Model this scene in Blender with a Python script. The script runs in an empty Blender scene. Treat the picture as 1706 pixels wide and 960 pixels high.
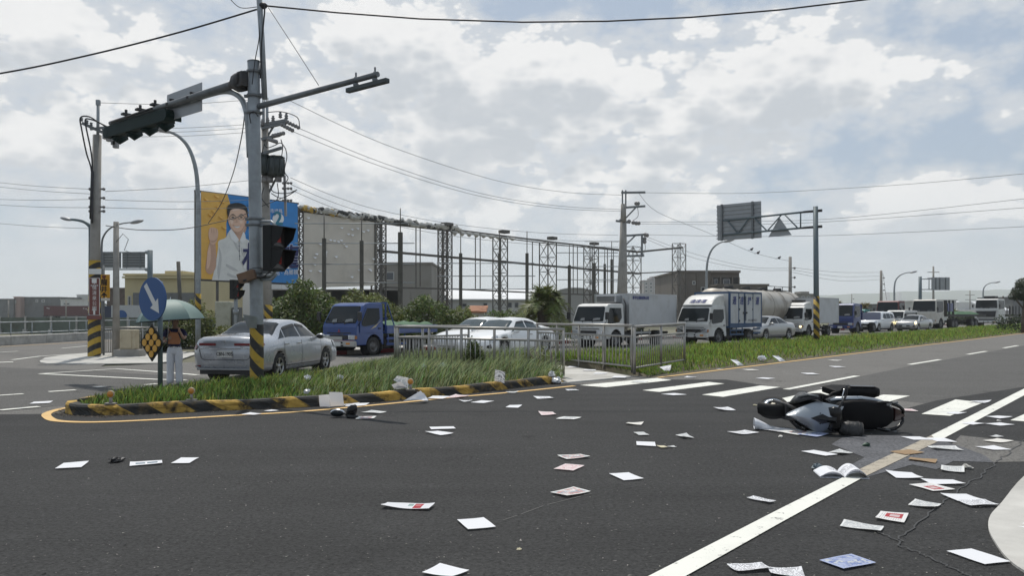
import bpy, bmesh, math, random
import numpy as np
from mathutils import Vector, Matrix
from math import sin, cos, tan, pi, radians, degrees, atan2, sqrt, hypot

random.seed(5)
NR = np.random.RandomState(11)
S = bpy.context.scene
COL = S.collection

# ------------------------------------------------------------------ camera, sky, sun, exposure
F, HX, HY, CH = 1300.0, 853.0, 522.0, 1.6        # focal length and horizon in photo pixels, eye height in metres
cam_data = bpy.data.cameras.new('camera')
cam = bpy.data.objects.new('camera', cam_data)
COL.objects.link(cam)
cam.location = (0, 0, CH)
cam.rotation_euler = (radians(90), 0, 0)
cam_data.sensor_width = 36
cam_data.lens = F / 1706 * 36
cam_data.shift_y = 42 / 1706
cam_data.clip_start = .05
cam_data.clip_end = 20000
S.camera = cam
S.view_settings.view_transform = 'Standard'
S.view_settings.look = 'None'
S.view_settings.exposure = -0.08
S.view_settings.gamma = 1
S.cycles.max_bounces = 6
S.cycles.diffuse_bounces = 3
S.cycles.transparent_max_bounces = 8
S.cycles.volume_bounces = 1

SUN_EL, SUN_AZ = radians(63), radians(-14)       # high, ahead of the camera and a little to the left
sun_dir = Vector((sin(SUN_AZ) * cos(SUN_EL), cos(SUN_AZ) * cos(SUN_EL), sin(SUN_EL)))
ld = bpy.data.lights.new('sun', 'SUN')
ld.energy = 3.5
ld.angle = radians(.53)
ld.color = (1, .95, .87)
sun = bpy.data.objects.new('sun', ld)
COL.objects.link(sun)
sun.rotation_euler = sun_dir.to_track_quat('Z', 'Y').to_euler()
sun.location = (0, 0, 60)


class NB:
    """small node-graph writer"""
    def __init__(s, nt):
        s.nt = nt

    def n(s, t, **kw):
        nd = s.nt.nodes.new(t)
        for k, v in kw.items():
            setattr(nd, k, v)
        return nd

    def link(s, a, b):
        s.nt.links.new(a, b)

    def put(s, sock, v):
        if isinstance(v, bpy.types.NodeSocket):
            s.link(v, sock)
        else:
            sock.default_value = v

    def m(s, op, a, b=None, c=None, clamp=False):
        nd = s.n('ShaderNodeMath', operation=op, use_clamp=clamp)
        s.put(nd.inputs[0], a)
        if b is not None:
            s.put(nd.inputs[1], b)
        if c is not None:
            s.put(nd.inputs[2], c)
        return nd.outputs[0]

    def ss(s, x, a, b):
        nd = s.n('ShaderNodeMapRange', interpolation_type='SMOOTHSTEP')
        s.put(nd.inputs[0], x)
        nd.inputs[1].default_value = a
        nd.inputs[2].default_value = b
        return nd.outputs[0]

    def mix(s, f, a, b, blend='MIX'):
        nd = s.n('ShaderNodeMix', data_type='RGBA', blend_type=blend)
        s.put(nd.inputs[0], f)
        for sk, v in ((nd.inputs[6], a), (nd.inputs[7], b)):
            if isinstance(v, (tuple, list)) and len(v) == 3:
                v = tuple(v) + (1,)
            s.put(sk, v)
        return nd.outputs[2]

    def noise(s, vec, scale, detail=4, rough=.5, dist=0.0, dim='3D'):
        nd = s.n('ShaderNodeTexNoise', noise_dimensions=dim)
        s.put(nd.inputs['Vector'], vec)
        nd.inputs['Scale'].default_value = scale
        nd.inputs['Detail'].default_value = detail
        nd.inputs['Roughness'].default_value = rough
        nd.inputs['Distortion'].default_value = dist
        return nd.outputs[0]


def make_sky():
    w = bpy.data.worlds.new('World')
    S.world = w
    w.use_nodes = True
    nt = w.node_tree
    nt.nodes.clear()
    b = NB(nt)
    out = b.n('ShaderNodeOutputWorld')
    bg = b.n('ShaderNodeBackground')
    bg.inputs[1].default_value = .1
    b.link(bg.outputs[0], out.inputs[0])
    sky = b.n('ShaderNodeTexSky', sky_type='NISHITA', sun_disc=False)
    sky.sun_elevation = SUN_EL
    sky.sun_rotation = SUN_AZ
    sky.air_density, sky.dust_density, sky.ozone_density = 1.0, 1.6, 1.2
    tc = b.n('ShaderNodeTexCoord')
    sep = b.n('ShaderNodeSeparateXYZ')
    b.link(tc.outputs['Generated'], sep.inputs[0])
    x, y, z = sep.outputs
    az = b.m('ARCTAN2', x, y)
    el = b.m('ARCSINE', z)

    # the banks of cloud that stand in this sky: azimuth, elevation, half-sizes, weight
    def ae(px, py):
        u, v = (px - HX) / F, (HY - py) / F
        a = math.atan(u)
        return a, math.atan(v * cos(a))
    BL = [(1100, 140, 230, 90, .38), (1390, 110, 150, 66, .46), (1340, 60, 70, 40, .22), (1300, 190, 300, 60, .30), (960, 75, 130, 60, .34), (880, 170, 200, 80, .26), (690, 60, 180, 70, .32), (1180, 35, 70, 40, .28),
          (650, 210, 340, 100, .26), (280, 90, 200, 70, .30), (90, 30, 110, 45, .24), (560, 50, 200, 80, .20), (330, 280, 380, 80, .24), (60, 240, 130, 50, .24),
          (1120, 345, 160, 55, .46), (1085, 275, 45, 40, .42), (960, 290, 90, 40, .22), (1540, 325, 75, 44, .50), (1655, 345, 110, 40, .42), (1430, 370, 120, 30, .24), (740, 350, 260, 70, .22),
          (1690, 190, 50, 40, .30), (1650, 30, 150, 60, .10), (1600, 110, 60, 22, .16),
          (1600, 240, 170, 45, -.26), (1250, 285, 110, 22, -.16), (1600, 60, 60, 20, -.10), (870, 8, 60, 22, -.36), (1060, 45, 40, 40, -.16), (1480, 40, 60, 34, -.22), (70, 150, 150, 60, .16), (1330, 340, 90, 40, -.12)]

    def density(dv, det=9, vd=3.0):
        e2 = b.m('ADD', el, dv) if dv else el
        cv = b.n('ShaderNodeCombineXYZ')
        b.put(cv.inputs[0], b.m('MULTIPLY', az, 1.0))
        b.put(cv.inputs[1], b.m('MULTIPLY', e2, 1.75))
        v = cv.outputs[0]
        n1 = b.noise(v, 2.6, det, .56, .15, '2D')
        vo = b.n('ShaderNodeTexVoronoi', feature='F1', voronoi_dimensions='2D')
        b.put(vo.inputs['Vector'], v)
        vo.inputs['Scale'].default_value = 15
        vo.inputs['Detail'].default_value = vd
        vo.inputs['Roughness'].default_value = .6
        d = b.m('ADD', n1, b.m('MULTIPLY', b.m('SUBTRACT', .42, vo.outputs['Distance']), .36))
        for (px, py, rx, ry, k) in BL:
            a0, e0 = ae(px, py)
            q = b.m('ADD', b.m('POWER', b.m('DIVIDE', b.m('SUBTRACT', az, a0), rx / F), 2.0),
                    b.m('POWER', b.m('DIVIDE', b.m('SUBTRACT', e2, e0), ry / F), 2.0))
            g = b.m('EXPONENT', b.m('MULTIPLY', q, -1.0))
            d = b.m('MULTIPLY_ADD', g, k, d)
        return d, v
    d0, v = density(0)
    d1, _ = density(.042, 5, 2.0)
    mask = b.ss(d0, .60, .71)
    veil = b.ss(d0, .20, .62)
    thick = b.ss(d1, .60, .98)
    fine = b.noise(v, 9.0, 5, .6, .3, '2D')
    # white where thin or with clear sky above, blue grey where more cloud lies above
    c = b.mix(thick, (9.6, 9.6, 9.55), (6.0, 6.4, 6.85))
    c = b.mix(b.m('MULTIPLY', b.ss(fine, .44, .70), .2), c, (8.5, 8.55, 8.7))
    blue = b.mix(.7, sky.outputs[0], (4.8, 5.7, 6.8))
    base = b.mix(b.m('MULTIPLY', veil, .85), blue, (6.9, 7.25, 7.65))
    col = b.mix(b.m('MULTIPLY', mask, .95), base, c)
    # pale air towards the horizon
    hz = b.m('SUBTRACT', 1.0, b.ss(b.m('ABSOLUTE', el), .0, .17))
    col = b.mix(b.m('MULTIPLY', hz, .85), col, (7.0, 7.5, 8.0))
    # below the horizon: the ground's own grey
    col = b.mix(b.ss(z, -.02, -.10), col, (1.6, 1.6, 1.55))
    b.link(col, bg.inputs[0])


make_sky()

# ------------------------------------------------------------------ helpers
def G(px, py, z=0.0):
    """point of the ground (or of height z) seen at a photo pixel"""
    Y = F * (CH - z) / (py - HY)
    return Vector(((px - HX) / F * Y, Y, z))


def W(px, py, Y):
    """point at distance Y seen at a photo pixel"""
    return Vector(((px - HX) / F * Y, Y, CH + (HY - py) / F * Y))


RD = Vector((.656, .755, 0)).normalized()      # the main road's direction
RN = Vector((-RD.y, RD.x, 0))                  # across it, away from the camera


def off_pt(px, off, z=0.0):
    """point on the line parallel to the road at offset `off`, in the column px"""
    u = (px - HX) / F
    Y = off / (RN.x * u + RN.y)
    return Vector((u * Y, Y, z))


MATS = {}


def mat(name, col, rough=.6, metal=0.0, var=0.0, vs=6.0, bump=0.0, bs=60.0, emit=None, es=1.0, spec=.5, coat=0.0,
        dirt=None, ds=2.5, da=.5, dt=.46, island=0.0, trans=0.0, sss=0.0, alpha=1.0, backside=None):
    if name in MATS:
        return MATS[name]
    m = bpy.data.materials.new(name)
    m.use_nodes = True
    nt = m.node_tree
    b = NB(nt)
    p = nt.nodes['Principled BSDF']
    p.inputs['Roughness'].default_value = rough
    p.inputs['Metallic'].default_value = metal
    p.inputs['Specular IOR Level'].default_value = spec
    p.inputs['Coat Weight'].default_value = coat
    p.inputs['Coat Roughness'].default_value = .08
    p.inputs['Alpha'].default_value = alpha
    tc = b.n('ShaderNodeTexCoord').outputs['Object']
    c = tuple(col) + (1,)
    if var > 0:
        n = b.noise(tc, vs, 5, .6)
        k = b.n('ShaderNodeMapRange')
        b.put(k.inputs[0], n)
        k.inputs[1].default_value, k.inputs[2].default_value = .25, .75
        k.inputs[3].default_value, k.inputs[4].default_value = 1 - var, 1 + var
        cm = b.n('ShaderNodeVectorMath', operation='SCALE')
        cm.inputs[0].default_value = col
        b.put(cm.inputs['Scale'], k.outputs[0])
        c = cm.outputs[0]
    if island > 0:
        g = b.n('ShaderNodeNewGeometry')
        k = b.n('ShaderNodeMapRange')
        b.put(k.inputs[0], g.outputs['Random Per Island'])
        k.inputs[3].default_value, k.inputs[4].default_value = 1 - island, 1 + island
        hs = b.n('ShaderNodeHueSaturation')
        b.put(hs.inputs['Color'], c)
        b.put(hs.inputs['Value'], k.outputs[0])
        k2 = b.n('ShaderNodeMapRange')
        b.put(k2.inputs[0], b.m('FRACT', b.m('MULTIPLY', g.outputs['Random Per Island'], 17.3)))
        k2.inputs[3].default_value, k2.inputs[4].default_value = .5 - .035 * island / .4, .5 + .02 * island / .4
        b.put(hs.inputs['Hue'], k2.outputs[0])
        c = hs.outputs[0]
    if dirt is not None:
        n = b.noise(tc, ds, 6, .65)
        c = b.mix(b.m('MULTIPLY', b.ss(n, dt, dt + .2), da), c, dirt)
        b.put(p.inputs['Roughness'], b.m('ADD', rough, b.m('MULTIPLY', b.ss(n, .4, .7), .15), clamp=True))
    b.put(p.inputs['Base Color'], c)
    if bump > 0:
        bp = b.n('ShaderNodeBump')
        bp.inputs['Strength'].default_value = bump
        bp.inputs['Distance'].default_value = .02
        b.put(bp.inputs['Height'], b.noise(tc, bs, 4, .6))
        b.link(bp.outputs[0], p.inputs['Normal'])
    if emit is not None:
        p.inputs['Emission Color'].default_value = tuple(emit) + (1,)
        p.inputs['Emission Strength'].default_value = es
    if trans > 0:                                   # thin leaf: some light comes through
        t = b.n('ShaderNodeBsdfTranslucent')
        b.put(t.inputs[0], c)
        mx = b.n('ShaderNodeMixShader')
        mx.inputs[0].default_value = trans
        b.link(p.outputs[0], mx.inputs[1])
        b.link(t.outputs[0], mx.inputs[2])
        b.link(mx.outputs[0], nt.nodes['Material Output'].inputs[0])
    MATS[name] = m
    return m


class MB:
    def __init__(s):
        s.v, s.f, s.m, s.sm = [], [], [], []

    def add(s, vs, fs, mi=0, sm=False):
        o = len(s.v)
        s.v += [tuple(p) for p in vs]
        s.f += [tuple(i + o for i in f) for f in fs]
        s.m += [mi] * len(fs)
        s.sm += [sm] * len(fs)
        return s

    def box(s, c, d, rz=0.0, mi=0, M=None):
        x, y, z = d[0] / 2, d[1] / 2, d[2] / 2
        vs = [Vector((i * x, j * y, k * z)) for i in (-1, 1) for j in (-1, 1) for k in (-1, 1)]
        R = M if M is not None else Matrix.Rotation(rz, 3, 'Z')
        c = Vector(c)
        vs = [R @ v + c for v in vs]
        return s.add(vs, [(0, 1, 3, 2), (4, 6, 7, 5), (0, 4, 5, 1), (2, 3, 7, 6), (0, 2, 6, 4), (1, 5, 7, 3)], mi)

    def bar(s, a, b, w, h=None, mi=0, up=(0, 0, 1)):
        a, b = Vector(a), Vector(b)
        h = h or w
        x = b - a
        L = x.length
        x = x / L
        u = Vector(up)
        if abs(x.dot(u)) > .98:
            u = Vector((1, 0, 0))
        y = u.cross(x).normalized()
        z = x.cross(y)
        M = Matrix((x, y, z)).transposed()
        return s.box((a + b) / 2, (L, w, h), M=M, mi=mi)

    def tube(s, pts, r, n=8, mi=0, cap=True, sm=True):
        pts = [Vector(p) for p in pts]
        k = len(pts)
        rs = r if isinstance(r, (list, tuple)) else [r] * k
        t0 = (pts[1] - pts[0]).normalized()
        ref = Vector((0, 0, 1)) if abs(t0.z) < .9 else Vector((1, 0, 0))
        nv = t0.cross(ref).normalized()
        vs, fs = [], []
        for i in range(k):
            t = (pts[min(i + 1, k - 1)] - pts[max(i - 1, 0)]).normalized()
            nv = (nv - t * nv.dot(t)).normalized()
            bv = t.cross(nv)
            for j in range(n):
                a = 2 * pi * j / n
                vs.append(pts[i] + (nv * cos(a) + bv * sin(a)) * rs[i])
        for i in range(k - 1):
            for j in range(n):
                fs.append((i * n + j, i * n + (j + 1) % n, (i + 1) * n + (j + 1) % n, (i + 1) * n + j))
        s.add(vs, fs, mi, sm)
        if cap:
            o = len(s.v) - len(vs)
            s.f += [tuple(o + j for j in reversed(range(n))), tuple(o + (k - 1) * n + j for j in range(n))]
            s.m += [mi, mi]
            s.sm += [False, False]
        return s

    def cyl(s, a, b, r, n=12, mi=0, r2=None):
        return s.tube([a, b], [r, r if r2 is None else r2], n, mi)

    def prism(s, poly, ext, mi=0):
        ext = Vector(ext)
        k = len(poly)
        a = [Vector(p) for p in poly]
        b = [p + ext for p in a]
        nrm = Vector((0, 0, 0))
        for i in range(k):
            p, q = a[i], a[(i + 1) % k]
            nrm += Vector(((p.y - q.y) * (p.z + q.z), (p.z - q.z) * (p.x + q.x), (p.x - q.x) * (p.y + q.y)))
        fl = nrm.dot(ext) > 0
        f0, f1 = tuple(range(k)), tuple(range(k, 2 * k))
        fs = [tuple(reversed(f0)) if fl else f0, f1 if fl else tuple(reversed(f1))]
        for i in range(k):
            j = (i + 1) % k
            fs.append((i, j, k + j, k + i) if fl else (j, i, k + i, k + j))
        return s.add(a + b, fs, mi)

    def lathe(s, prof, o=(0, 0, 0), axis='Z', n=20, mi=0, sm=True):
        o = Vector(o)
        vs, fs = [], []
        for (r, h) in prof:
            for j in range(n):
                a = 2 * pi * j / n
                p = (r * cos(a), r * sin(a), h)
                if axis == 'Y':
                    p = (p[0], p[2], -p[1])
                if axis == 'X':
                    p = (p[2], p[0], p[1])
                vs.append(o + Vector(p))
        for i in range(len(prof) - 1):
            for j in range(n):
                fs.append((i * n + j, i * n + (j + 1) % n, (i + 1) * n + (j + 1) % n, (i + 1) * n + j))
        return s.add(vs, fs, mi, sm)

    def ball(s, c, r, n=10, mi=0, M=None):
        r = (r, r, r) if not isinstance(r, (tuple, list)) else r
        c = Vector(c)
        vs, fs = [], []
        h = n // 2 + 1
        for i in range(h + 1):
            t = pi * i / h
            for j in range(n):
                a = 2 * pi * j / n
                p = Vector((r[0] * sin(t) * cos(a), r[1] * sin(t) * sin(a), r[2] * cos(t)))
                vs.append(c + (M @ p if M is not None else p))
        for i in range(h):
            for j in range(n):
                fs.append((i * n + j, (i + 1) * n + j, (i + 1) * n + (j + 1) % n, i * n + (j + 1) % n))
        return s.add(vs, fs, mi, True)

    def loft(s, rings, mi=0, closed=True, caps=True, sm=True):
        n = len(rings[0])
        vs = [p for r in rings for p in r]
        fs = []
        for i in range(len(rings) - 1):
            for j in range(n if closed else n - 1):
                fs.append((i * n + j, i * n + (j + 1) % n, (i + 1) * n + (j + 1) % n, (i + 1) * n + j))
        s.add(vs, fs, mi, sm)
        if caps:
            o = len(s.v) - len(vs)
            s.f += [tuple(o + j for j in reversed(range(n))), tuple(o + (len(rings) - 1) * n + j for j in range(n))]
            s.m += [mi, mi]
            s.sm += [False, False]
        return s

    def grid(s, fn, nu, nv, mi=0, sm=True):
        vs = [fn(i / nu, j / nv) for i in range(nu + 1) for j in range(nv + 1)]
        fs = [(i * (nv + 1) + j, (i + 1) * (nv + 1) + j, (i + 1) * (nv + 1) + j + 1, i * (nv + 1) + j + 1)
              for i in range(nu) for j in range(nv)]
        return s.add(vs, fs, mi, sm)

    def mesh(s, name, mats, bevel=0.0, seg=2, fix=True):
        me = bpy.data.meshes.new(name)
        me.from_pydata(s.v, [], s.f)
        for m in (mats if isinstance(mats, (list, tuple)) else [mats]):
            me.materials.append(m)
        me.polygons.foreach_set('material_index', s.m)
        me.polygons.foreach_set('use_smooth', s.sm)
        if bevel > 0 or fix:
            bm = bmesh.new()
            bm.from_mesh(me)
            if fix:
                bmesh.ops.recalc_face_normals(bm, faces=bm.faces)
            if bevel > 0:
                es = [e for e in bm.edges if len(e.link_faces) == 2 and e.calc_face_angle(0) > .5]
                bmesh.ops.bevel(bm, geom=es, offset=bevel, segments=seg, profile=.6, affect='EDGES', clamp_overlap=True)
                for f in bm.faces:
                    f.smooth = False
            bm.to_mesh(me)
            bm.free()
        me.update()
        return me

    def build(s, name, mats, parent=None, bevel=0.0, seg=2, fix=True):
        o = bpy.data.objects.new(name, s.mesh(name, mats, bevel, seg, fix))
        COL.objects.link(o)
        if parent is not None:
            o.parent = parent
        return o


def thing(name, label, cat, loc=(0, 0, 0), rz=0.0, group=None, M=None):
    o = bpy.data.objects.new(name, None)
    o.empty_display_size = .2
    COL.objects.link(o)
    if M is not None:
        o.matrix_world = Matrix.Translation(loc) @ M.to_4x4()
    else:
        o.location = loc
        o.rotation_euler = (0, 0, rz)
    tag(o, label, cat, group)
    return o


def tag(o, label, cat, group=None):
    o['label'] = label
    o['category'] = cat
    if group:
        o['group'] = group
    return o


def struct(o):
    o['kind'] = 'structure'
    return o


def stuff(o):
    o['kind'] = 'stuff'
    return o


def copy_tree(o, parent=None):
    c = o.copy()
    COL.objects.link(c)
    if parent is not None:
        c.parent = parent
    for ch in list(o.children):
        copy_tree(ch, c)
    return c


def flat(name, pts, z, m, parent=None):
    """a sheet on the ground from a ground polygon"""
    mb = MB()
    mb.add([(p[0], p[1], z) for p in pts], [tuple(range(len(pts)))])
    o = mb.build(name, m, parent)
    me = o.data
    if me.polygons[0].normal.z < 0:
        me.flip_normals()
    return o


def ribbon(mb, pts, w, z, mi=0):
    """a painted line along ground points"""
    pts = [Vector((p[0], p[1], 0)) for p in pts]
    vs, fs = [], []
    k = len(pts)
    for i in range(k):
        t = (pts[min(i + 1, k - 1)] - pts[max(i - 1, 0)]).normalized()
        n = Vector((-t.y, t.x, 0)) * w / 2
        vs += [pts[i] + n + Vector((0, 0, z)), pts[i] - n + Vector((0, 0, z))]
    for i in range(k - 1):
        fs.append((2 * i, 2 * i + 1, 2 * i + 3, 2 * i + 2))
    mb.add(vs, fs, mi)


def smooth(pts, k=4):
    """Catmull-Rom through points"""
    pts = [Vector(p) for p in pts]
    r = []
    for i in range(len(pts) - 1):
        p0, p1, p2, p3 = pts[max(i - 1, 0)], pts[i], pts[i + 1], pts[min(i + 2, len(pts) - 1)]
        for j in range(k):
            t = j / k
            r.append(.5 * ((2 * p1) + (p2 - p0) * t + (2 * p0 - 5 * p1 + 4 * p2 - p3) * t * t + (3 * p1 - p0 - 3 * p2 + p3) * t ** 3))
    r.append(pts[-1])
    return r


def frame(x, z):
    """rotation whose x axis is text direction and z its facing normal"""
    x = Vector(x).normalized()
    z = Vector(z).normalized()
    y = z.cross(x)
    return Matrix((x, y, z)).transposed()


def lettering(body, size, m, parent, loc, M, name='lettering', ext=.002, sx=1.0, bold=0.0, shear=0.0, vertical=False, gap=1.15):
    cu = bpy.data.curves.new(name, 'FONT')
    cu.body = '\n'.join(body) if vertical else body
    cu.size = size
    cu.align_x = 'CENTER'
    cu.align_y = 'CENTER'
    cu.extrude = ext
    cu.offset = bold
    cu.shear = shear
    cu.space_line = gap
    cu.resolution_u = 2
    o = bpy.data.objects.new(name, cu)
    COL.objects.link(o)
    dg = bpy.context.evaluated_depsgraph_get()
    dg.update()
    me = bpy.data.meshes.new_from_object(o.evaluated_get(dg))
    bpy.data.objects.remove(o)
    bpy.data.curves.remove(cu)
    me.materials.clear()
    me.materials.append(m)
    me.transform((Matrix.Translation(loc) @ M.to_4x4() @ Matrix.Diagonal((sx, 1, 1, 1))))
    o = bpy.data.objects.new(name, me)
    COL.objects.link(o)
    o.parent = parent
    return o


def catenary(a, b, sag, n=14):
    a, b = Vector(a), Vector(b)
    return [a.lerp(b, i / n) - Vector((0, 0, sag * 4 * (i / n) * (1 - i / n))) for i in range(n + 1)]


def soup(name, co, faces_per, loops, m, parent=None, sm=False):
    """fast mesh of many equal small pieces: co (N,k,3) vertices, loops = local face lists"""
    N, k, _ = co.shape
    me = bpy.data.meshes.new(name)
    me.vertices.add(N * k)
    me.vertices.foreach_set('co', co.reshape(-1).astype(np.float32))
    fl = [len(l) for l in loops]
    li = np.concatenate([np.array(l) for l in loops])
    allli = (np.arange(N)[:, None] * k + li[None, :]).reshape(-1)
    me.loops.add(len(allli))
    me.loops.foreach_set('vertex_index', allli.astype(np.int32))
    tot = np.tile(np.array(fl), N)
    st = np.concatenate([[0], np.cumsum(tot)[:-1]])
    me.polygons.add(len(tot))
    me.polygons.foreach_set('loop_start', st.astype(np.int32))
    me.polygons.foreach_set('loop_total', tot.astype(np.int32))
    me.polygons.foreach_set('use_smooth', np.full(len(tot), sm))
    me.materials.append(m)
    me.update(calc_edges=True)
    o = bpy.data.objects.new(name, me)
    COL.objects.link(o)
    if parent is not None:
        o.parent = parent
    return o


def grass_blades(name, P, H, wid, lean, m, lean_dir=None):
    """P (N,3) roots, H heights"""
    N = len(P)
    a = NR.uniform(0, 2 * pi, N)
    side = np.stack([np.cos(a), np.sin(a), np.zeros(N)], 1)
    la = NR.uniform(0, 2 * pi, N)
    L = np.stack([np.cos(la), np.sin(la), np.zeros(N)], 1) * (NR.uniform(.1, 1, N) * lean * H)[:, None]
    if lean_dir is not None:
        L += np.array(lean_dir)[None, :] * H[:, None]
    up = np.zeros((N, 3))
    up[:, 2] = H
    w = (wid * NR.uniform(.6, 1.3, N))[:, None]
    co = np.zeros((N, 5, 3))
    co[:, 0] = P - side * w
    co[:, 1] = P + side * w
    mid = P + up * .62 + L * .38
    co[:, 2] = mid + side * w * .75
    co[:, 3] = mid - side * w * .75
    co[:, 4] = P + up * .96 + L
    return soup(name, co, 2, [(0, 1, 2, 3), (3, 2, 4)], m)


def pts_in_poly(poly, n):
    poly = np.array([(p[0], p[1]) for p in poly])
    lo, hi = poly.min(0), poly.max(0)
    out = np.zeros((0, 2))
    while len(out) < n:
        q = NR.uniform(lo, hi, (n * 2, 2))
        c = np.zeros(len(q), bool)
        j = len(poly) - 1
        for i in range(len(poly)):
            xi, yi = poly[i]
            xj, yj = poly[j]
            hit = ((yi > q[:, 1]) != (yj > q[:, 1])) & (q[:, 0] < (xj - xi) * (q[:, 1] - yi) / (yj - yi + 1e-12) + xi)
            c ^= hit
            j = i
        out = np.concatenate([out, q[c]])
    return out[:n]


def leaf_cloud(blobs, n, size, flat_=.5):
    """leaf quads in and on a set of ellipsoids (c, r) -> (N,4,3)"""
    vol = np.array([b[1][0] * b[1][1] * b[1][2] for b in blobs])
    idx = NR.choice(len(blobs), n, p=vol / vol.sum())
    C = np.array([b[0] for b in blobs])[idx]
    R = np.array([b[1] for b in blobs])[idx]
    d = NR.normal(size=(n, 3))
    d /= np.linalg.norm(d, axis=1)[:, None]
    rad = NR.uniform(.35, 1.06, n) ** .45
    P = C + d * R * rad[:, None]
    nr = d + NR.normal(size=(n, 3)) * .75 + np.array([0, 0, flat_])
    nr /= np.linalg.norm(nr, axis=1)[:, None]
    t = np.cross(nr, NR.normal(size=(n, 3)))
    t /= np.linalg.norm(t, axis=1)[:, None]
    bt = np.cross(nr, t)
    s = (size * NR.uniform(.55, 1.35, n))[:, None]
    co = np.zeros((n, 4, 3))
    co[:, 0] = P - t * s
    co[:, 1] = P + bt * s * .38 - nr * s * .1
    co[:, 2] = P + t * s
    co[:, 3] = P - bt * s * .38 - nr * s * .1
    return co

# ------------------------------------------------------------------ ground, roads, markings
def asphalt(name, col, speck, rough, patch=.2, crack=0.0):
    m = bpy.data.materials.new(name)
    m.use_nodes = True
    nt = m.node_tree
    b = NB(nt)
    p = nt.nodes['Principled BSDF']
    tc = b.n('ShaderNodeTexCoord').outputs['Object']
    big = b.noise(tc, .35, 5, .62)
    mid = b.noise(tc, 2.6, 5, .65)
    fin = b.noise(tc, 30, 4, .75)
    mp = b.n('ShaderNodeMapping')
    b.link(tc, mp.inputs[0])
    mp.inputs['Rotation'].default_value = (0, 0, radians(-49))
    mp.inputs['Scale'].default_value = (.12, 1.0, 1)
    trk = b.noise(mp.outputs[0], 1.6, 4, .6)
    vo = b.n('ShaderNodeTexVoronoi', feature='F1')
    b.put(vo.inputs['Vector'], tc)
    vo.inputs['Scale'].default_value = 70
    k = b.m('ADD', 1.0, b.m('MULTIPLY', b.m('SUBTRACT', big, .5), patch * 2.2))
    k = b.m('ADD', k, b.m('MULTIPLY', b.m('SUBTRACT', mid, .5), patch * 1.6))
    k = b.m('ADD', k, b.m('MULTIPLY', b.m('SUBTRACT', trk, .5), patch * 1.8))
    k = b.m('MULTIPLY', k, b.m('ADD', .50, b.m('MULTIPLY', b.ss(fin, .3, .62), .72)))
    k = b.m('MULTIPLY', k, b.m('SUBTRACT', 1.0, b.m('MULTIPLY', b.ss(b.noise(tc, .8, 6, .7, .6), .60, .70), .38)))
    k = b.m('MULTIPLY', k, b.m('ADD', 1.0, b.m('MULTIPLY', b.ss(b.noise(tc, 1.7, 5, .7, .3), .60, .72), .35)))
    sp = b.ss(vo.outputs['Color'], .86, .97)
    cm = b.n('ShaderNodeVectorMath', operation='SCALE')
    cm.inputs[0].default_value = col
    b.put(cm.inputs['Scale'], k)
    c = b.mix(b.m('MULTIPLY', sp, .45), cm.outputs[0], speck)
    b.put(p.inputs['Base Color'], c)
    b.put(p.inputs['Roughness'], b.m('ADD', rough, b.m('MULTIPLY', b.m('SUBTRACT', mid, .5), .25)))
    p.inputs['Specular IOR Level'].default_value = .22
    bp = b.n('ShaderNodeBump')
    bp.inputs['Strength'].default_value = .8
    bp.inputs['Distance'].default_value = .014
    b.put(bp.inputs['Height'], b.m('ADD', b.m('MULTIPLY', vo.outputs['Distance'], -.5), b.m('ADD', fin, b.m('MULTIPLY', mid, .8))))
    b.link(bp.outputs[0], p.inputs['Normal'])
    return m


def paint(name, col, under, wear=.5):
    """road paint worn through to the asphalt in flakes"""
    m = bpy.data.materials.new(name)
    m.use_nodes = True
    nt = m.node_tree
    b = NB(nt)
    p = nt.nodes['Principled BSDF']
    tc = b.n('ShaderNodeTexCoord').outputs['Object']
    n = b.noise(tc, 7, 8, .72)
    n2 = b.noise(tc, 60, 3, .7)
    f = b.ss(b.m('ADD', n, b.m('MULTIPLY', n2, .25)), .84 - wear * .22, .90 - wear * .16)
    soil = b.noise(tc, 1.3, 5, .6)
    c = b.mix(b.m('MULTIPLY', b.ss(soil, .4, .75), .35), col, tuple(q * .62 for q in col))
    c = b.mix(b.m('MULTIPLY', b.ss(n2, .5, .8), .22), c, tuple(q * .6 for q in col))
    c = b.mix(b.m('MULTIPLY', f, .9), c, under)
    b.put(p.inputs['Base Color'], c)
    p.inputs['Roughness'].default_value = .75
    return m


M_OLD = asphalt('asphalt_old', (.15, .145, .136), (.26, .25, .24), .85, .14)
M_LANE = asphalt('asphalt_worn', (.10, .098, .094), (.2, .2, .19), .85, .16)
M_NEW = asphalt('asphalt_dark', (.038, .0382, .038), (.13, .13, .127), .88, .36)
M_PATCH = asphalt('asphalt_patch', (.105, .107, .115), (.2, .2, .2), .85, .45)
M_TAR = mat('tar_seam', (.024, .024, .024), .6, var=.4, vs=12)
M_WHITE = paint('paint_white', (.72, .72, .66), (.09, .09, .09), .62)
M_YEL = paint('paint_yellow', (.66, .43, .17), (.08, .08, .08), .45)
M_RUST = paint('paint_rusty', (.40, .355, .28), (.13, .115, .10), .95)
M_CONC = mat('concrete', (.42, .41, .38), .85, var=.22, vs=3, bump=.3, bs=50, dirt=(.2, .19, .17), ds=1.1, da=.4)
M_CONC2 = mat('concrete_pole', (.30, .285, .26), .85, var=.2, vs=5, bump=.3, bs=40, dirt=(.15, .14, .12), ds=2.5, da=.45)
M_PAVE = mat('paving', (.47, .46, .43), .85, var=.22, vs=1.5, bump=.25, bs=30, dirt=(.25, .24, .21), ds=.6, da=.5)
M_SOIL = mat('soil', (.10, .085, .055), .95, var=.4, vs=2, bump=.6, bs=14, dirt=(.05, .065, .02), ds=1.0, da=.7)
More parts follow.
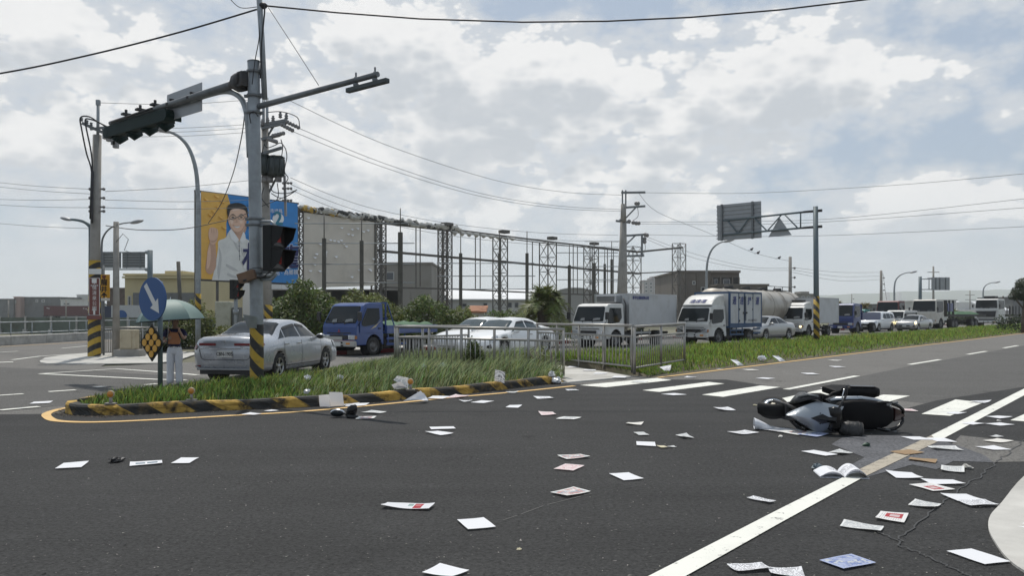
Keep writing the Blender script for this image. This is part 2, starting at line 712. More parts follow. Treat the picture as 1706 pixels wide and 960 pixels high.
M_FIELD = mat('field', (.13, .125, .085), .95, var=.35, vs=.08, bump=.2, bs=2, dirt=(.06, .075, .03), ds=.05, da=.8)


def so(s, o, z=0):
    return RD * s + RN * o + Vector((0, 0, z))


g = struct(flat('ground', [(-5300, -320), (5300, -320), (5300, 3900), (-5300, 3900)], -.03, M_FIELD))
road = struct(flat('road', [so(-110, -60), so(700, -60), so(700, 24.6), so(-110, 24.6)], 0, M_OLD))
struct(flat('side_road', [(-25, 2), (-25, 190), (-14.8, 190), (-14.8, 30), (-11.8, 22), (-9, 2)], .002, M_OLD))
struct(flat('outer_lane_surface', [G(1440, 661), G(1330, 648.6), G(1428, 629), G(1515, 610.5), G(1643, 587.6), G(1735, 571), so(120, 6.1), so(300, 6.1), so(300, 1), so(100, 1), G(1800, 604), G(1690, 659), G(1590, 678)], .003, M_LANE))
struct(flat('side_junction_surface', [(-7.3, 14), (-9, 12), (-14, 11), (-40, 7.8), (-40, 27), (-25.5, 27), (-12, 21.8), (-6, 18.4)], .003, M_LANE))
# the younger, darker surfacing of the crossing and of the lane nearest the camera
struct(flat('crossing_surface', [G(1740, 640), G(1560, 668), G(1478, 690), G(1440, 662), G(1300, 647), G(1210, 633), G(1085, 633), G(1000, 641), G(935, 640),
                                 (0, 17), (-3, 14.2), (-6.9, 12.4), (-9, 12.2), (-14, 11.2), (-40, 8), (-60, -20), (30, -20), (30, 14)], .004, M_NEW))
struct(flat('utility_patch', [G(*q) for q in [(1385, 742), (1402, 731), (1440, 727), (1500, 727), (1552, 731), (1600, 745), (1640, 760), (1655, 772),
                                               (1588, 770), (1560, 784), (1520, 776), (1470, 790), (1434, 799), (1405, 788), (1418, 776), (1440, 764), (1412, 752)]], .008, M_PATCH))
struct(flat('lane_patch', [G(*q) for q in [(1585, 742), (1600, 727), (1700, 737), (1740, 741), (1740, 770), (1650, 772)]], .0075, M_OLD))

mb = MB()
for q in [[(966, 643), (982, 644.5), (1010, 646.5), (1119, 634.5), (1095, 631)], [(1070, 651.5), (1098, 654.5), (1207, 640.5), (1180, 637.5)],
          [(1169, 659), (1205, 662.7), (1300, 646.3), (1267, 643.7)], [(1279, 670.3), (1304, 672.8), (1404, 654.5), (1368, 650.3)],
          [(1379, 682), (1425, 686.5), (1516, 660.8), (1472, 658.8)], [(1535, 691.3), (1583, 694.5), (1638, 672.3), (1592, 667)],
          [(1683, 702), (1745, 707), (1800, 684), (1735, 679)]]:
    p = [G(*c) for c in q]
    mb.add([(a.x, a.y, .012) for a in p], [tuple(range(len(p)))])
o = struct(mb.build('crosswalk', M_WHITE))

mb = MB()
up = [(700, 1160), (1090, 959), (1300, 850.5), (1425, 787.5)]
lo = [(778, 1160), (1146, 962), (1300, 874.5), (1440, 797)]
up2 = [(1552, 727), (1612, 697), (1687, 658.5), (1790, 607)]
lo2 = [(1562, 738), (1624, 704.5), (1699, 664), (1800, 611.5)]
for U, L in ((up, lo), (up2, lo2)):
    for i in range(3):
        mb.add([Vector((*G(*q).xy, .013)) for q in (U[i], L[i], L[i + 1], U[i + 1])], [(0, 1, 2, 3)])
struct(mb.build('edge_line', M_WHITE))
mb = MB()
mb.add([Vector((*G(*q).xy, .013)) for q in (up[3], lo[3], lo2[0], up2[0])], [(0, 1, 2, 3)])
struct(mb.build('edge_line_stained', M_RUST))
mb = MB()
for a, b in (((1310, 650), (1428, 627.3)), ((1515, 608.3), (1566, 600)), ((1612, 591.3), (1643, 586)), ((1672, 580.6), (1696, 576.3)), ((1716, 572.6), (1735, 569))):
    ribbon(mb, [G(*a), G(*b)], .16, .012)
struct(mb.build('lane_dashes', M_WHITE))
mb = MB()
ribbon(mb, [so(16.9, 9.9), so(30, 9.93), so(60, 9.9), so(300, 9.9)], .13, .012)
struct(mb.build('yellow_line', M_YEL))
mb = MB()
pts = smooth([G(*q) for q in [(142, 672), (126, 677.8), (100, 683), (79, 690), (80, 697), (98, 703), (159, 704.8), (266, 700.5), (400, 693), (500, 687.2), (616, 677),
                              (700, 668.8), (756, 663.2), (860, 654), (957, 644)]], 5)
ribbon(mb, pts, .13, .012)
struct(mb.build('island_yellow_line', M_YEL))
mb = MB()
for pts, w in (([(-25, 605.5), (22, 604)], .35), ([(67, 623.8), (193, 615.6), (262, 620.5), (330, 626)], .16), ([(67, 623.8), (262, 633.4), (310, 634.5)], .16),
               ([(-20, 661.5), (39, 657.6)], .16), ([(81, 654), (126, 651)], .16), ([(0, 685), (65, 679)], .16), ([(-10, 588.6), (30, 586)], .14),
               ([(103, 581), (146, 577)], .14), ([(21, 600.5), (66, 594.5), (150, 589)], .16), ([(241, 642.5), (262, 640.5)], .16), ([(158, 646.5), (174, 645)], .2)):
    ribbon(mb, [G(*q) for q in pts], w, .014)
struct(mb.build('side_road_markings', M_WHITE))
mb = MB()
ribbon(mb, [G(-40, 580.5), G(0, 578.3), G(144, 570.5), G(300, 563)], .14, .013)
struct(mb.build('side_road_yellow_line', M_YEL))
# seams and cracks in the surfacing
mb = MB()
for pts in ([(1706, 735), (1669, 766), (1632, 795), (1560, 850), (1500, 904), (1535, 926), (1600, 956), (1640, 985)], [(1455, 885), (1500, 904)],
            [(1220, 632), (1262, 641), (1300, 646.5), (1345, 650)], [(1330, 648), (1400, 640), (1478, 658)]):
    sp_ = smooth([G(*q) for q in pts], 14)
    ribbon(mb, [p + Vector((random.uniform(-.022, .022), random.uniform(-.022, .022), 0)) for p in sp_], .013, .0125)
struct(mb.build('road_seams', M_TAR))
mb = MB()
for q0, q1 in (((838, 869), (862, 861)), ((868, 859), (905, 845)), ((912, 843), (968, 829)), ((973, 827), (986, 824.5))):
    ribbon(mb, [G(*q0), G(*q1)], .010, .0085)
struct(mb.build('road_scratch', mat('scratch', (.105, .105, .10), .8)))

# pale concrete apron in the near corner
ap = smooth([G(*q) for q in [(1760, 760), (1706, 797), (1669, 841), (1650, 863), (1647, 885), (1659, 910), (1681, 938), (1720, 965), (1800, 1010)]], 4)
mb = MB()
pp = [Vector((p.x, p.y, .02)) for p in ap] + [Vector((7, 2.0, .02)), Vector((9, 4, .02)), Vector((9, 9, .02))]
mb.prism(pp, (0, 0, -.02))
struct(mb.build('concrete_apron', M_PAVE))

# ------------------------------------------------------------------ the planted island with its striped kerb
KB = [(1.25, 17.75)] + [G(*q).xy[:] for q in [(904, 642), (797, 655), (708, 663), (621, 671.5), (527, 678), (354, 686), (198, 693)]]
KB += [(-6.35, 12.12), (-6.85, 12.2), (-7.2, 12.55), (-7.36, 13.1), (-7.3, 13.9), (-6.85, 14.9), (-6.25, 15.9), (-5.7, 17), (-5.2, 18.2), (-4.8, 20), (-4.25, 22), (-3.1, 24.2), (-1.4, 25.2)]
kp = smooth([Vector((q[0], q[1], 0)) for q in KB], 6)
M_KERB = [mat('kerb_yellow', (.46, .29, .06), .85, var=.3, vs=5, bump=.8, bs=22, dirt=(.04, .032, .024), ds=3.6, da=1, dt=.43),
          mat('kerb_black', (.03, .03, .028), .8, var=.3, vs=6, bump=.5, bs=30, dirt=(.13, .095, .05), ds=5, da=.75, dt=.5)]
# resample evenly
acc = [0]
for i in range(1, len(kp)):
    acc.append(acc[-1] + (kp[i] - kp[i - 1]).length)


def at_s(path, acc, s):
    s = min(max(s, 0), acc[-1] - 1e-6)
    import bisect
    i = max(0, bisect.bisect_right(acc, s) - 1)
    t = (s - acc[i]) / max(acc[i + 1] - acc[i], 1e-9)
    return path[i].lerp(path[i + 1], t)


mb = MB()
step = .1
nst = int(acc[-1] / step)
rows = []
for i in range(nst + 1):
    s0 = i * step
    row = []
    # base, upper front, top front, top back, back base; stripes lean, so upper points are shifted along
    for (inn, z, sh) in ((0, 0, .0), (.012, .135, .22), (.035, .165, .26), (.17, .17, .30), (.18, .05, .30)):
        s = s0 + sh
        p = at_s(kp, acc, s)
        t = (at_s(kp, acc, s + .05) - at_s(kp, acc, s - .05)).normalized()
        n = Vector((t.y, -t.x, 0))            # path runs towards the nose: inside is on its right
        wob = .008 * sin(s * 7.3) + .006 * sin(s * 17)
        row.append(p + n * (inn + wob) + Vector((0, 0, z * (1 + .05 * sin(s * 3.1)))))
    rows.append(row)
for i in range(nst):
    mi = 0 if int(i / 4.6) % 2 == 0 else 1
    for j in range(4):
        mb.add([rows[i][j], rows[i + 1][j], rows[i + 1][j + 1], rows[i][j + 1]], [(0, 1, 2, 3)], mi)
struct(mb.build('kerb', M_KERB))
island_poly = [p for p in kp[::2]] + [Vector((.6, 23.5, 0)), Vector((1.0, 19.4, 0))]
mb = MB()
ip = [Vector((p.x, p.y, .10)) for p in island_poly]
mb.add(ip, [tuple(range(len(ip)))])
struct(mb.build('island_soil', M_SOIL))
pv = [(1.1, 17.55), (2.0, 18.4), (2.95, 19.25), (2.6, 20.6), (1.0, 25.0), (.5, 26.6), (-1.6, 25.9), (-1.2, 24.7), (-.2, 22.6), (1.0, 19.2)]
mb = MB()
mb.prism([Vector((x, y, .035)) for x, y in pv], (0, 0, -.035))
struct(mb.build('refuge_paving', M_PAVE))

# ------------------------------------------------------------------ the planted median
mb = MB()
rows = []
S0 = 16.9
for s in list(np.linspace(0, 1, 60) ** 2.2 * 260):
    r = []
    for o, z in ((10.02, .0), (10.2, .04), (11.0, .12), (13, .2), (14.8, .16), (15.5, .1), (15.55, 0)):
        # the nose slants back along the fence
        s1 = S0 + s + max(0, 1 - s / 10) * 0.42 * (o - 10)
        r.append(so(s1, o, z))
    if not rows:
        rows.append([Vector((p.x, p.y, 0)) - RD * .08 for p in r])
    rows.append(r)
mb.loft(rows, closed=False, caps=False)
struct(mb.build('median_soil', M_SOIL))

M_GR = mat('grass_green', (.135, .215, .045), .6, island=.8, trans=.35, spec=.3)
M_GR2 = mat('grass_pale', (.25, .31, .16), .55, island=.8, trans=.3, spec=.35)
M_GRD = mat('grass_dry', (.32, .27, .13), .7, island=.4, trans=.25, spec=.2)


def hnoise(P, sc, seed=0):
    x, y = P[:, 0] * sc + seed, P[:, 1] * sc - seed * .7
    return .5 + .25 * (np.sin(x * 1.7 + np.sin(y * 1.3) * 1.4) + np.sin(y * 2.3 + np.sin(x * .9) * 1.7))


def inside_kerb(P, d):
    """keep points at least d inside the kerb line"""
    K = np.array([(p.x, p.y) for p in kp])
    dist = np.min(np.linalg.norm(P[:, None, :] - K[None, :, :], axis=2), axis=1)
    return dist > d


P2 = pts_in_poly(island_poly, 24000)
P2 = P2[inside_kerb(P2, .2)]
ex = 853 + P2[:, 0] / P2[:, 1] * 1300                # how far along the island
right = np.clip((ex - 440) / 260, 0, 1)
K = np.array([(p.x, p.y) for p in kp])
dk = np.min(np.linalg.norm(P2[:, None, :] - K[None, :, :], axis=2), axis=1)
edge = np.clip(dk / .9, 0, 1)
hh = (.11 + .13 * edge + .14 * right * edge) * (.6 + .7 * hnoise(P2, 1.1)) * NR.uniform(.6, 1.25, len(P2))
P3 = np.concatenate([P2, np.full((len(P2), 1), .09)], 1)
sel = NR.uniform(0, 1, len(P2)) < right * .75
stuff(grass_blades('grass', P3[~sel], hh[~sel], .0105, .85, M_GR, (.12, 0, 0)))
stuff(grass_blades('long_grass', P3[sel], hh[sel] * 1.12, .010, .6, M_GR2, (.42, -.05, 0)))
k = NR.choice(len(P3), 1500)
stuff(grass_blades('dry_grass', P3[k], hh[k] * .9, .005, .9, M_GRD, (.2, 0, 0)))


def median_pts(n, smax, k):
    s = NR.uniform(0, 1, n) ** k * smax
    o = NR.uniform(10.15, 15.4, n)
    s1 = S0 + s + np.maximum(0, 1 - s / 10) * .42 * (o - 10)
    z = np.interp(o, [10.02, 10.2, 11, 13, 14.8, 15.5], [0, .04, .12, .2, .16, .1])
    P = s1[:, None] * np.array(RD)[None, :] + o[:, None] * np.array(RN)[None, :]
    P[:, 2] = z - .01
    h = np.interp(o, [10.15, 10.7, 11.5, 14.5, 15.4], [.08, .14, .20, .27, .24])
    h = h * (.55 + .85 * hnoise(P, .8, 3)) * NR.uniform(.6, 1.25, n)
    return P, h, s


P, h, s = median_pts(46000, 130, 1.75)
w = .0095 + s * .00022
stuff(grass_blades('median_grass', P, h, 1.0 * w, .8, mat('median_green', (.185, .295, .05), .6, island=.8, trans=.35, spec=.3)))
P, h, s = median_pts(3500, 60, 1.6)
stuff(grass_blades('median_dry_grass', P, h * .9, .006 + s * .0002, .9, M_GRD))

# grit, leaf scraps and dust lying on the road and packed along the kerb
def grit(name, P, size, m):
    n_ = len(P)
    co = NR.normal(size=(n_, 4, 3)) * (size * NR.uniform(.4, 1.3, n_))[:, None, None] * np.array([1, 1, .45])
    co += P[:, None, :]
    co[:, :, 2] = np.abs(co[:, :, 2] - P[:, None, 2]) + P[:, None, 2]
    return soup(name, co, 4, [(0, 1, 2), (0, 2, 3), (0, 3, 1), (1, 3, 2)], m)


k = NR.randint(0, len(kp) - 30, 2600)
pk = np.array([kp[i].lerp(kp[i + 1], NR.uniform())[:] for i in k]) + np.stack([NR.normal(size=2600) * .06, -np.abs(NR.normal(size=2600)) * .10 - .01, np.zeros(2600)], 1)
pk[:, 2] = .006
stuff(grit('kerb_grit', pk, .011, mat('grit_brown', (.10, .085, .065), .9, island=.8)))
v_ = NR.uniform(0, 1, 2600)
py_ = 655 + 310 * v_ ** 1.3
px_ = NR.uniform(-20, 1730, 2600)
pk = np.array([G(a, b)[:] for a, b in zip(px_, py_)])
pk[:, 2] = .006
stuff(grit('road_grit', pk, .006, mat('grit_grey', (.16, .155, .14), .9, island=.9)))

# ------------------------------------------------------------------ vehicles
M_TYRE = mat('tyre_rubber', (.022, .022, .022), .85, var=.2, vs=8)
M_RIM = mat('rim_alloy', (.42, .43, .44), .35, .8, var=.1)
M_RIMD = mat('rim_steel', (.16, .16, .16), .55, .4, dirt=(.10, .08, .06), ds=8)
M_GLASS = mat('car_glass', (.009, .013, .015), .05, spec=.28)
M_GLASS2 = mat('car_glass_clear', (.035, .055, .06), .05, spec=.6)
M_BLK = mat('black_plastic', (.022, .022, .023), .5, var=.15)
M_DARK = mat('underbody', (.012, .012, .012), .9)
M_CHR = mat('chrome', (.62, .63, .64), .18, 1.0)
M_LAMP = mat('lamp_glass', (.55, .57, .6), .1, .35, spec=.9, var=.35, vs=14)
M_RED = mat('tail_lamp_red', (.17, .008, .012), .15, spec=.8, var=.25, vs=10)
M_REDL = mat('brake_lamp_lit', (.6, .03, .03), .2, emit=(1, .06, .06), es=1.2)
M_AMB = mat('amber_lens', (.65, .25, .03), .25, spec=.7)
M_LIT = mat('headlamp_lit', (.9, .8, .5), .2, emit=(1, .78, .36), es=3.5)
M_PLATE = mat('plate_white', (.62, .62, .6), .5)
M_INK = mat('ink_black', (.012, .012, .014), .6)
M_SILV = mat('paint_silver', (.40, .42, .455), .24, .30, coat=1.0, dirt=(.33, .33, .33), ds=1.5, da=.25)
M_SILV2 = mat('paint_champagne', (.42, .42, .41), .3, .5, coat=.6)
M_WHT = mat('paint_car_white', (.80, .81, .81), .25, coat=.7)
M_TRW = mat('truck_white', (.62, .62, .60), .4, coat=.25, dirt=(.36, .34, .31), ds=1.6, da=.35)
M_TRB = mat('truck_blue', (.015, .055, .21), .32, coat=.4, dirt=(.06, .09, .2), ds=2, da=.3)
M_TRB2 = mat('truck_navy', (.014, .035, .16), .35, coat=.35)
M_TEAL = mat('truck_teal', (.03, .20, .19), .5, var=.2, dirt=(.10, .10, .08), ds=2, da=.35)
M_MAROON = mat('truck_maroon', (.16, .045, .04), .45)
M_BOXW = mat('cargo_white', (.50, .51, .52), .45, var=.05, vs=1.5, dirt=(.33, .32, .30), ds=1.0, da=.4)
M_BOXB = mat('cargo_trim_blue', (.022, .065, .15), .45, var=.12)
M_ALU = mat('aluminium', (.45, .46, .47), .4, .7, var=.12, vs=4)
M_STEEL = mat('dark_steel', (.05, .05, .052), .6, .3, var=.25, dirt=(.10, .075, .05), ds=4, da=.4)
M_TARP = mat('green_tarp', (.045, .115, .055), .8, var=.3, vs=5, bump=.4, bs=8)
M_BLUEINK = mat('ink_blue', (.03, .045, .19), .5)
M_GREYINK = mat('ink_grey', (.12, .12, .13), .6)
M_REDINK = mat('ink_red', (.40, .04, .03), .5)
M_CARD = mat('card_grey', (.22, .23, .23), .6, var=.3, vs=6)
M_STRIPE = mat('door_stripe', (.60, .52, .36), .5)


def pchip(xs, ys, x):
    n = len(xs)
    h = [xs[i + 1] - xs[i] for i in range(n - 1)]
    d = [(ys[i + 1] - ys[i]) / h[i] for i in range(n - 1)]
    m = [d[0]] + [0 if d[i - 1] * d[i] <= 0 else 2 * d[i - 1] * d[i] / (d[i - 1] + d[i]) for i in range(1, n - 1)] + [d[-1]]
    i = 0
    while i < n - 2 and x > xs[i + 1]:
        i += 1
    t = min(max((x - xs[i]) / h[i], 0), 1)
    return ((1 + 2 * t) * (1 - t) ** 2 * ys[i] + t * (1 - t) ** 2 * h[i] * m[i]
            + t * t * (3 - 2 * t) * ys[i + 1] + t * t * (t - 1) * h[i] * m[i + 1])


class CarShape:
    def __init__(s, st):
        s.st = st
        s.xs = [q[0] for q in st]

    def half(s, x):
        z0, zb, zt, wb, wm, ws, wt = [pchip(s.xs, [q[k] for q in s.st], x) for k in range(1, 8)]
        zm = z0 + .5 * (zb - z0)
        e = min(.07, (zt - zb) * .5)
        return [(0, z0), (wb * .85, z0), (wb, z0 + .07), (wm, zm), (ws, zb), (wt, zt - e), (wt * .86, zt - e * .22), (0, zt + .012)]

    def P(s, x, t):
        h = s.half(x)
        sg = 1
        if t > 7:
            t, sg = 14 - t, -1
        if t < 0:
            t, sg = -t, -1
        i = min(int(t), 6)
        f = t - i
        # a gentle bulge keeps panels from being dead flat
        y = h[i][0] * (1 - f) + h[i + 1][0] * f
        z = h[i][1] * (1 - f) + h[i + 1][1] * f
        if i in (2, 3):
            y += .012 * sin(pi * f)
        return Vector((x, sg * y, z))

    def ring(s, x):
        ts = [0, 1, 2, 2.5, 3, 3.5, 4, 4.5, 5, 6, 7]
        L = [s.P(x, t) for t in ts]
        return L + [Vector((p.x, -p.y, p.z)) for p in L[-2:0:-1]]

    def body(s, n=64):
        x0, x1 = s.xs[0], s.xs[-1]
        mb = MB()
        mb.loft([s.ring(x0 + (x1 - x0) * i / n) for i in range(n + 1)])
        return mb

    def patch(s, mb, q, off=.006, nu=8, nv=5, mi=0):
        """q: four (x,t) corners"""
        def fn(u, v):
            x = (q[0][0] * (1 - u) + q[1][0] * u) * (1 - v) + (q[3][0] * (1 - u) + q[2][0] * u) * v
            t = (q[0][1] * (1 - u) + q[1][1] * u) * (1 - v) + (q[3][1] * (1 - u) + q[2][1] * u) * v
            p = s.P(x, t)
            a = s.P(x + .01, t) - s.P(x - .01, t)
            b = s.P(x, t + .02) - s.P(x, t - .02)
            n = a.cross(b).normalized()
            c = p - Vector((x, 0, .6))
            if n.dot(c) < 0:
                n = -n
            return p + n * off
        mb.grid(fn, nu, nv, mi)


def cut(o, cutters):
    for c in cutters:
        c.parent = o.parent
        m = o.modifiers.new('cut', 'BOOLEAN')
        m.operation = 'DIFFERENCE'
        m.solver = 'EXACT'
        m.object = c
    dg = bpy.context.evaluated_depsgraph_get()
    dg.update()
    me = bpy.data.meshes.new_from_object(o.evaluated_get(dg))
    o.modifiers.clear()
    o.data = me
    for c in cutters:
        bpy.data.objects.remove(c)


def wheel(parent, x, y, r, w, rim=M_RIM, spokes=5, dual=False):
    mb = MB()
    ww = w * (2.1 if dual else 1)
    sg = 1 if y > 0 else -1
    mb.lathe([(r * .62, -ww / 2), (r * .93, -ww / 2), (r * .985, -ww * .42), (r, -ww * .25), (r, ww * .25), (r * .985, ww * .42), (r * .93, ww / 2), (r * .62, ww / 2)], axis='Y', n=26)
    o = mb.build('wheel', M_TYRE, parent)
    o.location = (x, y, r)
    mb = MB()
    f = sg * ww / 2
    if spokes:
        mb.lathe([(r * .64, f), (r * .62, f - sg * .01), (r * .58, f - sg * .05), (.02, f - sg * .06)], axis='Y', n=24, mi=1)
        mb.lathe([(r * .66, f - sg * .004), (r * .60, f + sg * .004), (r * .59, f - sg * .03)], axis='Y', n=24)
        for k in range(spokes):
            a = 2 * pi * k / spokes + .3
            mb.bar((0, f - sg * .035, 0), (r * .62 * cos(a), f - sg * .012, r * .62 * sin(a)), r * .19, .02, up=(0, 1, 0))
        mb.lathe([(0.0, f), (.045, f - sg * .005), (.05, f - sg * .05)], axis='Y', n=12)
    else:
        mb.lathe([(r * .64, f), (r * .58, f - sg * .02), (r * .5, f - sg * .07), (r * .3, f - sg * .06), (r * .26, f + sg * .01), (.0, f + sg * .015)], axis='Y', n=20)
        for k in range(6):
            a = 2 * pi * k / 6
            mb.box((r * .42 * cos(a), f - sg * .05, r * .42 * sin(a)), (.03, .03, .03))
    mb.build('rim', [rim, M_DARK], o)
    return o


SEDAN = [(-2.31, .40, .70, .93, .52, .66, .66, .60), (-2.25, .28, .76, 1.03, .74, .80, .80, .72), (-2.05, .23, .84, 1.06, .83, .875, .86, .76),
         (-1.72, .20, .90, 1.075, .85, .89, .865, .755), (-1.45, .19, .93, 1.10, .86, .89, .865, .73), (-.75, .18, .96, 1.39, .86, .89, .86, .60), (-.1, .18, .955, 1.445, .86, .89, .86, .60),
         (.42, .18, .945, 1.395, .86, .89, .86, .59), (1.18, .19, .925, 1.01, .86, .89, .855, .70), (1.75, .2, .87, .93, .86, .89, .84, .70),
         (2.10, .21, .80, .86, .84, .875, .80, .68), (2.24, .23, .72, .79, .76, .80, .74, .62), (2.31, .30, .60, .68, .62, .68, .64, .54)]


def car(name, label, cat, loc, rz, paint_m, st=SEDAN, wb=2.70, r=.325, group=None, glass=M_GLASS, kz=1.0, plate=None, tail='bar', lit=False, simple=False, sp=5, suv=False):
    st = [(q[0], q[1], q[2] * kz, q[3] * kz) + q[4:] for q in st]
    t = thing(name, label, cat, loc, rz, group)
    cs = CarShape(st)
    body = cs.body(48 if simple else 72).build('body', paint_m, t)
    xa, xb = wb / 2 + .02, -wb / 2 + .02
    cuts = []
    for x in (xa, xb):
        for sg in (-1, 1):
            c = MB().cyl((x, sg * .60, r), (x, sg * 1.2, r), r + .055, 24).build('arch_cutter', M_DARK)
            cuts.append(c)
    cut(body, cuts)
    for p in body.data.polygons:
        p.use_smooth = True
    mb = MB()
    for x in (xa, xb):
        for sg in (-1, 1):
            mb.lathe([(r + .056, sg * .845), (r + .05, sg * .60), (.0, sg * .60)], o=(x, 0, r), axis='Y', n=20)
    mb.box((0, 0, .2), (2.9, 1.3, .08))
    mb.build('underbody', M_DARK, t)
    for x in (xa, xb):
        for sg in (-1, 1):
            wheel(t, x, sg * .765, r, .205, M_RIM, sp)
    # glazing
    wt = [q[0] for q in st]
    x_wt, x_cowl = .42, 1.18
    x_rt, x_rb = (-.75, -1.42) if not suv else (-1.95, -2.2)
    mb = MB()
    cs.patch(mb, [(x_wt + .06, 5.25), (x_cowl - .05, 5.2), (x_cowl - .05, 8.8), (x_wt + .06, 8.75)], nu=8, nv=14)
    mb.build('windscreen', glass, t)
    mb = MB()
    cs.patch(mb, [(x_rt - .06, 5.3), (x_rb + .03, 5.35), (x_rb + .03, 8.65), (x_rt - .06, 8.7)], nu=8, nv=14)
    mb.build('rear_window', glass, t)
    for sg in (1, -1):
        def T(v):
            return v if sg > 0 else 14 - v
        if suv:
            quads = [[(.52, 4.12), (-.3, 4.12), (-.3, 4.85), (.15, 4.82)], [(-.36, 4.12), (-1.15, 4.14), (-1.15, 4.85), (-.36, 4.86)], [(-1.22, 4.16), (-1.95, 4.25), (-1.85, 4.8), (-1.22, 4.84)]]
        else:
            quads = [[(1.0, 4.14), (-.12, 4.12), (-.12, 4.86), (.36, 4.84)], [(-.19, 4.12), (-.98, 4.16), (-.86, 4.80), (-.19, 4.86)], [(-1.03, 4.17), (-1.35, 4.3), (-1.1, 4.62), (-.92, 4.78)]]
        for q in quads:
            mb = MB()
            cs.patch(mb, [(x, T(v)) for x, v in q], off=.005, nu=8, nv=4)
            mb.build('window', glass, t)
        if not simple:
            mb = MB()                                   # weather shields and belt trim
            for q in quads[:2]:
                cs.patch(mb, [(q[3][0], T(q[3][1] - .12)), (q[2][0], T(q[2][1] - .12)), (q[2][0], T(q[2][1] + .03)), (q[3][0], T(q[3][1] + .03))], off=.016, nu=8, nv=1)
            mb.build('window_visor', M_BLK, t)
            mb = MB()
            for x in (-.155, -1.12, 1.02):               # door gaps
                cs.patch(mb, [(x, T(2.2)), (x + .012, T(2.2)), (x + .012, T(4.05)), (x, T(4.05))], off=.002, nu=1, nv=10)
            cs.patch(mb, [(-1.1, T(2.2)), (1.02, T(2.2)), (1.02, T(2.25)), (-1.1, T(2.25))], off=.002, nu=10, nv=1)
            mb.build('door_gap', M_DARK, t)
            for x in (-.32, -1.0) if not suv else (-.25, -1.05):
                p = cs.P(x, T(3.72))
                mb = MB()
                mb.box(p + Vector((0, sg * .014, 0)), (.19, .028, .034))
                mb.build('door_handle', M_CHR if not simple else paint_m, t, .01)
        p = cs.P(.80, T(4.1))
        mb = MB()
        mb.ball(p + Vector((.0, sg * .13, .03)), (.085, .12, .075), 10)
        mb.bar(p, p + Vector((0, sg * .1, .0)), .06, .04)
        o = mb.build('door_mirror', paint_m, t)
        MB().ball(p + Vector((-.03, sg * .13, .03)), (.066, .10, .06), 10).build('mirror_glass', M_BLK, o)
        mb = MB()
        cs.patch(mb, [(1.86, T(3.55)), (2.17, T(3.35)), (2.15, T(4.3)), (1.80, T(4.45))], off=.01, nu=5, nv=5)
        mb.build('headlight', M_LIT if lit else M_LAMP, t)
        mb = MB()
        if tail == 'bar':
            cs.patch(mb, [(-2.04, T(4.15)), (-2.272, T(3.95)), (-2.285, T(4.55)), (-2.06, T(4.5))], off=.012, nu=5, nv=5)
        else:
            cs.patch(mb, [(-2.0, T(3.8)), (-2.26, T(3.6)), (-2.26, T(4.7)), (-2.02, T(4.6))], off=.012, nu=5, nv=5)
        mb.build('tail_light', M_RED, t)
    mb = MB()
    cs.patch(mb, [(2.20, 2.4), (2.31, 2.4), (2.31, 3.2), (2.22, 3.3)], off=.008, nu=3, nv=4)
    cs.patch(mb, [(2.20, 11.6), (2.31, 11.6), (2.31, 10.8), (2.22, 10.7)], off=.008, nu=3, nv=4)
    mb.box((2.325, 0, .50), (.03, .9, .10))
    mb.box((2.30, 0, .33), (.05, 1.0, .08))
    mb.build('grille', M_BLK, t, .012)
    o = MB().box((2.345, 0, .46), (.012, .34, .15)).build('number_plate', M_PLATE, t)
    return t, cs


# the silver saloon seen from behind
sed, sc = car('silver_sedan', 'silver four-door sedan seen from behind beside the grassy island, plate CBN-1905', 'car', (-6.22, 20.28, 0), radians(80), M_SILV, kz=1.0)
mb = MB()
mb.box((-2.322, 0, .78), (.025, .80, .022))
mb.box((-2.315, .53, .80), (.03, .30, .02), M=Matrix.Rotation(-.22, 3, 'X'))
mb.box((-2.315, -.53, .80), (.03, .30, .02), M=Matrix.Rotation(.22, 3, 'X'))
mb.build('chrome_strip', M_CHR, sed, .006)
mb = MB()
mb.box((-2.30, .44, .875), (.05, .42, .06))
o = mb.build('boot_lamp', M_RED, sed, .012)
mb = MB()
mb.box((-2.30, -.44, .875), (.05, .42, .06))
mb.build('boot_lamp', M_RED, sed, .012)
mb = MB().box((-2.328, 0, .655), (.02, .38, .16))
pl = mb.build('number_plate', M_PLATE, sed, .008)
lettering('CBN-1905', .118, M_INK, pl, (-2.3395, 0, .652), frame((0, -1, 0), (-1, 0, 0)), ext=.001, sx=.80, bold=.003)
mb = MB()
mb.tube([(-2.337, .0, .93), (-2.337, .055, .955), (-2.337, 0, .98), (-2.337, -.055, .955), (-2.337, 0, .93)], .005, 6)
mb.tube([(-2.337, .0, .93), (-2.337, .022, .955), (-2.337, 0, .98), (-2.337, -.022, .955), (-2.337, 0, .93)], .005, 6)
mb.build('emblem', M_CHR, sed)
mb = MB()
mb.tube([(-2.312, y, z) for y, z in ((.66, .82), (.60, .56), (.54, .52), (-.54, .52), (-.60, .56), (-.66, .82))], .006, 5)
mb.build('boot_gap', M_DARK, sed)
mb = MB()
mb.box((-2.30, 0, .30), (.06, 1.42, .045))
mb.box((-2.27, .68, .335), (.06, .16, .04), M=Matrix.Rotation(.35, 3, 'X'))
mb.box((-2.27, -.68, .335), (.06, .16, .04), M=Matrix.Rotation(-.35, 3, 'X'))
mb.build('bumper_trim', mat('bumper_trim', (.30, .31, .32), .4, .5), sed, .015)
mb = MB()
mb.box((-2.262, .70, .37), (.04, .14, .035))
mb.build('reflector', M_RED, sed, .008)
MB().box((-2.262, -.70, .37), (.04, .14, .035)).build('reflector', M_RED, sed, .008)
MB().box((-2.26, 0, .23), (.06, 1.30, .10)).build('diffuser', M_BLK, sed, .01)
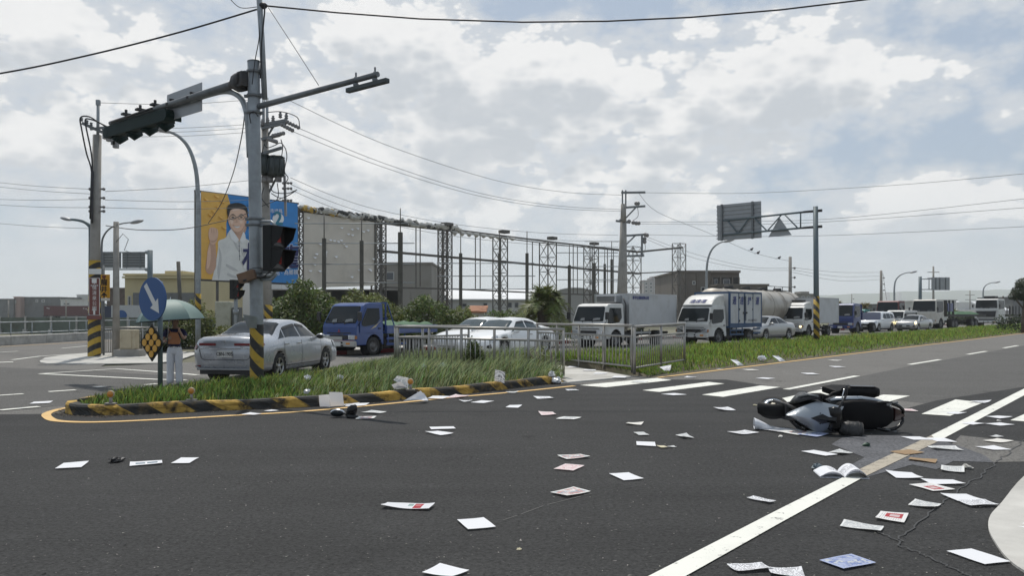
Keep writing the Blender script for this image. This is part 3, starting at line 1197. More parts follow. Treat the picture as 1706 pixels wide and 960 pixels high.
MB().box((-2.29, -.505, .80), (.06, .10, .035)).build('reversing_lamp', mat('reversing_lamp', (.8, .8, .8), .15), sed, .01)

# the long white electric saloon beyond the railings, and the one beside it
SPORT = [(-2.36, .42, .72, .98, .5, .64, .62, .52), (-2.28, .28, .80, 1.05, .78, .84, .80, .64), (-2.0, .22, .88, 1.08, .86, .90, .84, .66), (-1.6, .19, .92, 1.16, .87, .915, .855, .64),
         (-.85, .17, .93, 1.38, .87, .92, .86, .585), (-.25, .16, .92, 1.44, .87, .92, .86, .585), (.25, .16, .91, 1.41, .87, .92, .86, .575), (1.25, .17, .88, .96, .87, .92, .85, .70),
         (1.75, .18, .82, .87, .87, .915, .82, .68), (2.12, .2, .72, .76, .84, .87, .76, .62), (2.28, .24, .60, .65, .70, .74, .66, .54), (2.36, .36, .48, .54, .5, .54, .5, .42)]
TES = Vector((-.2, 29.75, 0))
tes, _ = car('white_sedan', 'white low coupe-like sedan with open tail waiting behind the grey railings', 'car', TES, radians(-123), M_WHT, SPORT, 2.88, .345, glass=M_GLASS2, sp=10)
tes['label'] = 'white low sleek sedan facing the camera behind the grey pedestrian railings'
car('white_sedan', 'second white sedan half hidden beside the sleek white one, before the bushes', 'car', TES + Vector((-1.0, 2.7, 0)), radians(-126), M_WHT, SPORT, 2.88, .345, glass=M_GLASS2, simple=True)
car('silver_sedan', 'silver sedan in the queue between the blue-trimmed box truck and the small white truck', 'car', (15.0, 46.4, 0), radians(-137), M_SILV2, kz=1.0, simple=True)
SUV = [(-2.3, .38, .85, 1.45, .6, .72, .74, .60), (-2.24, .28, 1.0, 1.62, .78, .84, .83, .66), (-1.9, .24, 1.02, 1.70, .84, .88, .86, .68), (-1.0, .22, 1.03, 1.74, .85, .89, .87, .68),
       (-.1, .22, 1.02, 1.74, .86, .89, .87, .68), (.42, .22, 1.01, 1.69, .86, .89, .87, .66), (1.18, .24, 1.0, 1.12, .86, .89, .86, .74), (1.75, .26, .95, 1.03, .85, .885, .83, .72),
       (2.1, .28, .86, .95, .82, .85, .78, .68), (2.24, .32, .7, .82, .7, .74, .70, .6), (2.3, .4, .6, .7, .52, .58, .56, .5)]
car('white_people_carrier', 'white tall people carrier in the queue behind the dark blue truck', 'car', (32.3, 69.3, 0), radians(-137), M_WHT, SUV, 2.75, .34, simple=True, suv=True)
car('silver_sedan', 'small silver car just ahead of the big white flatbed lorry', 'car', (36.4, 70.6, 0), radians(-137), M_SILV2, simple=True, lit=True)


def truck(name, label, loc, rz, cm, w=1.75, Lc=1.65, z0=.40, zt=2.02, zw=1.18, slant=.34, L=5.0, r=.36, ax1=.78, ax2=3.7, lit=False, bumper=None, group=None,
          grille='dark', plate=None, glass=M_GLASS, wheels2=True, deflector=None, roofc=None, dual=True, big=False):
    """a cab-over truck: x=0 is the front of the cab, the chassis runs to -L. Returns the thing."""
    t = thing(name, label, 'truck', loc, rz, group)
    h = w / 2
    tap = .07                                            # sides lean in above the waist
    prof = [(-.02, z0), (0.02, z0 + .12), (.03, zw - .12), (-.02, zw), (-slant, zt - .10), (-slant - .14, zt - .02), (-slant - .4, zt + .02), (-Lc + .05, zt), (-Lc, zt - .08), (-Lc, z0)]
    mb = MB()

    def yy(z):
        return h - (tap * max(0, (z - zw) / (zt - zw)))
    n = len(prof)
    vs = [(x, yy(z), z) for x, z in prof] + [(x, -yy(z), z) for x, z in prof]
    fs = [tuple(range(n)), tuple(reversed(range(n, 2 * n)))] + [(i, n + i, n + (i + 1) % n, (i + 1) % n) for i in range(n)]
    mb.add(vs, fs)
    cab = mb.build('cab', cm, t, .045, 3)
    cuts = [MB().cyl((-ax1, sg * (h - .32), r * 1.0), (-ax1, sg * (h + .4), r * 1.0), r + .1, 24).build('arch_cutter', M_DARK) for sg in (-1, 1)]
    cut(cab, cuts)
    mb = MB()
    for sg in (-1, 1):
        mb.lathe([(r + .1, sg * (h - .02)), (r + .09, sg * (h - .32)), (0, sg * (h - .32))], o=(-ax1, 0, r), axis='Y', n=20)
    mb.build('wheel_well', M_DARK, t)
    # windscreen on the sloping front
    nx, nz = (zt - .10 - zw), (slant - .02)
    nl = hypot(nx, nz)
    nrm = Vector((nx / nl, 0, nz / nl))

    def fr(u, v, off=.02):
        z = zw + (zt - .10 - zw) * v
        x = -.02 + (-slant + .02) * v
        return Vector((x, u * (yy(z) - .075), z)) + nrm * off
    c = [fr(-1, .07), fr(1, .07), fr(.99, .93), fr(-.99, .93)]
    mb = MB()
    k = .05
    pts = [fr(-.97, .03), fr(.97, .03), fr(1, .10), fr(.985, .90), fr(.93, .96), fr(-.93, .96), fr(-.985, .90), fr(-1, .10)]
    mb.prism(pts, -nrm * .03)
    ws = mb.build('windscreen', glass, t)
    for y0, w_ in ((-.55, .26), (.30, .34), (.62, .16)):
        a = fr(y0, .07, .026)
        MB().prism([a, a + Vector((0, w_, 0)), a + Vector((-.045, w_ - .03, .13)), a + Vector((-.04, .03, .10))], nrm * .004).build('dashboard_card', M_CARD, ws)
    mb = MB()
    for y0 in (-.35, .28):
        a = fr(y0 / h, .02, .03)
        mb.bar(a, a + Vector((0, .52, .10)), .02, .015)
        mb.bar(a, a + Vector((0, 0, -.05)), .03, .02)
    mb.build('wiper', M_BLK, ws)
    # doors
    for sg in (1, -1):
        def S(x, z, off=.0):
            return Vector((x, sg * (yy(z) + off), z))
        d0, d1 = -.30, -Lc + .14
        zq = z0 + .16
        mb = MB()
        poly = [S(-.16, zw - .05, .0), S(-slant - .16, zt - .12, .0), S(d1, zt - .12, .0), S(d1, max(zq, r * 2 + .16), .0), S(-.16, max(zq, r * 2 + .16), .0)]
        mb.prism(poly, (0, sg * .012, 0))
        dr = mb.build('door', cm, t)
        poly = [S(-.26, zw + .06, .014), S(-slant - .18, zt - .19, .014), S(d1 + .10, zt - .19, .014), S(d1 + .10, zw + .18, .014), S(d1 + .32, zw - .02, .014), S(-.40, zw - .10, .014), S(-.26, zw - .06, .014)]
        mb = MB()
        mb.prism(poly, (0, sg * .008, 0))
        mb.build('window', glass, dr)
        mb = MB()
        mb.box(S(d1 + .12, zw - .18, .02), (.14, .03, .05))
        mb.build('handle', M_BLK, dr, .01)
        # mirrors on arms
        mb = MB()
        a = S(-.12, zw + .30, .01)
        b2 = a + Vector((.16, sg * .17, .1))
        mb.tube([a, a + Vector((.1, sg * .1, .08)), b2], .014, 6)
        mb.tube([a + Vector((0, 0, -.35)), a + Vector((.12, sg * .14, -.28)), b2 + Vector((0, 0, -.3))], .014, 6)
        o = mb.build('mirror_arm', M_BLK, t)
        MB().box(b2 + Vector((0, sg * .03, -.12)), (.08, .17, .34)).build('mirror', M_BLK, o, .03)
        mb = MB()
        mb.box((.035, sg * (h - .22), z0 + .30), (.05, .34, .17))
        hl = mb.build('headlight', M_LAMP, t, .02)
        if lit:
            MB().ball((.062, sg * (h - .17), z0 + .29), (.02, .085, .07), 12).build('lit_bulb', M_LIT, hl)
        MB().box((.02, sg * (h - .02), z0 + .30), (.10, .05, .13)).build('indicator', mat('indicator_dull', (.32, .13, .04), .3), t, .015)
        mb = MB()
        mb.box((-ax1 - r - .12, sg * (h - .16), r + .05), (.03, .30, .42))
        mb.build('mud_flap', M_BLK, t)
    mb = MB()
    mb.box((.035, 0, z0 + .30), (.045, w - .86, .15))
    mb.box((.04, 0, z0 + .46), (.03, w - .5, .03))
    g_ = mb.build('grille', M_BLK if grille == 'dark' else M_CHR, t, .012)
    if grille == 'bars':
        mb = MB()
        for q in range(3):
            mb.box((.06, 0, z0 + .25 + q * .055), (.02, w - .9, .022))
        mb.build('grille_bar', M_BLK, g_)
    mb = MB()
    mb.box((.05, 0, z0 + .06), (.16, w - .02, .22))
    bp = mb.build('bumper', bumper or cm, t, .03, 3)
    mb = MB()
    mb.box((.125, 0, z0 + .10), (.02, .55, .07))
    mb.box((.125, 0, z0 - .005), (.02, .62, .05))
    mb.build('air_intake', M_DARK, bp)
    for sg in (-1, 1):
        MB().box((.128, sg * (h - .32), z0 + .07), (.02, .2, .075)).build('fog_lamp', M_AMB if sg > 0 and not lit else M_LAMP, bp, .01)
    MB().box((.137, 0, z0 + .05), (.012, .36, .15)).build('number_plate', M_PLATE, bp)
    # chassis
    mb = MB()
    for sg in (-1, 1):
        mb.bar((-.2, sg * .38, r + .22), (-L, sg * .38, r + .22), .09, .16)
    for x in (-ax1, -ax2):
        mb.bar((x, -h + .1, r), (x, h - .1, r), .12, .12)
    mb.box((-ax1 - 1.1, h - .35, r + .1), (.7, .4, .34))
    mb.box((-ax1 - 1.0, -h + .35, r + .1), (.55, .4, .34))
    mb.build('chassis', M_STEEL, t, .01)
    for sg in (-1, 1):
        wheel(t, -ax1, sg * (h - .13), r, .2, M_RIMD, 0)
        if wheels2:
            wheel(t, -ax2, sg * (h - .22), r, .19, M_RIMD, 0, dual)
    return t


def cargo_box(t, x0, x1, w, zb, zt, m, trim=None, tw=.06, name='cargo_box'):
    """a van body: panels with trim along every edge"""
    mb = MB()
    mb.box(((x0 + x1) / 2, 0, (zb + zt) / 2), (x0 - x1, w, zt - zb))
    o = mb.build(name, m, t, .01, 1)
    mb = MB()
    h = w / 2
    e = .012
    for sg in (-1, 1):
        for z in (zb, zt):
            mb.box(((x0 + x1) / 2, sg * (h - tw / 2 + e), z + (tw / 2 - e if z == zb else -tw / 2 + e)), (x0 - x1 + 2 * e, tw, tw))
        for x in (x0, x1):
            mb.box((x + (-tw / 2 + e if x == x0 else tw / 2 - e), sg * (h - tw / 2 + e + .002), (zb + zt) / 2), (tw, tw, zt - zb - 2 * tw + .04))
    for z in (zb, zt):
        for x in (x0, x1):
            mb.box((x + (-tw / 2 + e + .003 if x == x0 else tw / 2 - e - .003), 0, z + (tw / 2 - e + .002 if z == zb else -tw / 2 + e - .002)), (tw, w - 2 * tw + .04, tw))
    mb.build('edge_trim', trim or M_ALU, o)
    return o


def side_guard(t, x0, x1, h, z, m, name='side_guard'):
    for sg in (1, -1):
        mb = MB()
        for dz in (0, -.22):
            mb.bar((x0, sg * (h - .04), z + dz), (x1, sg * (h - .04), z + dz), .03, .09)
        for x in (x0 - .1, (x0 + x1) / 2, x1 + .1):
            mb.bar((x, sg * (h - .06), z + .15), (x, sg * (h - .06), z - .26), .04, .05, up=(1, 0, 0))
        mb.build(name, m, t)


LT = lambda x, y, z: (Vector((x, y, z)), frame((-1, 0, 0), (0, 1, 0)))     # writing on a vehicle's left side
QH = radians(-131)

# 1 the blue flatbed beside the silver saloon
t = truck('blue_flatbed_truck', 'blue small flatbed truck with silver bumper and a green tarpaulin on its load', (-6.45, 29.2, 0), radians(-122), M_TRB, w=1.72, Lc=1.5, zt=1.98, zw=1.20,
          slant=.42, L=4.9, ax1=.95, ax2=3.55, r=.35, bumper=mat('bumper_silver', (.40, .40, .39), .4, .5))
mb = MB()
mb.box((.07, -.20, .655), (.02, .80, .13))
mb.build('lower_trim', mat('trim_grey', (.42, .42, .40), .45, .4), t, .01)
mb = MB()
mb.box((.075, 0, .565), (.02, 1.55, .03))
mb.build('red_band', M_REDINK, t)
mb = MB()
for a in (90, 210, 330):
    d = Vector((0, cos(radians(a)), sin(radians(a)))) * .06
    s_ = Vector((0, -d.z, d.y)) * .55
    mb.prism([Vector((.032, -.0, .93)), Vector((.032, 0, .93)) + d * .6 + s_ * .6, Vector((.032, 0, .93)) + d * 1.25, Vector((.032, 0, .93)) + d * .6 - s_ * .6], (.01, 0, 0))
mb.build('emblem', M_REDINK, t)
lettering('CANTER', .11, M_GREYINK, t, Vector((.037, -.1, .785)), frame((0, 1, 0), (1, 0, 0)), ext=.002, sx=1.6)
for k in range(3):
    mb = MB()
    y = .86 + .016
    x, z = -.72 - k * .06, .98 + k * .045
    mb.prism([(x, y, z), (x - .30 + k * .03, y, z + .10), (x - .52, y, z + .30 - k * .02), (x - .26, y, z + .13)], (0, .004, 0))
    mb.build('door_stripe', M_STRIPE, t)
for sg in (1, -1):
    mb = MB()
    mb.prism([(-1.05 - .42, sg * .862, .42), (-.05, sg * .862, .42), (-.05, sg * .862, .66), (-.55, sg * .862, .72), (-1.47, sg * .862, .74), (-1.47, sg * .862, .60), (-1.42, sg * .862, .60), (-1.3, sg * .862, .74), (-.95, sg * .862, .82), (-.6, sg * .862, .74), (-.45, sg * .862, .5)], (0, sg * .008, 0))
mb = MB()
mb.box((-3.25, 0, .84), (3.2, 1.75, .07))
bed = mb.build('flatbed', M_TRB, t, .01)
for sg in (1, -1):
    MB().box((-3.25, sg * .865, .99), (3.2, .035, .27)).build('side_board', M_TRB, t, .008)
MB().box((-4.84, 0, .99), (.035, 1.7, .27)).build('tail_board', M_TRB, t, .008)
mb = MB()
for y in (-.8, -.4, 0, .4, .8):
    mb.bar((-1.66, y, .88), (-1.66, y, 2.03), .05)
for z in (1.4, 2.0):
    mb.bar((-1.69, -.85, z), (-1.69, .85, z), .05)
mb.bar((-1.72, .85, 1.95), (-2.1, .86, 1.12), .035)
mb.build('head_rack', M_TRB, t)
mb = MB()
mb.grid(lambda u, v: Vector((-1.85 - 2.9 * u, -.83 + 1.66 * v, 1.08 + .20 * sin(pi * v) ** .6 * (1 - .35 * u) + .035 * sin(u * 17 + v * 4) + .03 * sin(v * 13 + u * 5))), 26, 14)
mb.build('tarpaulin', M_TARP, t)
side_guard(t, -1.7, -2.9, .86, .62, M_TRB)

# 2 the white refrigerated truck
t = truck('white_refrigerated_truck', 'white refrigerated truck with grey cooling unit above its cab, company name high on the side', (3.5, 36.0, 0), radians(-133), M_TRW, w=1.85, Lc=1.62, z0=.42, zt=2.03, zw=1.2,
          slant=.30, L=6.2, ax1=.95, ax2=4.6, r=.38, bumper=M_TRW)
bx = cargo_box(t, -1.85, -6.1, 2.0, .92, 2.52, M_BOXW, M_ALU, .075)
lettering('聯宇企業有限公司', .175, M_BLUEINK, bx, *LT(-2.85, 1.012, 2.32), name='lettering', ext=.001, bold=.006)
mb = MB()
mb.box((-1.62, 0, 2.28), (.5, 1.2, .34))
o = mb.build('cooling_unit', M_ALU, t, .03)
mb = MB()
for k in range(6):
    mb.box((-1.36, 0, 2.15 + k * .045), (.02, 1.0, .022))
mb.build('cooling_grille', M_BLK, o)
mb = MB()
mb.tube([(-1.75, .75, 2.3), (-1.75, .9, 2.0), (-1.75, .9, .9)], .03, 8)
mb.build('coolant_pipe', M_BLK, t)
mb = MB()
for y in (-.28, 0, .28):
    mb.box((.04, y, .985), (.02, .11, .035))
mb.build('badge', M_ALU, t)
side_guard(t, -2.3, -3.9, .92, .66, M_ALU)

# 3 the box truck with blue trim
t = truck('box_truck', 'white box truck with dark blue trim and a wind deflector on its cab', (9.1, 39.4, 0), radians(-137), M_TRW, w=1.9, Lc=1.65, z0=.42, zt=1.98, zw=1.16, slant=.34,
          L=5.2, ax1=.98, ax2=3.95, r=.39, bumper=M_TRW)
bx = cargo_box(t, -1.78, -4.95, 2.1, .86, 2.70, M_BOXW, M_BOXB, .09)
mb = MB()
for x in (-2.64, -3.17, -3.25, -4.05):
    mb.box((x, 1.052, 1.78), (.07, .02, 1.8))
mb.box((-3.37, 1.05, 1.01), (3.1, .018, .14))
mb.build('side_trim', M_BOXB, bx)
for x in (-2.905, -3.65):
    o = MB().box((x, 1.052, 1.82), (.44 if x > -3.5 else .72, .012, 1.5)).build('side_door', M_BOXW, bx)
    mb = MB()
    for z in (1.2, 1.8, 2.4):
        mb.box((x + (.22 if x > -3.5 else -.36), 1.07, z), (.05, .03, .10))
    mb.build('hinge', M_STEEL, o)
    mb = MB()
    mb.bar((-3.14 if x > -3.5 else -3.29, 1.085, 1.2), (-3.14 if x > -3.5 else -3.29, 1.085, 2.5), .022)
    mb.box((-3.09 if x > -3.5 else -3.36, 1.09, 1.62), (.12, .03, .09))
    mb.build('lock_bar', M_STEEL, o)
for x, ch in ((-2.2, '通'), (-2.905, '達'), (-3.65, '捷'), (-4.48, '運')):
    lettering(ch, .46, M_BLUEINK, bx, *LT(x, 1.066, 2.22), ext=.001, sx=.8, bold=.008, shear=.15)
lettering('04-26999221', .16, M_GREYINK, bx, *LT(-4.0, 1.066, 1.22), ext=.001, sx=1.1)
mb = MB()
prof = [(-.36, 1.98), (-.46, 2.06), (-.66, 2.28), (-.9, 2.44), (-1.2, 2.54), (-1.55, 2.56), (-1.6, 1.98)]
rings = []
for y, k in ((-.86, .86), (-.82, .97), (-.6, 1.0), (.6, 1.0), (.82, .97), (.86, .86)):
    rings.append([Vector((x, y, 1.97 + (z - 1.97) * k)) for x, z in prof])
mb.loft(rings)
df = mb.build('wind_deflector', M_TRW, t, 0)
dn = Vector((.80, 0, .6)).normalized()
lettering('通達運', .27, M_BLUEINK, df, Vector((-.562, -.05, 2.20)), frame((0, 1, 0), Vector((.22, 0, .20))), ext=.001, sx=1.2, bold=.004, shear=.2)
mb = MB()
for sg in (-1, 1):
    mb.bar((.075, sg * .2, .60), (.07, sg * .82, .82), .02, .04)
mb.bar((.075, -.6, .68), (.075, .6, .68), .02, .025)
mb.build('grille_trim', M_CHR, t)
side_guard(t, -1.95, -3.3, .98, .72, M_BOXB)
mb = MB()
mb.box((-4.6, .96, .55), (.7, .05, .1))
mb.box((-4.6, .96, .78), (.7, .05, .1))
mb.build('tail_guard', M_BOXB, t)

# 4 the small white truck with its headlights on
t = truck('white_box_truck', 'small white box truck with both headlights lit beside the striped gantry post', (18.5, 52.0, 0), radians(-133), M_TRW, w=1.85, Lc=1.7, z0=.42, zt=2.08, zw=1.2, slant=.32,
          L=6.0, ax1=.95, ax2=4.4, r=.38, lit=True, grille='bars')
bx = cargo_box(t, -2.0, -6.0, 2.0, .92, 2.66, M_BOXW, M_ALU, .06)
mb = MB()
prof = [(-.55, 2.06), (-.7, 2.2), (-1.0, 2.32), (-1.6, 2.36), (-1.65, 2.06)]
mb.loft([[Vector((x, y, 2.2 + (z - 2.2) * k)) for x, z in prof] for y, k in ((-.8, .7), (-.7, 1), (.7, 1), (.8, .7))])
o = mb.build('roof_fairing', M_TRW, t)
mb = MB()
mb.box((-1.3, 0, 2.42), (.5, .9, .14))
mb.build('cooling_unit', M_STEEL, t, .02)
side_guard(t, -2.3, -3.7, .92, .66, M_STEEL)

# 5 and 6 the dark blue truck and the teal tipper beside it
t = truck('dark_blue_truck', 'dark blue truck cab in the queue just past the small white box truck', (25.9, 61.5, 0), radians(-134), M_TRB2, w=1.95, Lc=1.7, z0=.45, zt=2.35, zw=1.35, slant=.28, L=6, ax1=1.0, ax2=4.6, r=.42, bumper=M_TRB2)
mb = MB()
mb.box((-3.9, 0, 1.1), (4.1, 2.0, .12))
for sg in (-1, 1):
    mb.box((-3.9, sg * .98, 1.4), (4.1, .05, .5))
mb.box((-1.88, 0, 1.7), (.06, 1.9, 1.2))
mb.build('cargo_bed', M_TRB2, t)
t = truck('teal_tipper_truck', 'teal tipper truck standing behind the dark blue truck', (32.6, 74.4, 0), radians(-134), M_TEAL, w=1.95, Lc=1.7, z0=.45, zt=1.95, zw=1.25, slant=.28, L=6, ax1=1.0, ax2=4.6, r=.42)
mb = MB()
mb.box((-3.9, 0, 1.2), (4.1, 2.05, .8))
for x in (-2.3, -3.1, -3.9, -4.7, -5.5):
    for sg in (-1, 1):
        mb.box((x, sg * 1.05, 1.2), (.08, .08, .78))
mb.build('tipper_body', M_TEAL, t, .02)
# 7 white van
t = truck('white_van', 'white boxy van with a yellow badge behind the people carrier', (37.0, 75.6, 0), radians(-134), M_TRW, w=1.75, Lc=4.4, z0=.3, zt=1.86, zw=1.1, slant=.55, L=4.5, ax1=.8, ax2=3.4, r=.33, dual=False)
for x in (-2.2, -3.6):
    o = MB().prism([(x + .5, .84, 1.2), (x - .5, .84, 1.2), (x - .5, .81, 1.6), (x + .5, .81, 1.6)], (0, .04, 0)).build('side_window', M_GLASS, t)
# 8 the big white lorry with a dark flatbed trailer
t = truck('white_flatbed_lorry', 'big cream lorry pulling a long dark flatbed with a crane frame behind its cab', (42.3, 80.2, 0), radians(-140), mat('lorry_cream', (.52, .50, .45), .4, coat=.2, dirt=(.3, .28, .24), da=.4), w=2.4, Lc=2.1, z0=.55, zt=3.0, zw=1.75, slant=.22, L=13.5, ax1=1.3, ax2=10.8, r=.5, grille='bars')
mb = MB()
mb.box((-8.2, 0, 1.35), (10.6, 2.45, .22))
mb.box((-2.8, 0, 2.1), (.15, 2.4, 1.7))
mb.build('flatbed', M_STEEL, t)
for x in (-3.6, -4.6):
    for sg in (-1, 1):
        mb = MB().box((x, sg * 1.1, 2.0), (.16, .16, 1.9)).build('stanchion', M_STEEL, t)
mb = MB()
mb.box((-3.9, 0, 2.2), (1.5, 2.3, .9))
mb.build('load_crate', M_TRB2, t, .03)
for x in (-4.3, -5.1, -9.6):
    for sg in (-1, 1):
        wheel(t, x, sg * .98, .5, .25, M_RIMD, 0, True)
for x in (-6.5, -8.2, -9.7, -11.3):
    mb = MB()
    mb.grid(lambda u, v: Vector((x - .75 + 1.5 * u, -1.1 + 2.2 * v, 1.46 + .32 * (sin(pi * u) * sin(pi * v)) ** .5 + .03 * sin(19 * u + 7 * v))), 8, 8)
    mb.build('tarpaulin', M_TARP, t)
# 9 a reddish lorry hidden behind it
t = truck('maroon_lorry', 'maroon lorry cab mostly hidden behind the cream flatbed lorry', (40.0, 83.2, 0), radians(-136), M_MAROON, w=2.3, Lc=2.0, z0=.55, zt=2.9, zw=1.7, slant=.2, L=8, ax1=1.3, ax2=6, r=.48)
mb = MB().box((-5, 0, 1.4), (5.8, 2.4, .25)).build('flatbed', M_STEEL, t)
# 10 the far white tractor with a stake flatbed
t = truck('white_tractor_lorry', 'white tractor lorry with big black grille and stake flatbed ending the queue', (55.0, 90.5, 0), radians(-141), M_TRW, w=2.45, Lc=2.2, z0=.55, zt=3.25, zw=2.15, slant=.14, L=13, ax1=1.35, ax2=10.4, r=.5)
mb = MB()
mb.prism([(.045, -.95, 1.15), (.045, .95, 1.15), (.045, 1.05, 1.85), (.045, -1.05, 1.85)], (.03, 0, 0))
mb.build('front_grille', M_BLK, t, .01)
mb = MB().box((-8, 0, 1.35), (9.6, 2.45, .25)).build('flatbed', M_STEEL, t)
for k in range(9):
    for sg in (-1, 1):
        MB().box((-3.6 - k * 1.05, sg * 1.18, 1.95), (.09, .09, 1.0)).build('stake', M_STEEL, t)
mb = MB()
mb.tube([(-2.5, .9, 1.0), (-2.5, .9, 3.6)], .09, 10)
mb.build('exhaust_stack', M_STEEL, t)
mb = MB().box((-1.4, 0, 3.45), (1.0, 1.2, .3)).build('roof_unit', M_BLK, t, .05)

# the tank lorry behind the box truck and the silver car
t = thing('tank_lorry', 'long pale tank trailer standing behind the silver sedan in the queue', 'truck', (15.6, 50.6, 0), radians(-131))
mb = MB()
prof = [(-6.2, .2), (-6.15, .7), (-6.0, .98), (-5.7, 1.08), (0, 1.1), (5.7, 1.08), (6.0, .98), (6.15, .7), (6.2, .2)]
mb.lathe([(r_, x) for x, r_ in prof], o=(0, 0, 2.02), axis='X', n=28)
mb.build('tank', mat('tank_cream', (.45, .42, .37), .45, .2, dirt=(.22, .18, .14), ds=.8, da=.65), t)
mb = MB()
for x in np.linspace(-4.8, 4.8, 6):
    mb.lathe([(1.09, x - .04), (1.125, x - .02), (1.125, x + .02), (1.09, x + .04)], o=(0, 0, 2.02), axis='X', n=28)
mb.build('tank_band', mat('tank_band', (.36, .33, .29), .5, .3), t)
mb = MB()
mb.bar((-5.5, 0, 3.14), (5.5, 0, 3.14), .5, .04)
for x in (-4, -1.5, 1, 3.5):
    mb.cyl((x, 0, 3.08), (x, 0, 3.3), .28, 14)
mb.bar((-5.5, .3, 3.4), (-1.5, .3, 3.4), .04)
for x in np.linspace(-5.5, -1.5, 4):
    mb.bar((x, .3, 3.1), (x, .3, 3.4), .035, up=(1, 0, 0))
mb.build('walkway', M_STEEL, t)
mb = MB()
mb.box((0, 0, .95), (12, 1.0, .2))
for x in (-4.6, -3.4, 3.8):
    mb.box((x, 0, .7), (.5, 1.8, .5))
mb.build('chassis', M_STEEL, t)
for x in (-5.0, -3.8, 3.6, 5.0):
    for sg in (-1, 1):
        wheel(t, x, sg * 1.0, .5, .28, M_RIMD, 0, True)

# the left-hand yard beyond the fence: a container lorry and a yellow cab
t = thing('container_lorry', 'dark red container lorry with white cab passing beyond the green roadside fence', 'truck', (-112.5, 200, 0), radians(2))
mb = MB()
mb.box((0, 0, 2.2), (13.4, 2.4, 2.5))
bx = mb.build('container', mat('container_red', (.10, .025, .03), .6, var=.15, dirt=(.05, .02, .02), da=.4), t)
mb = MB()
for x in np.linspace(-6.4, 6.4, 40):
    mb.box((x, -1.215, 2.2), (.12, .03, 2.2))
stuff(mb.build('corrugation', MATS['container_red'], bx))
mb = MB()
for x, z in ((-5.8, 2.9), (-5.4, 2.8), (3.3, 2.8), (3.9, 2.7), (4.3, 2.4), (4.9, 2.9), (5.3, 2.6), (5.6, 2.2)):
    mb.box((x, -1.24, z), (.35, .02, .16))
mb.build('marking', M_PLATE, bx)
mb = MB()
mb.box((0, 0, .8), (14.5, 1.2, .25))
mb.build('chassis', M_STEEL, t)
for x in (-5.6, -4.4, 5.2, 7.8):
    for sg in (-1, 1):
        wheel(t, x, sg * 1.0, .5, .3, M_RIMD, 0, True)
mb = MB()
mb.prism([(6.9, -1.2, .6), (9.2, -1.2, .6), (9.3, -1.2, 1.5), (8.9, -1.2, 2.5), (7.3, -1.2, 2.75), (6.9, -1.2, 2.3)], (0, 2.4, 0))
cb = mb.build('cab', M_TRW, t, .08)
MB().prism([(7.9, -1.22, 1.6), (8.9, -1.22, 1.6), (8.75, -1.22, 2.3), (7.9, -1.22, 2.3)], (0, .02, 0)).build('window', M_GLASS, cb)
t = thing('yellow_truck', 'orange-yellow truck cab beyond the green fence, beside the container lorry', 'truck', (-93.5, 190, 0), 0)
mb = MB()
mb.prism([(-1.7, -1.2, .6), (1.8, -1.2, .6), (1.9, -1.2, 1.7), (1.5, -1.2, 2.6), (1.2, -1.2, 2.75), (-1.6, -1.2, 2.75), (-1.75, -1.2, 2.5)], (0, 2.4, 0))
cb = mb.build('cab', mat('truck_yellow', (.62, .28, .03), .45), t, .08)
for a, b in ((-1.45, -.95), (-.75, .35), (.5, 1.45)):
    MB().prism([(a, -1.23, 1.3), (b, -1.23, 1.3), (b - .05, -1.23, 2.15), (a, -1.23, 2.15)], (0, .03, 0)).build('window', M_GLASS, cb)
for x in (-1.0, 1.1):
    for sg in (-1, 1):
        wheel(t, x, sg * 1.0, .5, .3, M_RIMD, 0)

# ------------------------------------------------------------------ poles, signals, signs, railings
M_GALV = mat('galvanised', (.30, .325, .34), .5, .35, var=.14, vs=5, dirt=(.19, .19, .18), ds=2, da=.4)
M_GALVD = mat('galvanised_dark', (.17, .18, .185), .55, .35, var=.2, vs=5)
M_BLUEG = mat('painted_bluegrey', (.115, .15, .165), .5, .2, var=.15, dirt=(.2, .2, .19), ds=2, da=.3)
M_RAIL = mat('stainless_rail', (.34, .33, .31), .42, .75, var=.15, vs=6, dirt=(.2, .17, .13), ds=3, da=.35)
M_SIGBLK = mat('signal_black', (.010, .011, .011), .55, spec=.25)
M_SIGGRN = mat('signal_green', (.004, .018, .016), .6, var=.2, spec=.2)
M_PLATEBACK = mat('sign_back', (.33, .34, .35), .5, .5, var=.1, vs=3)
M_CABLE = mat('black_cable', (.025, .025, .027), .6)
M_WIRE = mat('grey_wire', (.10, .105, .11), .6, .2)
M_PORC = mat('insulator', (.20, .19, .185), .3, var=.3, vs=20)
M_TRAFO = mat('transformer_green', (.025, .035, .035), .5, var=.2)
M_SBLUE = mat('sign_blue', (.012, .075, .235), .4)
M_SWHITE = mat('sign_white', (.66, .66, .64), .45)
M_SYEL = mat('sign_yellow', (.62, .33, .03), .45)
M_REFL = mat('reflector_amber', (.62, .32, .03), .3, spec=.7)
M_SBROWN = mat('sign_brown', (.155, .05, .04), .5)
M_BEIGE = mat('cabinet_beige', (.42, .36, .25), .6, var=.12, dirt=(.22, .17, .11), ds=3, da=.5)
M_LEDRED = mat('led_red', (.16, .01, .01), .4, emit=(1, .05, .04), es=.04)
M_LENS = mat('lens_dark', (.035, .03, .03), .25)


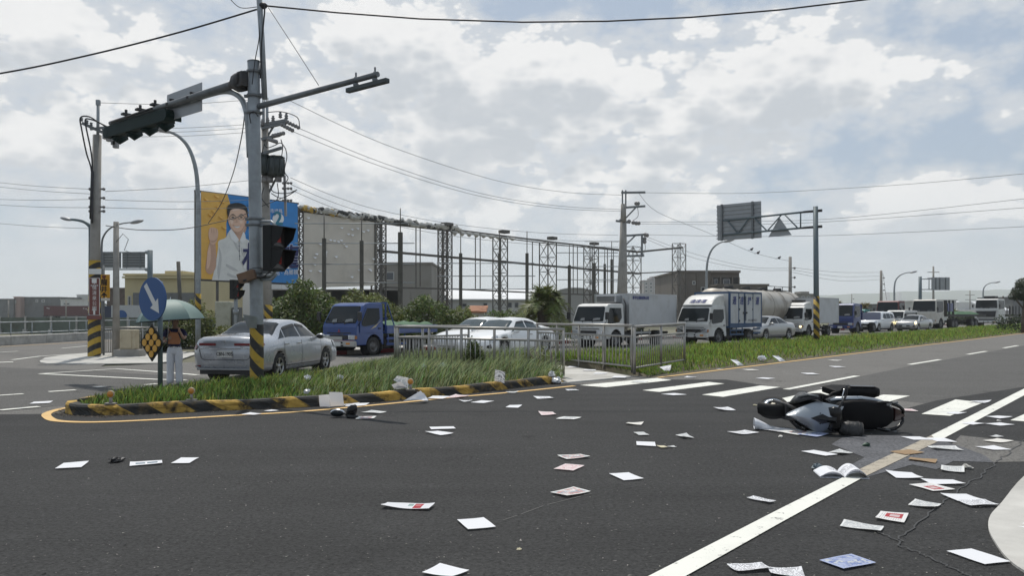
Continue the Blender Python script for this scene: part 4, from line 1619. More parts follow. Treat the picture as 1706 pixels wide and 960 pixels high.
def hazard(name, period=.47, k=1.15, ya=(.46, .30, .035), bk=(.022, .022, .022), duty=.5):
    m = bpy.data.materials.new(name)
    m.use_nodes = True
    nt = m.node_tree
    b = NB(nt)
    p = nt.nodes['Principled BSDF']
    tc = b.n('ShaderNodeTexCoord').outputs['Object']
    sp = b.n('ShaderNodeSeparateXYZ')
    b.link(tc, sp.inputs[0])
    f = b.m('FRACT', b.m('DIVIDE', b.m('ADD', sp.outputs[2], b.m('MULTIPLY', sp.outputs[0], k)), period))
    n = b.noise(tc, 7, 6, .7)
    c = b.mix(b.m('LESS_THAN', f, duty), bk, ya)
    c = b.mix(b.m('MULTIPLY', b.ss(n, .52, .68), .55), c, (.12, .10, .07))
    b.put(p.inputs['Base Color'], c)
    p.inputs['Roughness'].default_value = .6
    return m


M_HAZ = hazard('hazard_stripe')
M_HAZ2 = hazard('hazard_stripe_steep', .42, -.55)


def ped_signal(t, c, n, size=.42):
    """two-lamp pedestrian signal head at c (centre, local), facing n"""
    n = Vector(n).normalized()
    x = Vector((0, 0, 1)).cross(n)
    M = Matrix((x, n, Vector((0, 0, 1)))).transposed()
    c = Vector(c)

    def L(a, b_, z):
        return c + M @ Vector((a, b_, z))
    s = size
    o = MB().box(L(0, -.10, 0), (s, .22, s * 2.06), M=M).build('signal_head', M_SIGBLK, t, .02)
    for k, zc in enumerate((s * .5, -s * .5)):
        mb = MB()
        # square hood, open below
        h = s * .47
        mb.prism([L(-h, .01, zc + h), L(h, .01, zc + h), L(h, .30, zc + h - .02), L(-h, .30, zc + h - .02)], (0, 0, -.012))
        for sg in (-1, 1):
            mb.prism([L(sg * h, .01, zc + h), L(sg * h, .30, zc + h - .02), L(sg * h, .22, zc - h * .2), L(sg * h, .01, zc - h)], M @ Vector((-sg * .012, 0, 0)))
        mb.build('hood', M_SIGBLK, o)
        MB().box(L(0, .016, zc), (s * .8, .02, s * .8), M=M).build('lens', M_LENS, o)
        mb = MB()
        if k == 0:      # standing figure
            mb.ball(L(0, .03, zc + .08), (.028, .028, .028), 8)
            mb.prism([L(-.035, .03, zc + .05), L(.035, .03, zc + .05), L(.06, .03, zc - .11), L(-.06, .03, zc - .11)], M @ Vector((0, .008, 0)))
        else:           # countdown digits
            for a, b_, w, h2 in ((-.06, 0, .02, .17), (.06, 0, .02, .17), (.02, .0, .02, .17), (.04, .085, .05, .02), (.04, -.085, .05, .02), (.04, 0, .05, .02)):
                mb.box(L(a, .03, zc + b_), (w, .01, h2), M=M)
        mb.build('lit_figure', M_LEDRED, o)
    return o


# --- the traffic-signal mast on the island
PX, PY = (428 - 853) / 1300 * 16.5, 16.5
t = thing('traffic_signal_mast', 'tall grey signal mast with two arms and a striped foot on the grassy island', 'traffic signal', (PX, PY, .1))


def LP(px, py, Y=16.5):
    return W(px, py, Y) - Vector((PX, PY, .1))


mb = MB()
mb.tube([(0, 0, 0), LP(427.5, 520), LP(424, 250), LP(422.5, 103)], [.14, .138, .13, .126], 20)
mb.cyl(LP(422.5, 103), LP(422.4, 101.5), .131, 20)
mast = mb.build('mast', M_GALV, t)
mb = MB()
mb.tube([(0, 0, 0), LP(427.6, 541)], [.1435, .1415], 24, cap=False)
mb.build('striped_band', M_HAZ, t)
mb = MB()
for py in (120, 160, 188, 365, 375, 455, 463):
    p = LP(422.5 + (py - 103) * .0105, py)
    mb.lathe([(.136, -.03), (.15, -.028), (.15, .028), (.136, .03)], o=p, n=18)
    mb.box(p + Vector((.17, 0, 0)), (.07, .05, .06))
    mb.box(p + Vector((-.17, 0, 0)), (.07, .05, .06))
mb.build('clamp', M_GALVD, t)
mb = MB()
mb.tube([LP(441, 165), LP(436, 60), LP(429.5, -40)], .058, 10)
mb.build('extension_pole', M_GALV, t)
mb = MB()
for py in (118, 158):
    mb.bar(LP(424, py), LP(441, py), .06)
mb.build('pole_bracket', M_GALVD, t)
# the long arm, across the road away from the camera
A0, A1 = LP(405, 131), None
d = RN
a1 = Vector((-10.5, 20.4, 6.57)) - Vector((PX, PY, .1))
a0 = LP(409, 134)
arm = (a1 - a0)
mb = MB()
mb.tube([a0, a0 + arm * .5, a1], [.085, .07, .055], 12)
armo = mb.build('long_arm', M_GALVD, t)
mb = MB()
mb.tube([a0 + arm * .0, a0 + arm * .045], [.21, .20], 12)
mb.tube([a0 + arm * .045, a0 + arm * .085], [.16, .085], 12)
mb.bar(a0 - arm * .02, a0 + arm * .01, .34, .3)
mb.build('arm_flange', M_STEEL, armo)
mb = MB()
Yb = lambda f: PY + (a0 + arm * f).y
cp = [LP(416, 262), LP(413, 205), LP(409, 180, 16.6), LP(401, 163, 16.75), LP(388, 154, 16.95), LP(372, 152, 17.2), LP(350, 157, 17.6), LP(318, 167, 18.0)]
mb.tube(smooth(cp, 4), .062, 10)
mb.tube([LP(413.5, 170), LP(416.5, 300)], .035, 8)
mb.build('curved_brace', M_GALV, t)
# small grey plate and the four-lamp signal hung from the arm; both face the far traffic
ad = arm.normalized()
upv = Vector((0, 0, 1))
mb = MB()


def onarm(f, dz=0, dn=0):
    return a0 + arm * f + upv * dz + RD * dn


mb.prism([onarm(.31, .33, .10), onarm(.31, -.32, .10), onarm(.56, -.33, .10), onarm(.56, .30, .10)], RD * .02)
pl = mb.build('street_plate', M_PLATEBACK, t)
mb = MB()
for f in (.36, .51):
    mb.bar(onarm(f, .12, .0), onarm(f, .12, .14), .05)
    mb.lathe([(.085, -.03), (.095, 0), (.085, .03)], o=onarm(f), n=12)
mb.build('plate_clamp', M_STEEL, pl)
mb = MB()
h0, h1 = .50, 1.04
M3 = Matrix((ad, RD, ad.cross(RD))).transposed()
Lh = arm.length * (h1 - h0)
c0 = onarm((h0 + h1) / 2, -.24, .02)
mb.box(c0, (Lh - .34, .24, .30), M=M3)
for f in (h0, h1):
    sg = -1 if f == h0 else 1
    mb.cyl(c0 + ad * (sg * (Lh / 2 - .17)) - RD * .12, c0 + ad * (sg * (Lh / 2 - .17)) + RD * .12, .15, 16)
sh = mb.build('signal_housing', M_SIGGRN, t, .02)
for k in range(4):
    pc = c0 + ad * ((k - 1.5) * Lh / 4.25)
    mb = MB()
    pr = []
    for i in range(13):
        a = pi * (-.12 + 1.24 * i / 12)
        pr.append(ad * cos(a) * .16 + upv * sin(a) * .16)
    rings = [[pc + RD * .13 + v for v in pr], [pc + RD * .42 + v * .98 for v in pr]]
    mb.loft(rings, closed=False, caps=False)
    mb.build('visor', M_SIGGRN, sh)
    mb = MB()
    mb.cyl(pc + RD * .13, pc + RD * .145, .14, 18)
    mb.build('lens', M_LENS, sh)
    mb = MB()
    mb.tube([pc - upv * .10, pc - upv * .21 + RD * .12, pc - upv * .12 + RD * .3], [.15, .12, .05], 8)
    mb.build('lower_hood', M_SIGGRN, sh)
mb = MB()
for f in (.62, .74, .86):
    mb.bar(onarm(f, .22), onarm(f, -.12), .05)
    mb.bar(onarm(f, .1, -.1), onarm(f, .1, .1), .16, .05)
mb.tube([onarm(.60, -.03, -.14), onarm(.94, -.05, -.14)], .03, 8)
mb.build('hanger', M_STEEL, sh)
# the short arm towards the near lane, with its lamp bar
b0 = LP(428, 178)
b1 = Vector((-2.45, 14.25, 5.97)) - Vector((PX, PY, .1))
barm = b1 - b0
bd = barm.normalized()
mb = MB()
mb.tube([b0, b1], [.062, .052], 12)
sa = mb.build('short_arm', M_GALVD, t)
mb = MB()
q0, q1 = b0 + barm * .775 + Vector((0, 0, -.16)), b0 + barm * 1.07 + Vector((0, 0, -.16))
mb.bar(q0, q1, .10, .085)
lb = mb.build('detector_bar', mat('bar_dark', (.045, .055, .055), .5), sa, .012)
mb = MB()
for f in (.84, .98):
    p = b0 + barm * f
    mb.bar(p + Vector((0, 0, .14)), p - Vector((0, 0, .14)), .03)
    mb.box(p - Vector((0, 0, .09)), (.09, .09, .05))
    mb.lathe([(.06, -.03), (.072, 0), (.06, .03)], o=p, axis='X', n=10)
mb.build('bar_bracket', M_GALVD, sa)
# the pedestrian head hung on brackets
hc = LP(463, 414, 16.15)
ped_signal(t, hc, (.93, -.37, 0), .46)
mb = MB()
for py in (369, 376, 459, 466):
    mb.tube([LP(428, py), LP(452, py, 16.3), LP(460, py + (8 if py < 400 else -8), 16.2)], .03, 8)
mb.build('head_bracket', M_GALV, t)
mb = MB()
mb.box(LP(413, 461, 16.35), (.36, .26, .2), M=Matrix.Rotation(radians(-18), 3, 'Y'))
mb.build('side_box', mat('box_wood', (.17, .10, .06), .7, var=.2), t, .01)
mb = MB()
mb.box(LP(446, 455, 16.6), (.22, .26, .26), M=Matrix.Rotation(radians(-28), 3, 'Y'))
mb.build('side_box', M_GALVD, t, .01)
mb = MB()
mb.tube(smooth([LP(405, 468, 16.2), LP(425, 462, 16.32), LP(440, 461, 16.33), LP(452, 450, 16.4), LP(460, 448, 16.5)], 4), .022, 6)
mb.tube(smooth([LP(402, 462, 16.3), LP(414, 450, 16.3), LP(430, 446, 16.3), LP(445, 450, 16.3)], 4), .008, 5)
mb.build('strap', M_CABLE, t)
mb = MB()
mb.loft([[LP(405, 524, 16.3), LP(416, 526, 16.2), LP(428, 528, 16.28)], [LP(412, 546, 16.34), LP(418, 547, 16.31), LP(428, 547, 16.32)]], closed=False, caps=False)
mb.build('bent_collar', M_GALV, t)
mb = MB()
mb.tube(smooth([LP(418, 205, 16.3), LP(416, 190, 16.3), LP(424, 186, 16.3), LP(430, 194, 16.3)], 4), .012, 6)
mb.tube(smooth([LP(432, 18, 16.45), LP(432, 60, 16.45), LP(425, 100, 16.35), LP(420, 140, 16.3)], 4), .01, 6)
mb.tube(smooth([LP(433, 8, 16.45), LP(441, 12, 16.45), LP(436, 70, 16.45), LP(434, 130, 16.4)], 4), .016, 6)
mb.ball(LP(438, 9), (.1, .08, .07), 8)
mb.build('mast_cable', M_CABLE, t)

# --- keep-right sign with its chevron diamond
sx, sy = (267 - 853) / 1300 * 14.6, 14.6
t = thing('keep_right_sign', 'round blue sign with white slanting arrow above a black and yellow diamond', 'road sign', (sx, sy, .1))
mb = MB()
mb.cyl((0, 0, 0), (0, 0, 2.1), .045, 14)
mb.build('post', M_BLUEG, t)
n = Vector((cos(radians(-121)), sin(radians(-121)), 0))
xr = Vector((0, 0, 1)).cross(n)
cz = 1.6 + (522 - 498.5) / 1300 * 14.6 - .1
c = Vector((0, 0, cz)) + n * .07 + Vector((-.07, 0, 0))
M = frame(xr, n)
mb = MB()
mb.prism([c + M @ Vector((.405 * cos(a), .405 * sin(a), 0)) for a in np.linspace(0, 2 * pi, 41)[:-1]], n * .02)
disc = mb.build('sign_disc', M_SBLUE, t)
mb = MB()
A = radians(-52)
ca = Matrix.Rotation(A, 3, 'Z')
ar = [(-.34, -.045), (.10, -.05), (.10, -.145), (.335, 0), (.10, .145), (.10, .05), (-.34, .055)]
mb.prism([c + n * .021 + M @ (ca @ Vector((p[0], p[1], 0))) for p in ar], n * .003)
mb.build('arrow', M_SWHITE, disc)
cz2 = 1.6 - (571 - 522) / 1300 * 14.6 - .1
c = Vector((-.07, -.02, cz2)) + n * .07
R_ = .35
mb = MB()
mb.prism([c + M @ Vector(p) for p in ((0, -R_, 0), (R_, 0, 0), (0, R_, 0), (-R_, 0, 0))], n * .02)
dm = mb.build('diamond_board', M_SIGBLK, t)
for i in range(3):
    for j in range(3):
        a, b = (i - 1) * .205, (j - 1) * .205
        p = c + n * .021 + M @ Vector(((a - b) * .5 * 1.02, (a + b) * .5 * 1.02, 0))
        MB().prism([p + M @ Vector((.066 * cos(q), .066 * sin(q), 0)) for q in np.linspace(0, 2 * pi, 17)[:-1]], n * .012).build('reflector', M_REFL, dm)

# --- amber reflector studs on the kerb
first = None
for px, py, lab in ((184.5, 674, 'amber round reflector stud on the rounded nose of the striped kerb'), (319, 668, 'amber reflector stud on the kerb between the blue arrow sign and the signal mast'),
                    (684, 650.5, 'amber reflector stud on the kerb beside crumpled papers in the long grass')):
    p = G(px, py, .168)
    if first is None:
        first = thing('reflector_stud', lab, 'reflector', p, 0, 'reflector studs on the island kerb')
        mb = MB()
        mb.box((0, 0, .012), (.16, .09, .024))
        mb.cyl((0, 0, .02), (0, 0, .11), .028, 10, r2=.022)
        mb.build('stud_post', M_CONC2, first)
        mb = MB()
        mb.lathe([(0, -.022), (.054, -.02), (.060, 0), (.054, .02), (0, .022)], o=(0, 0, .16), axis='Y', n=18)
        rh = mb.build('reflector_head', M_BEIGE, first)
        mb = MB()
        mb.lathe([(.048, -.021), (.046, -.028), (0, -.03)], o=(0, 0, .16), axis='Y', n=18)
        mb.build('lens', mat('stud_lens', (.55, .22, .02), .3, spec=.7), rh)
    else:
        o = copy_tree(first)
        o.location = p
        o['label'] = lab

# --- pedestrian railings
def railing(label, P0, P1, posts, nb, H=1.22, z0=.0, bottom=.16, mid=.93, bend=False):
    P0, P1 = Vector(P0), Vector(P1)
    t = thing('pedestrian_railing', label, 'railing', P0, 0, 'grey railings round the crossing refuge')
    d = P1 - P0
    L = d.length
    x = d / L
    for k in range(posts):
        f = k / (posts - 1)
        p = d * f
        mb = MB()
        mb.cyl(p, p + Vector((0, 0, H)), .036, 10)
        mb.build('post', M_RAIL, t)
    for nm, z, r in (('top_rail', H, .038), ('middle_rail', mid, .028), ('bottom_rail', bottom, .026)):
        mb = MB()
        mb.tube([Vector((0, 0, z)) - x * .03, d + Vector((0, 0, z)) + x * .03], r, 10)
        mb.build(nm, M_RAIL, t)
    first = None
    for k in range(nb):
        f = (k + .5) / nb
        if min(abs(f - j / (posts - 1)) for j in range(posts)) * L < .05:
            continue
        if first is None:
            mb = MB()
            mb.cyl((0, 0, bottom), (0, 0, mid), .0135, 8)
            first = mb.build('baluster', M_RAIL, t)
            first.location = d * f
        else:
            o = first.copy()
            COL.objects.link(o)
            o.location = d * f
    return t


railing('grey railing standing in the long grass in front of the white sedan', (-3.0, 20.5, .1), (1.26, 19.1, .06), 6, 34, H=1.14, mid=.86, bottom=.14)
railing('grey railing slanting back from the blue flatbed truck to the white sedan', (-3.08, 20.6, .1), (-1.35, 24.3, .06), 4, 26, H=1.14, mid=.86)
railing('grey railing in front of the white refrigerated truck, along the back of the refuge', (.82, 25.2, .05), (3.06, 19.85, .08), 5, 32, H=1.2, mid=.93)
railing('grey railing nearest the crosswalk in front of the white and blue box truck', (3.10, 19.75, .05), (4.95, 22.4, .1), 3, 24, H=1.2, mid=.93)

# --- lamp posts and signs by the corner
def street_lamp(label, px, py_base, Y, h, reach, r=.09, m=M_GALV, band=False, name='street_lamp', tall=.55, head=.75, rise=.9):
    """curved-arm lamp: reach is the signed arm direction vector (x,y)"""
    x = (px - HX) / F * Y
    t = thing(name, label, 'street lamp', (x, Y, 0))
    R = Vector((reach[0], reach[1], 0))
    mb = MB()
    pts = [Vector((0, 0, 0)), Vector((0, 0, h * tall)), Vector((0, 0, h - rise * 1.25)), R * .06 + Vector((0, 0, h - rise * .7)), R * .25 + Vector((0, 0, h - rise * .30)), R * .55 + Vector((0, 0, h - rise * .08)), R * .88 + Vector((0, 0, h))]
    sp = smooth(pts, 4)
    mb.tube(sp, [r * (1 - .5 * i / (len(sp) - 1)) for i in range(len(sp))], 10)
    mb.build('post', m, t)
    mb = MB()
    e = R.normalized()
    M = Matrix((e, Vector((-e.y, e.x, 0)), Vector((0, 0, 1)))).transposed()
    mb.ball(R + Vector((0, 0, h + .02)), (head * .5, head * .19, head * .13), 12, M=M @ Matrix.Rotation(radians(-12), 3, 'Y'))
    mb.build('lamp_head', M_PLATEBACK, t)
    if band:
        mb = MB()
        mb.cyl((0, 0, 1.55), (0, 0, 2.45), r * 1.04 + .006, 14)
        mb.build('striped_band', M_HAZ, t)
    return t


street_lamp('tall lamp post with a curved arm standing at the left edge of the billboard', 330, 575, 34, 9.45, (-1.35, -.6), .115, band=True, rise=2.3, head=.85)
street_lamp('grey lamp post beside the thick concrete pole, arm reaching away from the signs', 151, 590, 28.6, 5.05, (-.95, .1), .085, rise=.35, head=.5, m=M_BLUEG)
t = street_lamp('thin lamp post behind the yellow place-name sign', 169.5, 590, 30.0, 5.1, (1.35, .0), .045, rise=.75, head=.55, m=M_GALVD)

# thick concrete utility pole with its signs
ux, uy = (157 - 853) / 1300 * 28.5, 28.5
up_ = thing('utility_pole', 'thick leaning concrete utility pole with a striped foot and a brown sign', 'utility pole', (ux, uy, 0))


def UP(px, py, Y=28.5):
    return W(px, py, Y) - Vector((ux, uy, 0))


mb = MB()
mb.tube([UP(157, 595), UP(158.5, 400), UP(162, 225)], [.205, .175, .145], 18)
mb.build('trunk', M_CONC2, up_)
mb = MB()
mb.tube([UP(157, 595.5), UP(157.8, 434)], [.222, .195], 20, cap=False)
mb.build('striped_band', M_HAZ2, up_)
mb = MB()
mb.tube([UP(163, 232), UP(163.5, 170)], .055, 8)
mb.box(UP(163.5, 171), (.12, .12, .2))
mb.build('top_pin', M_GALV, up_)
mb = MB()
mb.bar(UP(137, 205, 28.3), UP(205, 236, 28.6), .1, .1)
mb.bar(UP(150, 215, 28.3), UP(196, 210, 28.6), .08)
for px, py in ((136, 203), (145, 207), (152, 211), (172, 221), (180, 225), (188, 229), (196, 233), (204, 236)):
    mb.lathe([(.02, .0), (.06, .03), (.03, .07), (.06, .1), (.025, .14), (.0, .15)], o=UP(px, py - 1, 28.4), n=8)
mb.build('crossarm', M_GALVD, up_)
mb = MB()
for px, py in ((176, 226), (182, 230), (190, 236), (193, 241)):
    mb.box(UP(px, py, 28.2), (.16, .16, .24))
mb.build('fuse_box', M_PORC, up_)
mb = MB()
for k, x0 in enumerate((134, 142)):
    mb.tube(smooth([UP(185, 214 + k * 3, 28.2), UP(165, 204, 28.1), UP(148, 194 + k * 4, 28.1), UP(x0, 196 + k * 4, 28.1), UP(x0 + 2, 215, 28.1), UP(x0 + 10, 255, 28.2), UP(153 + k, 290, 28.25), UP(153 + k, 372, 28.2)], 4), .026, 6)
mb.tube([UP(154, 285, 28.26), UP(151.5, 365, 28.26)], .055, 8)
mb.build('down_cable', M_CABLE, up_)
mb = MB()
for py in (315, 330, 345, 352):
    mb.bar(UP(152, py), UP(171, py), .06)
    for px in (150, 173):
        mb.ball(UP(px, py), .06, 8)
mb.build('side_bracket', M_PORC, up_)
mb = MB()
mb.box(UP(157, 494.5, 28.25), (.40, .03, 1.38))
bs = mb.build('brown_sign', M_SBROWN, up_, .02)
mb = MB()
for sx_ in (-.19, .19):
    mb.box(UP(157, 494.5, 28.23) + Vector((sx_, 0, 0)), (.014, .012, 1.34))
for sz in (-.67, .67):
    mb.box(UP(157, 494.5, 28.23) + Vector((0, 0, sz)), (.38, .012, .014))
mb.box(UP(157, 468, 28.23), (.17, .012, .15))
mb.build('sign_border', M_SWHITE, bs)
FX = frame((1, 0, 0), (0, -1, 0))
lettering('中情清泉公園', .165, M_SWHITE, bs, UP(157.3, 493, 28.228), FX, vertical=True, gap=1.12, ext=.002)
lettering('高美濕地', .07, M_SWHITE, bs, UP(157.3, 476, 28.228), FX, ext=.002)
mb = MB()
p = UP(157, 519, 28.232)
mb.prism([p + Vector(q) for q in ((-.035, 0, -.12), (.035, 0, -.12), (.035, 0, .03), (.09, 0, .03), (0, 0, .14), (-.09, 0, .03), (-.035, 0, .03))], (0, -.006, 0))
mb.build('arrow', M_SWHITE, bs)
mb = MB()
mb.box(UP(158.5, 452.5, 28.3), (.44, .04, .2))
mb.ball(UP(158.5, 452.5, 28.27), (.02, .02, .02), 6)
mb.build('number_tag', M_SWHITE, up_, .03)
mb = MB()
mb.box(UP(157, 529.5, 28.2), (.5, .1, .14))
mb.build('bracket_box', mat('bracket_red', (.16, .06, .05), .6), up_, .01)

# yellow place-name sign on its own thin post
yx, yy_ = (171.5 - 853) / 1300 * 29.2, 29.2
t = thing('place_name_sign', 'yellow place-name sign with black characters and an up arrow beside the concrete pole', 'road sign', (yx, yy_, 0))
mb = MB()
mb.cyl((0, .06, 0), (0, .06, 3.4), .035, 10)
mb.build('post', M_GALVD, t)
mb = MB()
zc = 1.6 + (522 - 477) / 1300 * 29.2
mb.box((.06, 0, zc), (.40, .03, .88))
ys = mb.build('sign_board', M_SYEL, t, .015)
mb = MB()
mb.box((.06, 0, zc - .50), (.38, .025, .10))
mb.build('lower_strip', M_SWHITE, ys)
lettering('龍井', .25, M_INK, ys, Vector((.05, -.018, zc + .0)), FX, vertical=True, gap=1.05, bold=.006)
mb = MB()
p = Vector((.05, -.017, zc - .33))
mb.prism([p + Vector(q) for q in ((-.025, 0, -.10), (.025, 0, -.10), (.025, 0, .0), (.10, 0, -.06), (.10, 0, .0), (0, 0, .1), (-.10, 0, .0), (-.10, 0, -.06), (-.025, 0, .0))], (0, -.006, 0))
mb.build('arrow', M_INK, ys)
mb = MB()
p = Vector((.05, -.017, zc + .34))
mb.prism([p + Vector(q) for q in ((-.07, 0, .07), (.07, 0, .07), (.07, 0, -.01), (0, 0, -.08), (-.07, 0, -.01))], (0, -.006, 0))
mb.build('route_badge', M_SBROWN, ys)

# shorter concrete pole, cabinet and hand railing on the corner
cx, cy = (193.5 - 853) / 1300 * 28.6, 28.6
t = thing('utility_pole', 'shorter plain concrete pole beside the beige cabinet', 'utility pole', (cx, cy, 0))
mb = MB()
mb.tube([(0, 0, 0), (0, 0, 4.95)], [.13, .095], 14)
mb.build('trunk', M_CONC2, t)
mb = MB()
mb.tube([(.05, -.1, 4.2), (.3, -.1, 4.5), (.5, -.1, 4.3), (.35, -.1, 3.9), (.6, -.1, 3.8)], .012, 5)
mb.build('loose_cable', M_CABLE, t)
t = thing('utility_cabinet', 'beige roadside cabinet on a concrete plinth beside the short concrete pole', 'cabinet', (W(216, 570, 28.4).x, 28.4, 0))
MB().box((0, 0, .14), (.95, .5, .28)).build('plinth', M_CONC2, t, .02)
cbx = MB().box((0, 0, .64), (.56, .36, .72)).build('cabinet_body', M_BEIGE, t, .03)
MB().box((-.04, -.19, .64), (.40, .03, .60)).build('cabinet_door', M_BEIGE, cbx, .008)
railing('low grey railing on the corner behind the concrete poles', (W(163, 548, 29.3).x, 29.3, 0), (W(262, 548, 30).x, 30, 0), 5, 26, H=1.05, mid=.95, bottom=.12)['group'] = 'railings on the far corner'
sw = [G(*q) for q in [(66, 603), (75, 597.5), (110, 592.5), (149, 589)]] + [Vector((-14.6, 33, 0)), Vector((-12.4, 31, 0)), Vector((-11.2, 26.2, 0))] + [G(262, 606.5), G(150, 608), G(80, 607.5), G(68, 605.5)]
mb = MB()
mb.prism([Vector((p.x, p.y, .03)) for p in sw], (0, 0, -.03))
struct(mb.build('corner_pavement', M_PAVE))

# second pedestrian signal on its own post, behind the saloon
qx, qy = (393 - 853) / 1300 * 33, 33
t = thing('pedestrian_signal', 'red pedestrian signal on a thin grey post below the billboard, behind the silver sedan', 'traffic signal', (qx, qy, 0))
mb = MB()
mb.cyl((0, 0, 0), (0, 0, 2.95), .08, 12)
mb.cyl((.0, 0, 1.55), (0, 0, 1.75), .12, 12)
mb.build('post', M_GALV, t)
ped_signal(t, (.05, -.05, 2.60), (.9, -.43, 0), .40)

# transformer pole behind the signal mast
tx, ty = (446 - 853) / 1300 * 33, 33.0
tp = thing('utility_pole', 'concrete utility pole with dark transformers and crossarms, directly behind the signal mast', 'utility pole', (tx, ty, 0))


def TP(px, py, Y=33.0):
    return W(px, py, Y) - Vector((tx, ty, 0))


mb = MB()
mb.tube([(0, 0, 0), TP(444, 400), TP(441, 205)], [.2, .175, .14], 16)
mb.build('trunk', M_CONC2, tp)
mb = MB()
mb.cyl((0, 0, 1.2), (0, 0, 1.95), .2, 18)
mb.build('striped_band', M_HAZ, tp)
mb = MB()
for px in (439, 445):
    mb.tube([TP(px, 230), TP(px, 163)], .06, 8)
mb.build('top_pin', M_GALV, tp)
mb = MB()
for (a, b) in (((433, 209), (478, 200)), ((436, 214), (482, 203)), ((434, 257), (470, 246)), ((440, 296), (462, 293)), ((436, 232), (466, 225))):
    mb.bar(TP(*a, 32.8), TP(*b, 32.6), .11, .11)
mb.bar(TP(444, 230), TP(460, 203), .07)
mb.bar(TP(446, 325), TP(460, 297), .07)
mb.build('crossarm', M_GALVD, tp)
mb = MB()
for (px, py) in ((467, 196), (477, 198), (446, 205), (455, 202), (437, 208)):
    mb.lathe([(.03, -.1), (.09, -.05), (.05, 0), (.09, .05), (.04, .1), (.06, .15), (.0, .18)], o=TP(px, py - 3, 32.7), n=10)
for (a, b) in (((470, 208), (487, 217)), ((478, 203), (497, 212)), ((455, 226), (472, 222)), ((448, 232), (460, 236))):
    for f in np.linspace(0, 1, 5):
        p = TP(*a, 32.6).lerp(TP(*b, 32.4), f)
        mb.ball(p, .09, 8)
    mb.bar(TP(*a, 32.6), TP(*b, 32.4), .03)
mb.build('insulator', M_PORC, tp)
for (px, py, r, h) in ((438, 275, .30, .75), (460, 278, .34, .78), (449, 279, .2, .45)):
    mb = MB()
    p = TP(px, py, 32.6)
    mb.cyl(p - Vector((0, 0, h / 2)), p + Vector((0, 0, h / 2)), r, 16)
    mb.cyl(p + Vector((0, 0, h / 2)), p + Vector((0, 0, h / 2 + .06)), r * 1.08, 16, r2=r * .8)
    for k in range(8):
        a = 2 * pi * k / 8
        mb.box(p + Vector((r * cos(a), r * sin(a), 0)), (.05, .05, h * .8), rz=a)
    mb.build('transformer', M_TRAFO, tp)
mb = MB()
for (px, py) in ((441, 304), (450, 304), (464, 303)):
    p = TP(px, py, 32.6)
    mb.cyl(p, p + Vector((0, 0, .25)), .13, 10)
mb.bar(TP(474, 292, 32.6), TP(476, 360, 32.6), .09)
for py in (305, 314, 334):
    mb.bar(TP(470, py, 32.6), TP(484, py, 32.5), .05)
    for px in (472, 480, 485):
        mb.ball(TP(px, py, 32.5), .06, 8)
mb.build('low_bracket', M_PORC, tp)
mb = MB()
for pts in ([(468, 232), (471, 245), (468, 265), (462, 272)], [(476, 248), (478, 262), (474, 285), (480, 296), (476, 304)], [(440, 240), (446, 246), (458, 242), (468, 238), (476, 248)],
            [(462, 305), (464, 325), (460, 335)], [(450, 308), (456, 320), (480, 322), (495, 316), (470, 330), (452, 322)], [(440, 240), (437, 255), (437, 268)],
            [(446, 187), (470, 186), (495, 195), (499, 210)], [(440, 312), (436, 330), (448, 345)]):
    mb.tube(smooth([TP(px, py, 32.4) for px, py in pts], 4), .02, 5)
mb.build('jumper_cable', M_CABLE, tp)

# --- the utility pole beyond the refuge
kx, ky = (1036 - 853) / 1300 * 52, 52.0
kp_ = thing('utility_pole', 'tall three-legged concrete utility pole standing behind the white refrigerated truck', 'utility pole', (kx, ky, 0))


def KP(px, py, Y=52.0):
    return W(px, py, Y) - Vector((kx, ky, 0))


mb = MB()
for b_, t_ in ((1030.5, 1037), (1036.5, 1039), (1042, 1040.5)):
    mb.tube([KP(b_ - 1, 562), KP(t_, 365)], [.20, .13], 12)
mb.tube([KP(1038.5, 370), KP(1038.7, 340)], [.2, .17], 12)
mb.build('trunk', M_CONC2, kp_)
mb = MB()
for px in (1037, 1042.5):
    mb.bar(KP(px, 345), KP(px, 317), .09)
for (a, b) in (((1035, 321), (1075, 320.5)), ((1040, 346), (1075, 343.5)), ((1026, 368), (1050, 371)), ((1041, 393), (1072, 391)), ((1041, 427), (1073, 426))):
    mb.bar(KP(*a), KP(*b), .13, .13)
mb.bar(KP(1042, 364), KP(1060, 345), .1)
mb.bar(KP(1041, 410), KP(1058, 393), .09)
mb.bar(KP(1069.5, 390), KP(1069.5, 428), .12)
mb.build('crossarm', M_GALVD, kp_)
mb = MB()
for px, py in ((1060, 339), (1063, 339), (1048, 369), (1055, 371), (1060, 372), (1064, 372), (1075, 391), (1078, 392), (1074, 398), (1074, 403), (1035, 367)):
    mb.ball(KP(px, py), .14, 8)
mb.tube(smooth([KP(1062, 345), KP(1063, 360), KP(1054, 368)], 4), .02, 5)
mb.tube(smooth([KP(1074, 404), KP(1075, 415), KP(1070, 428)], 4), .02, 5)
mb.build('insulator', M_PORC, kp_)

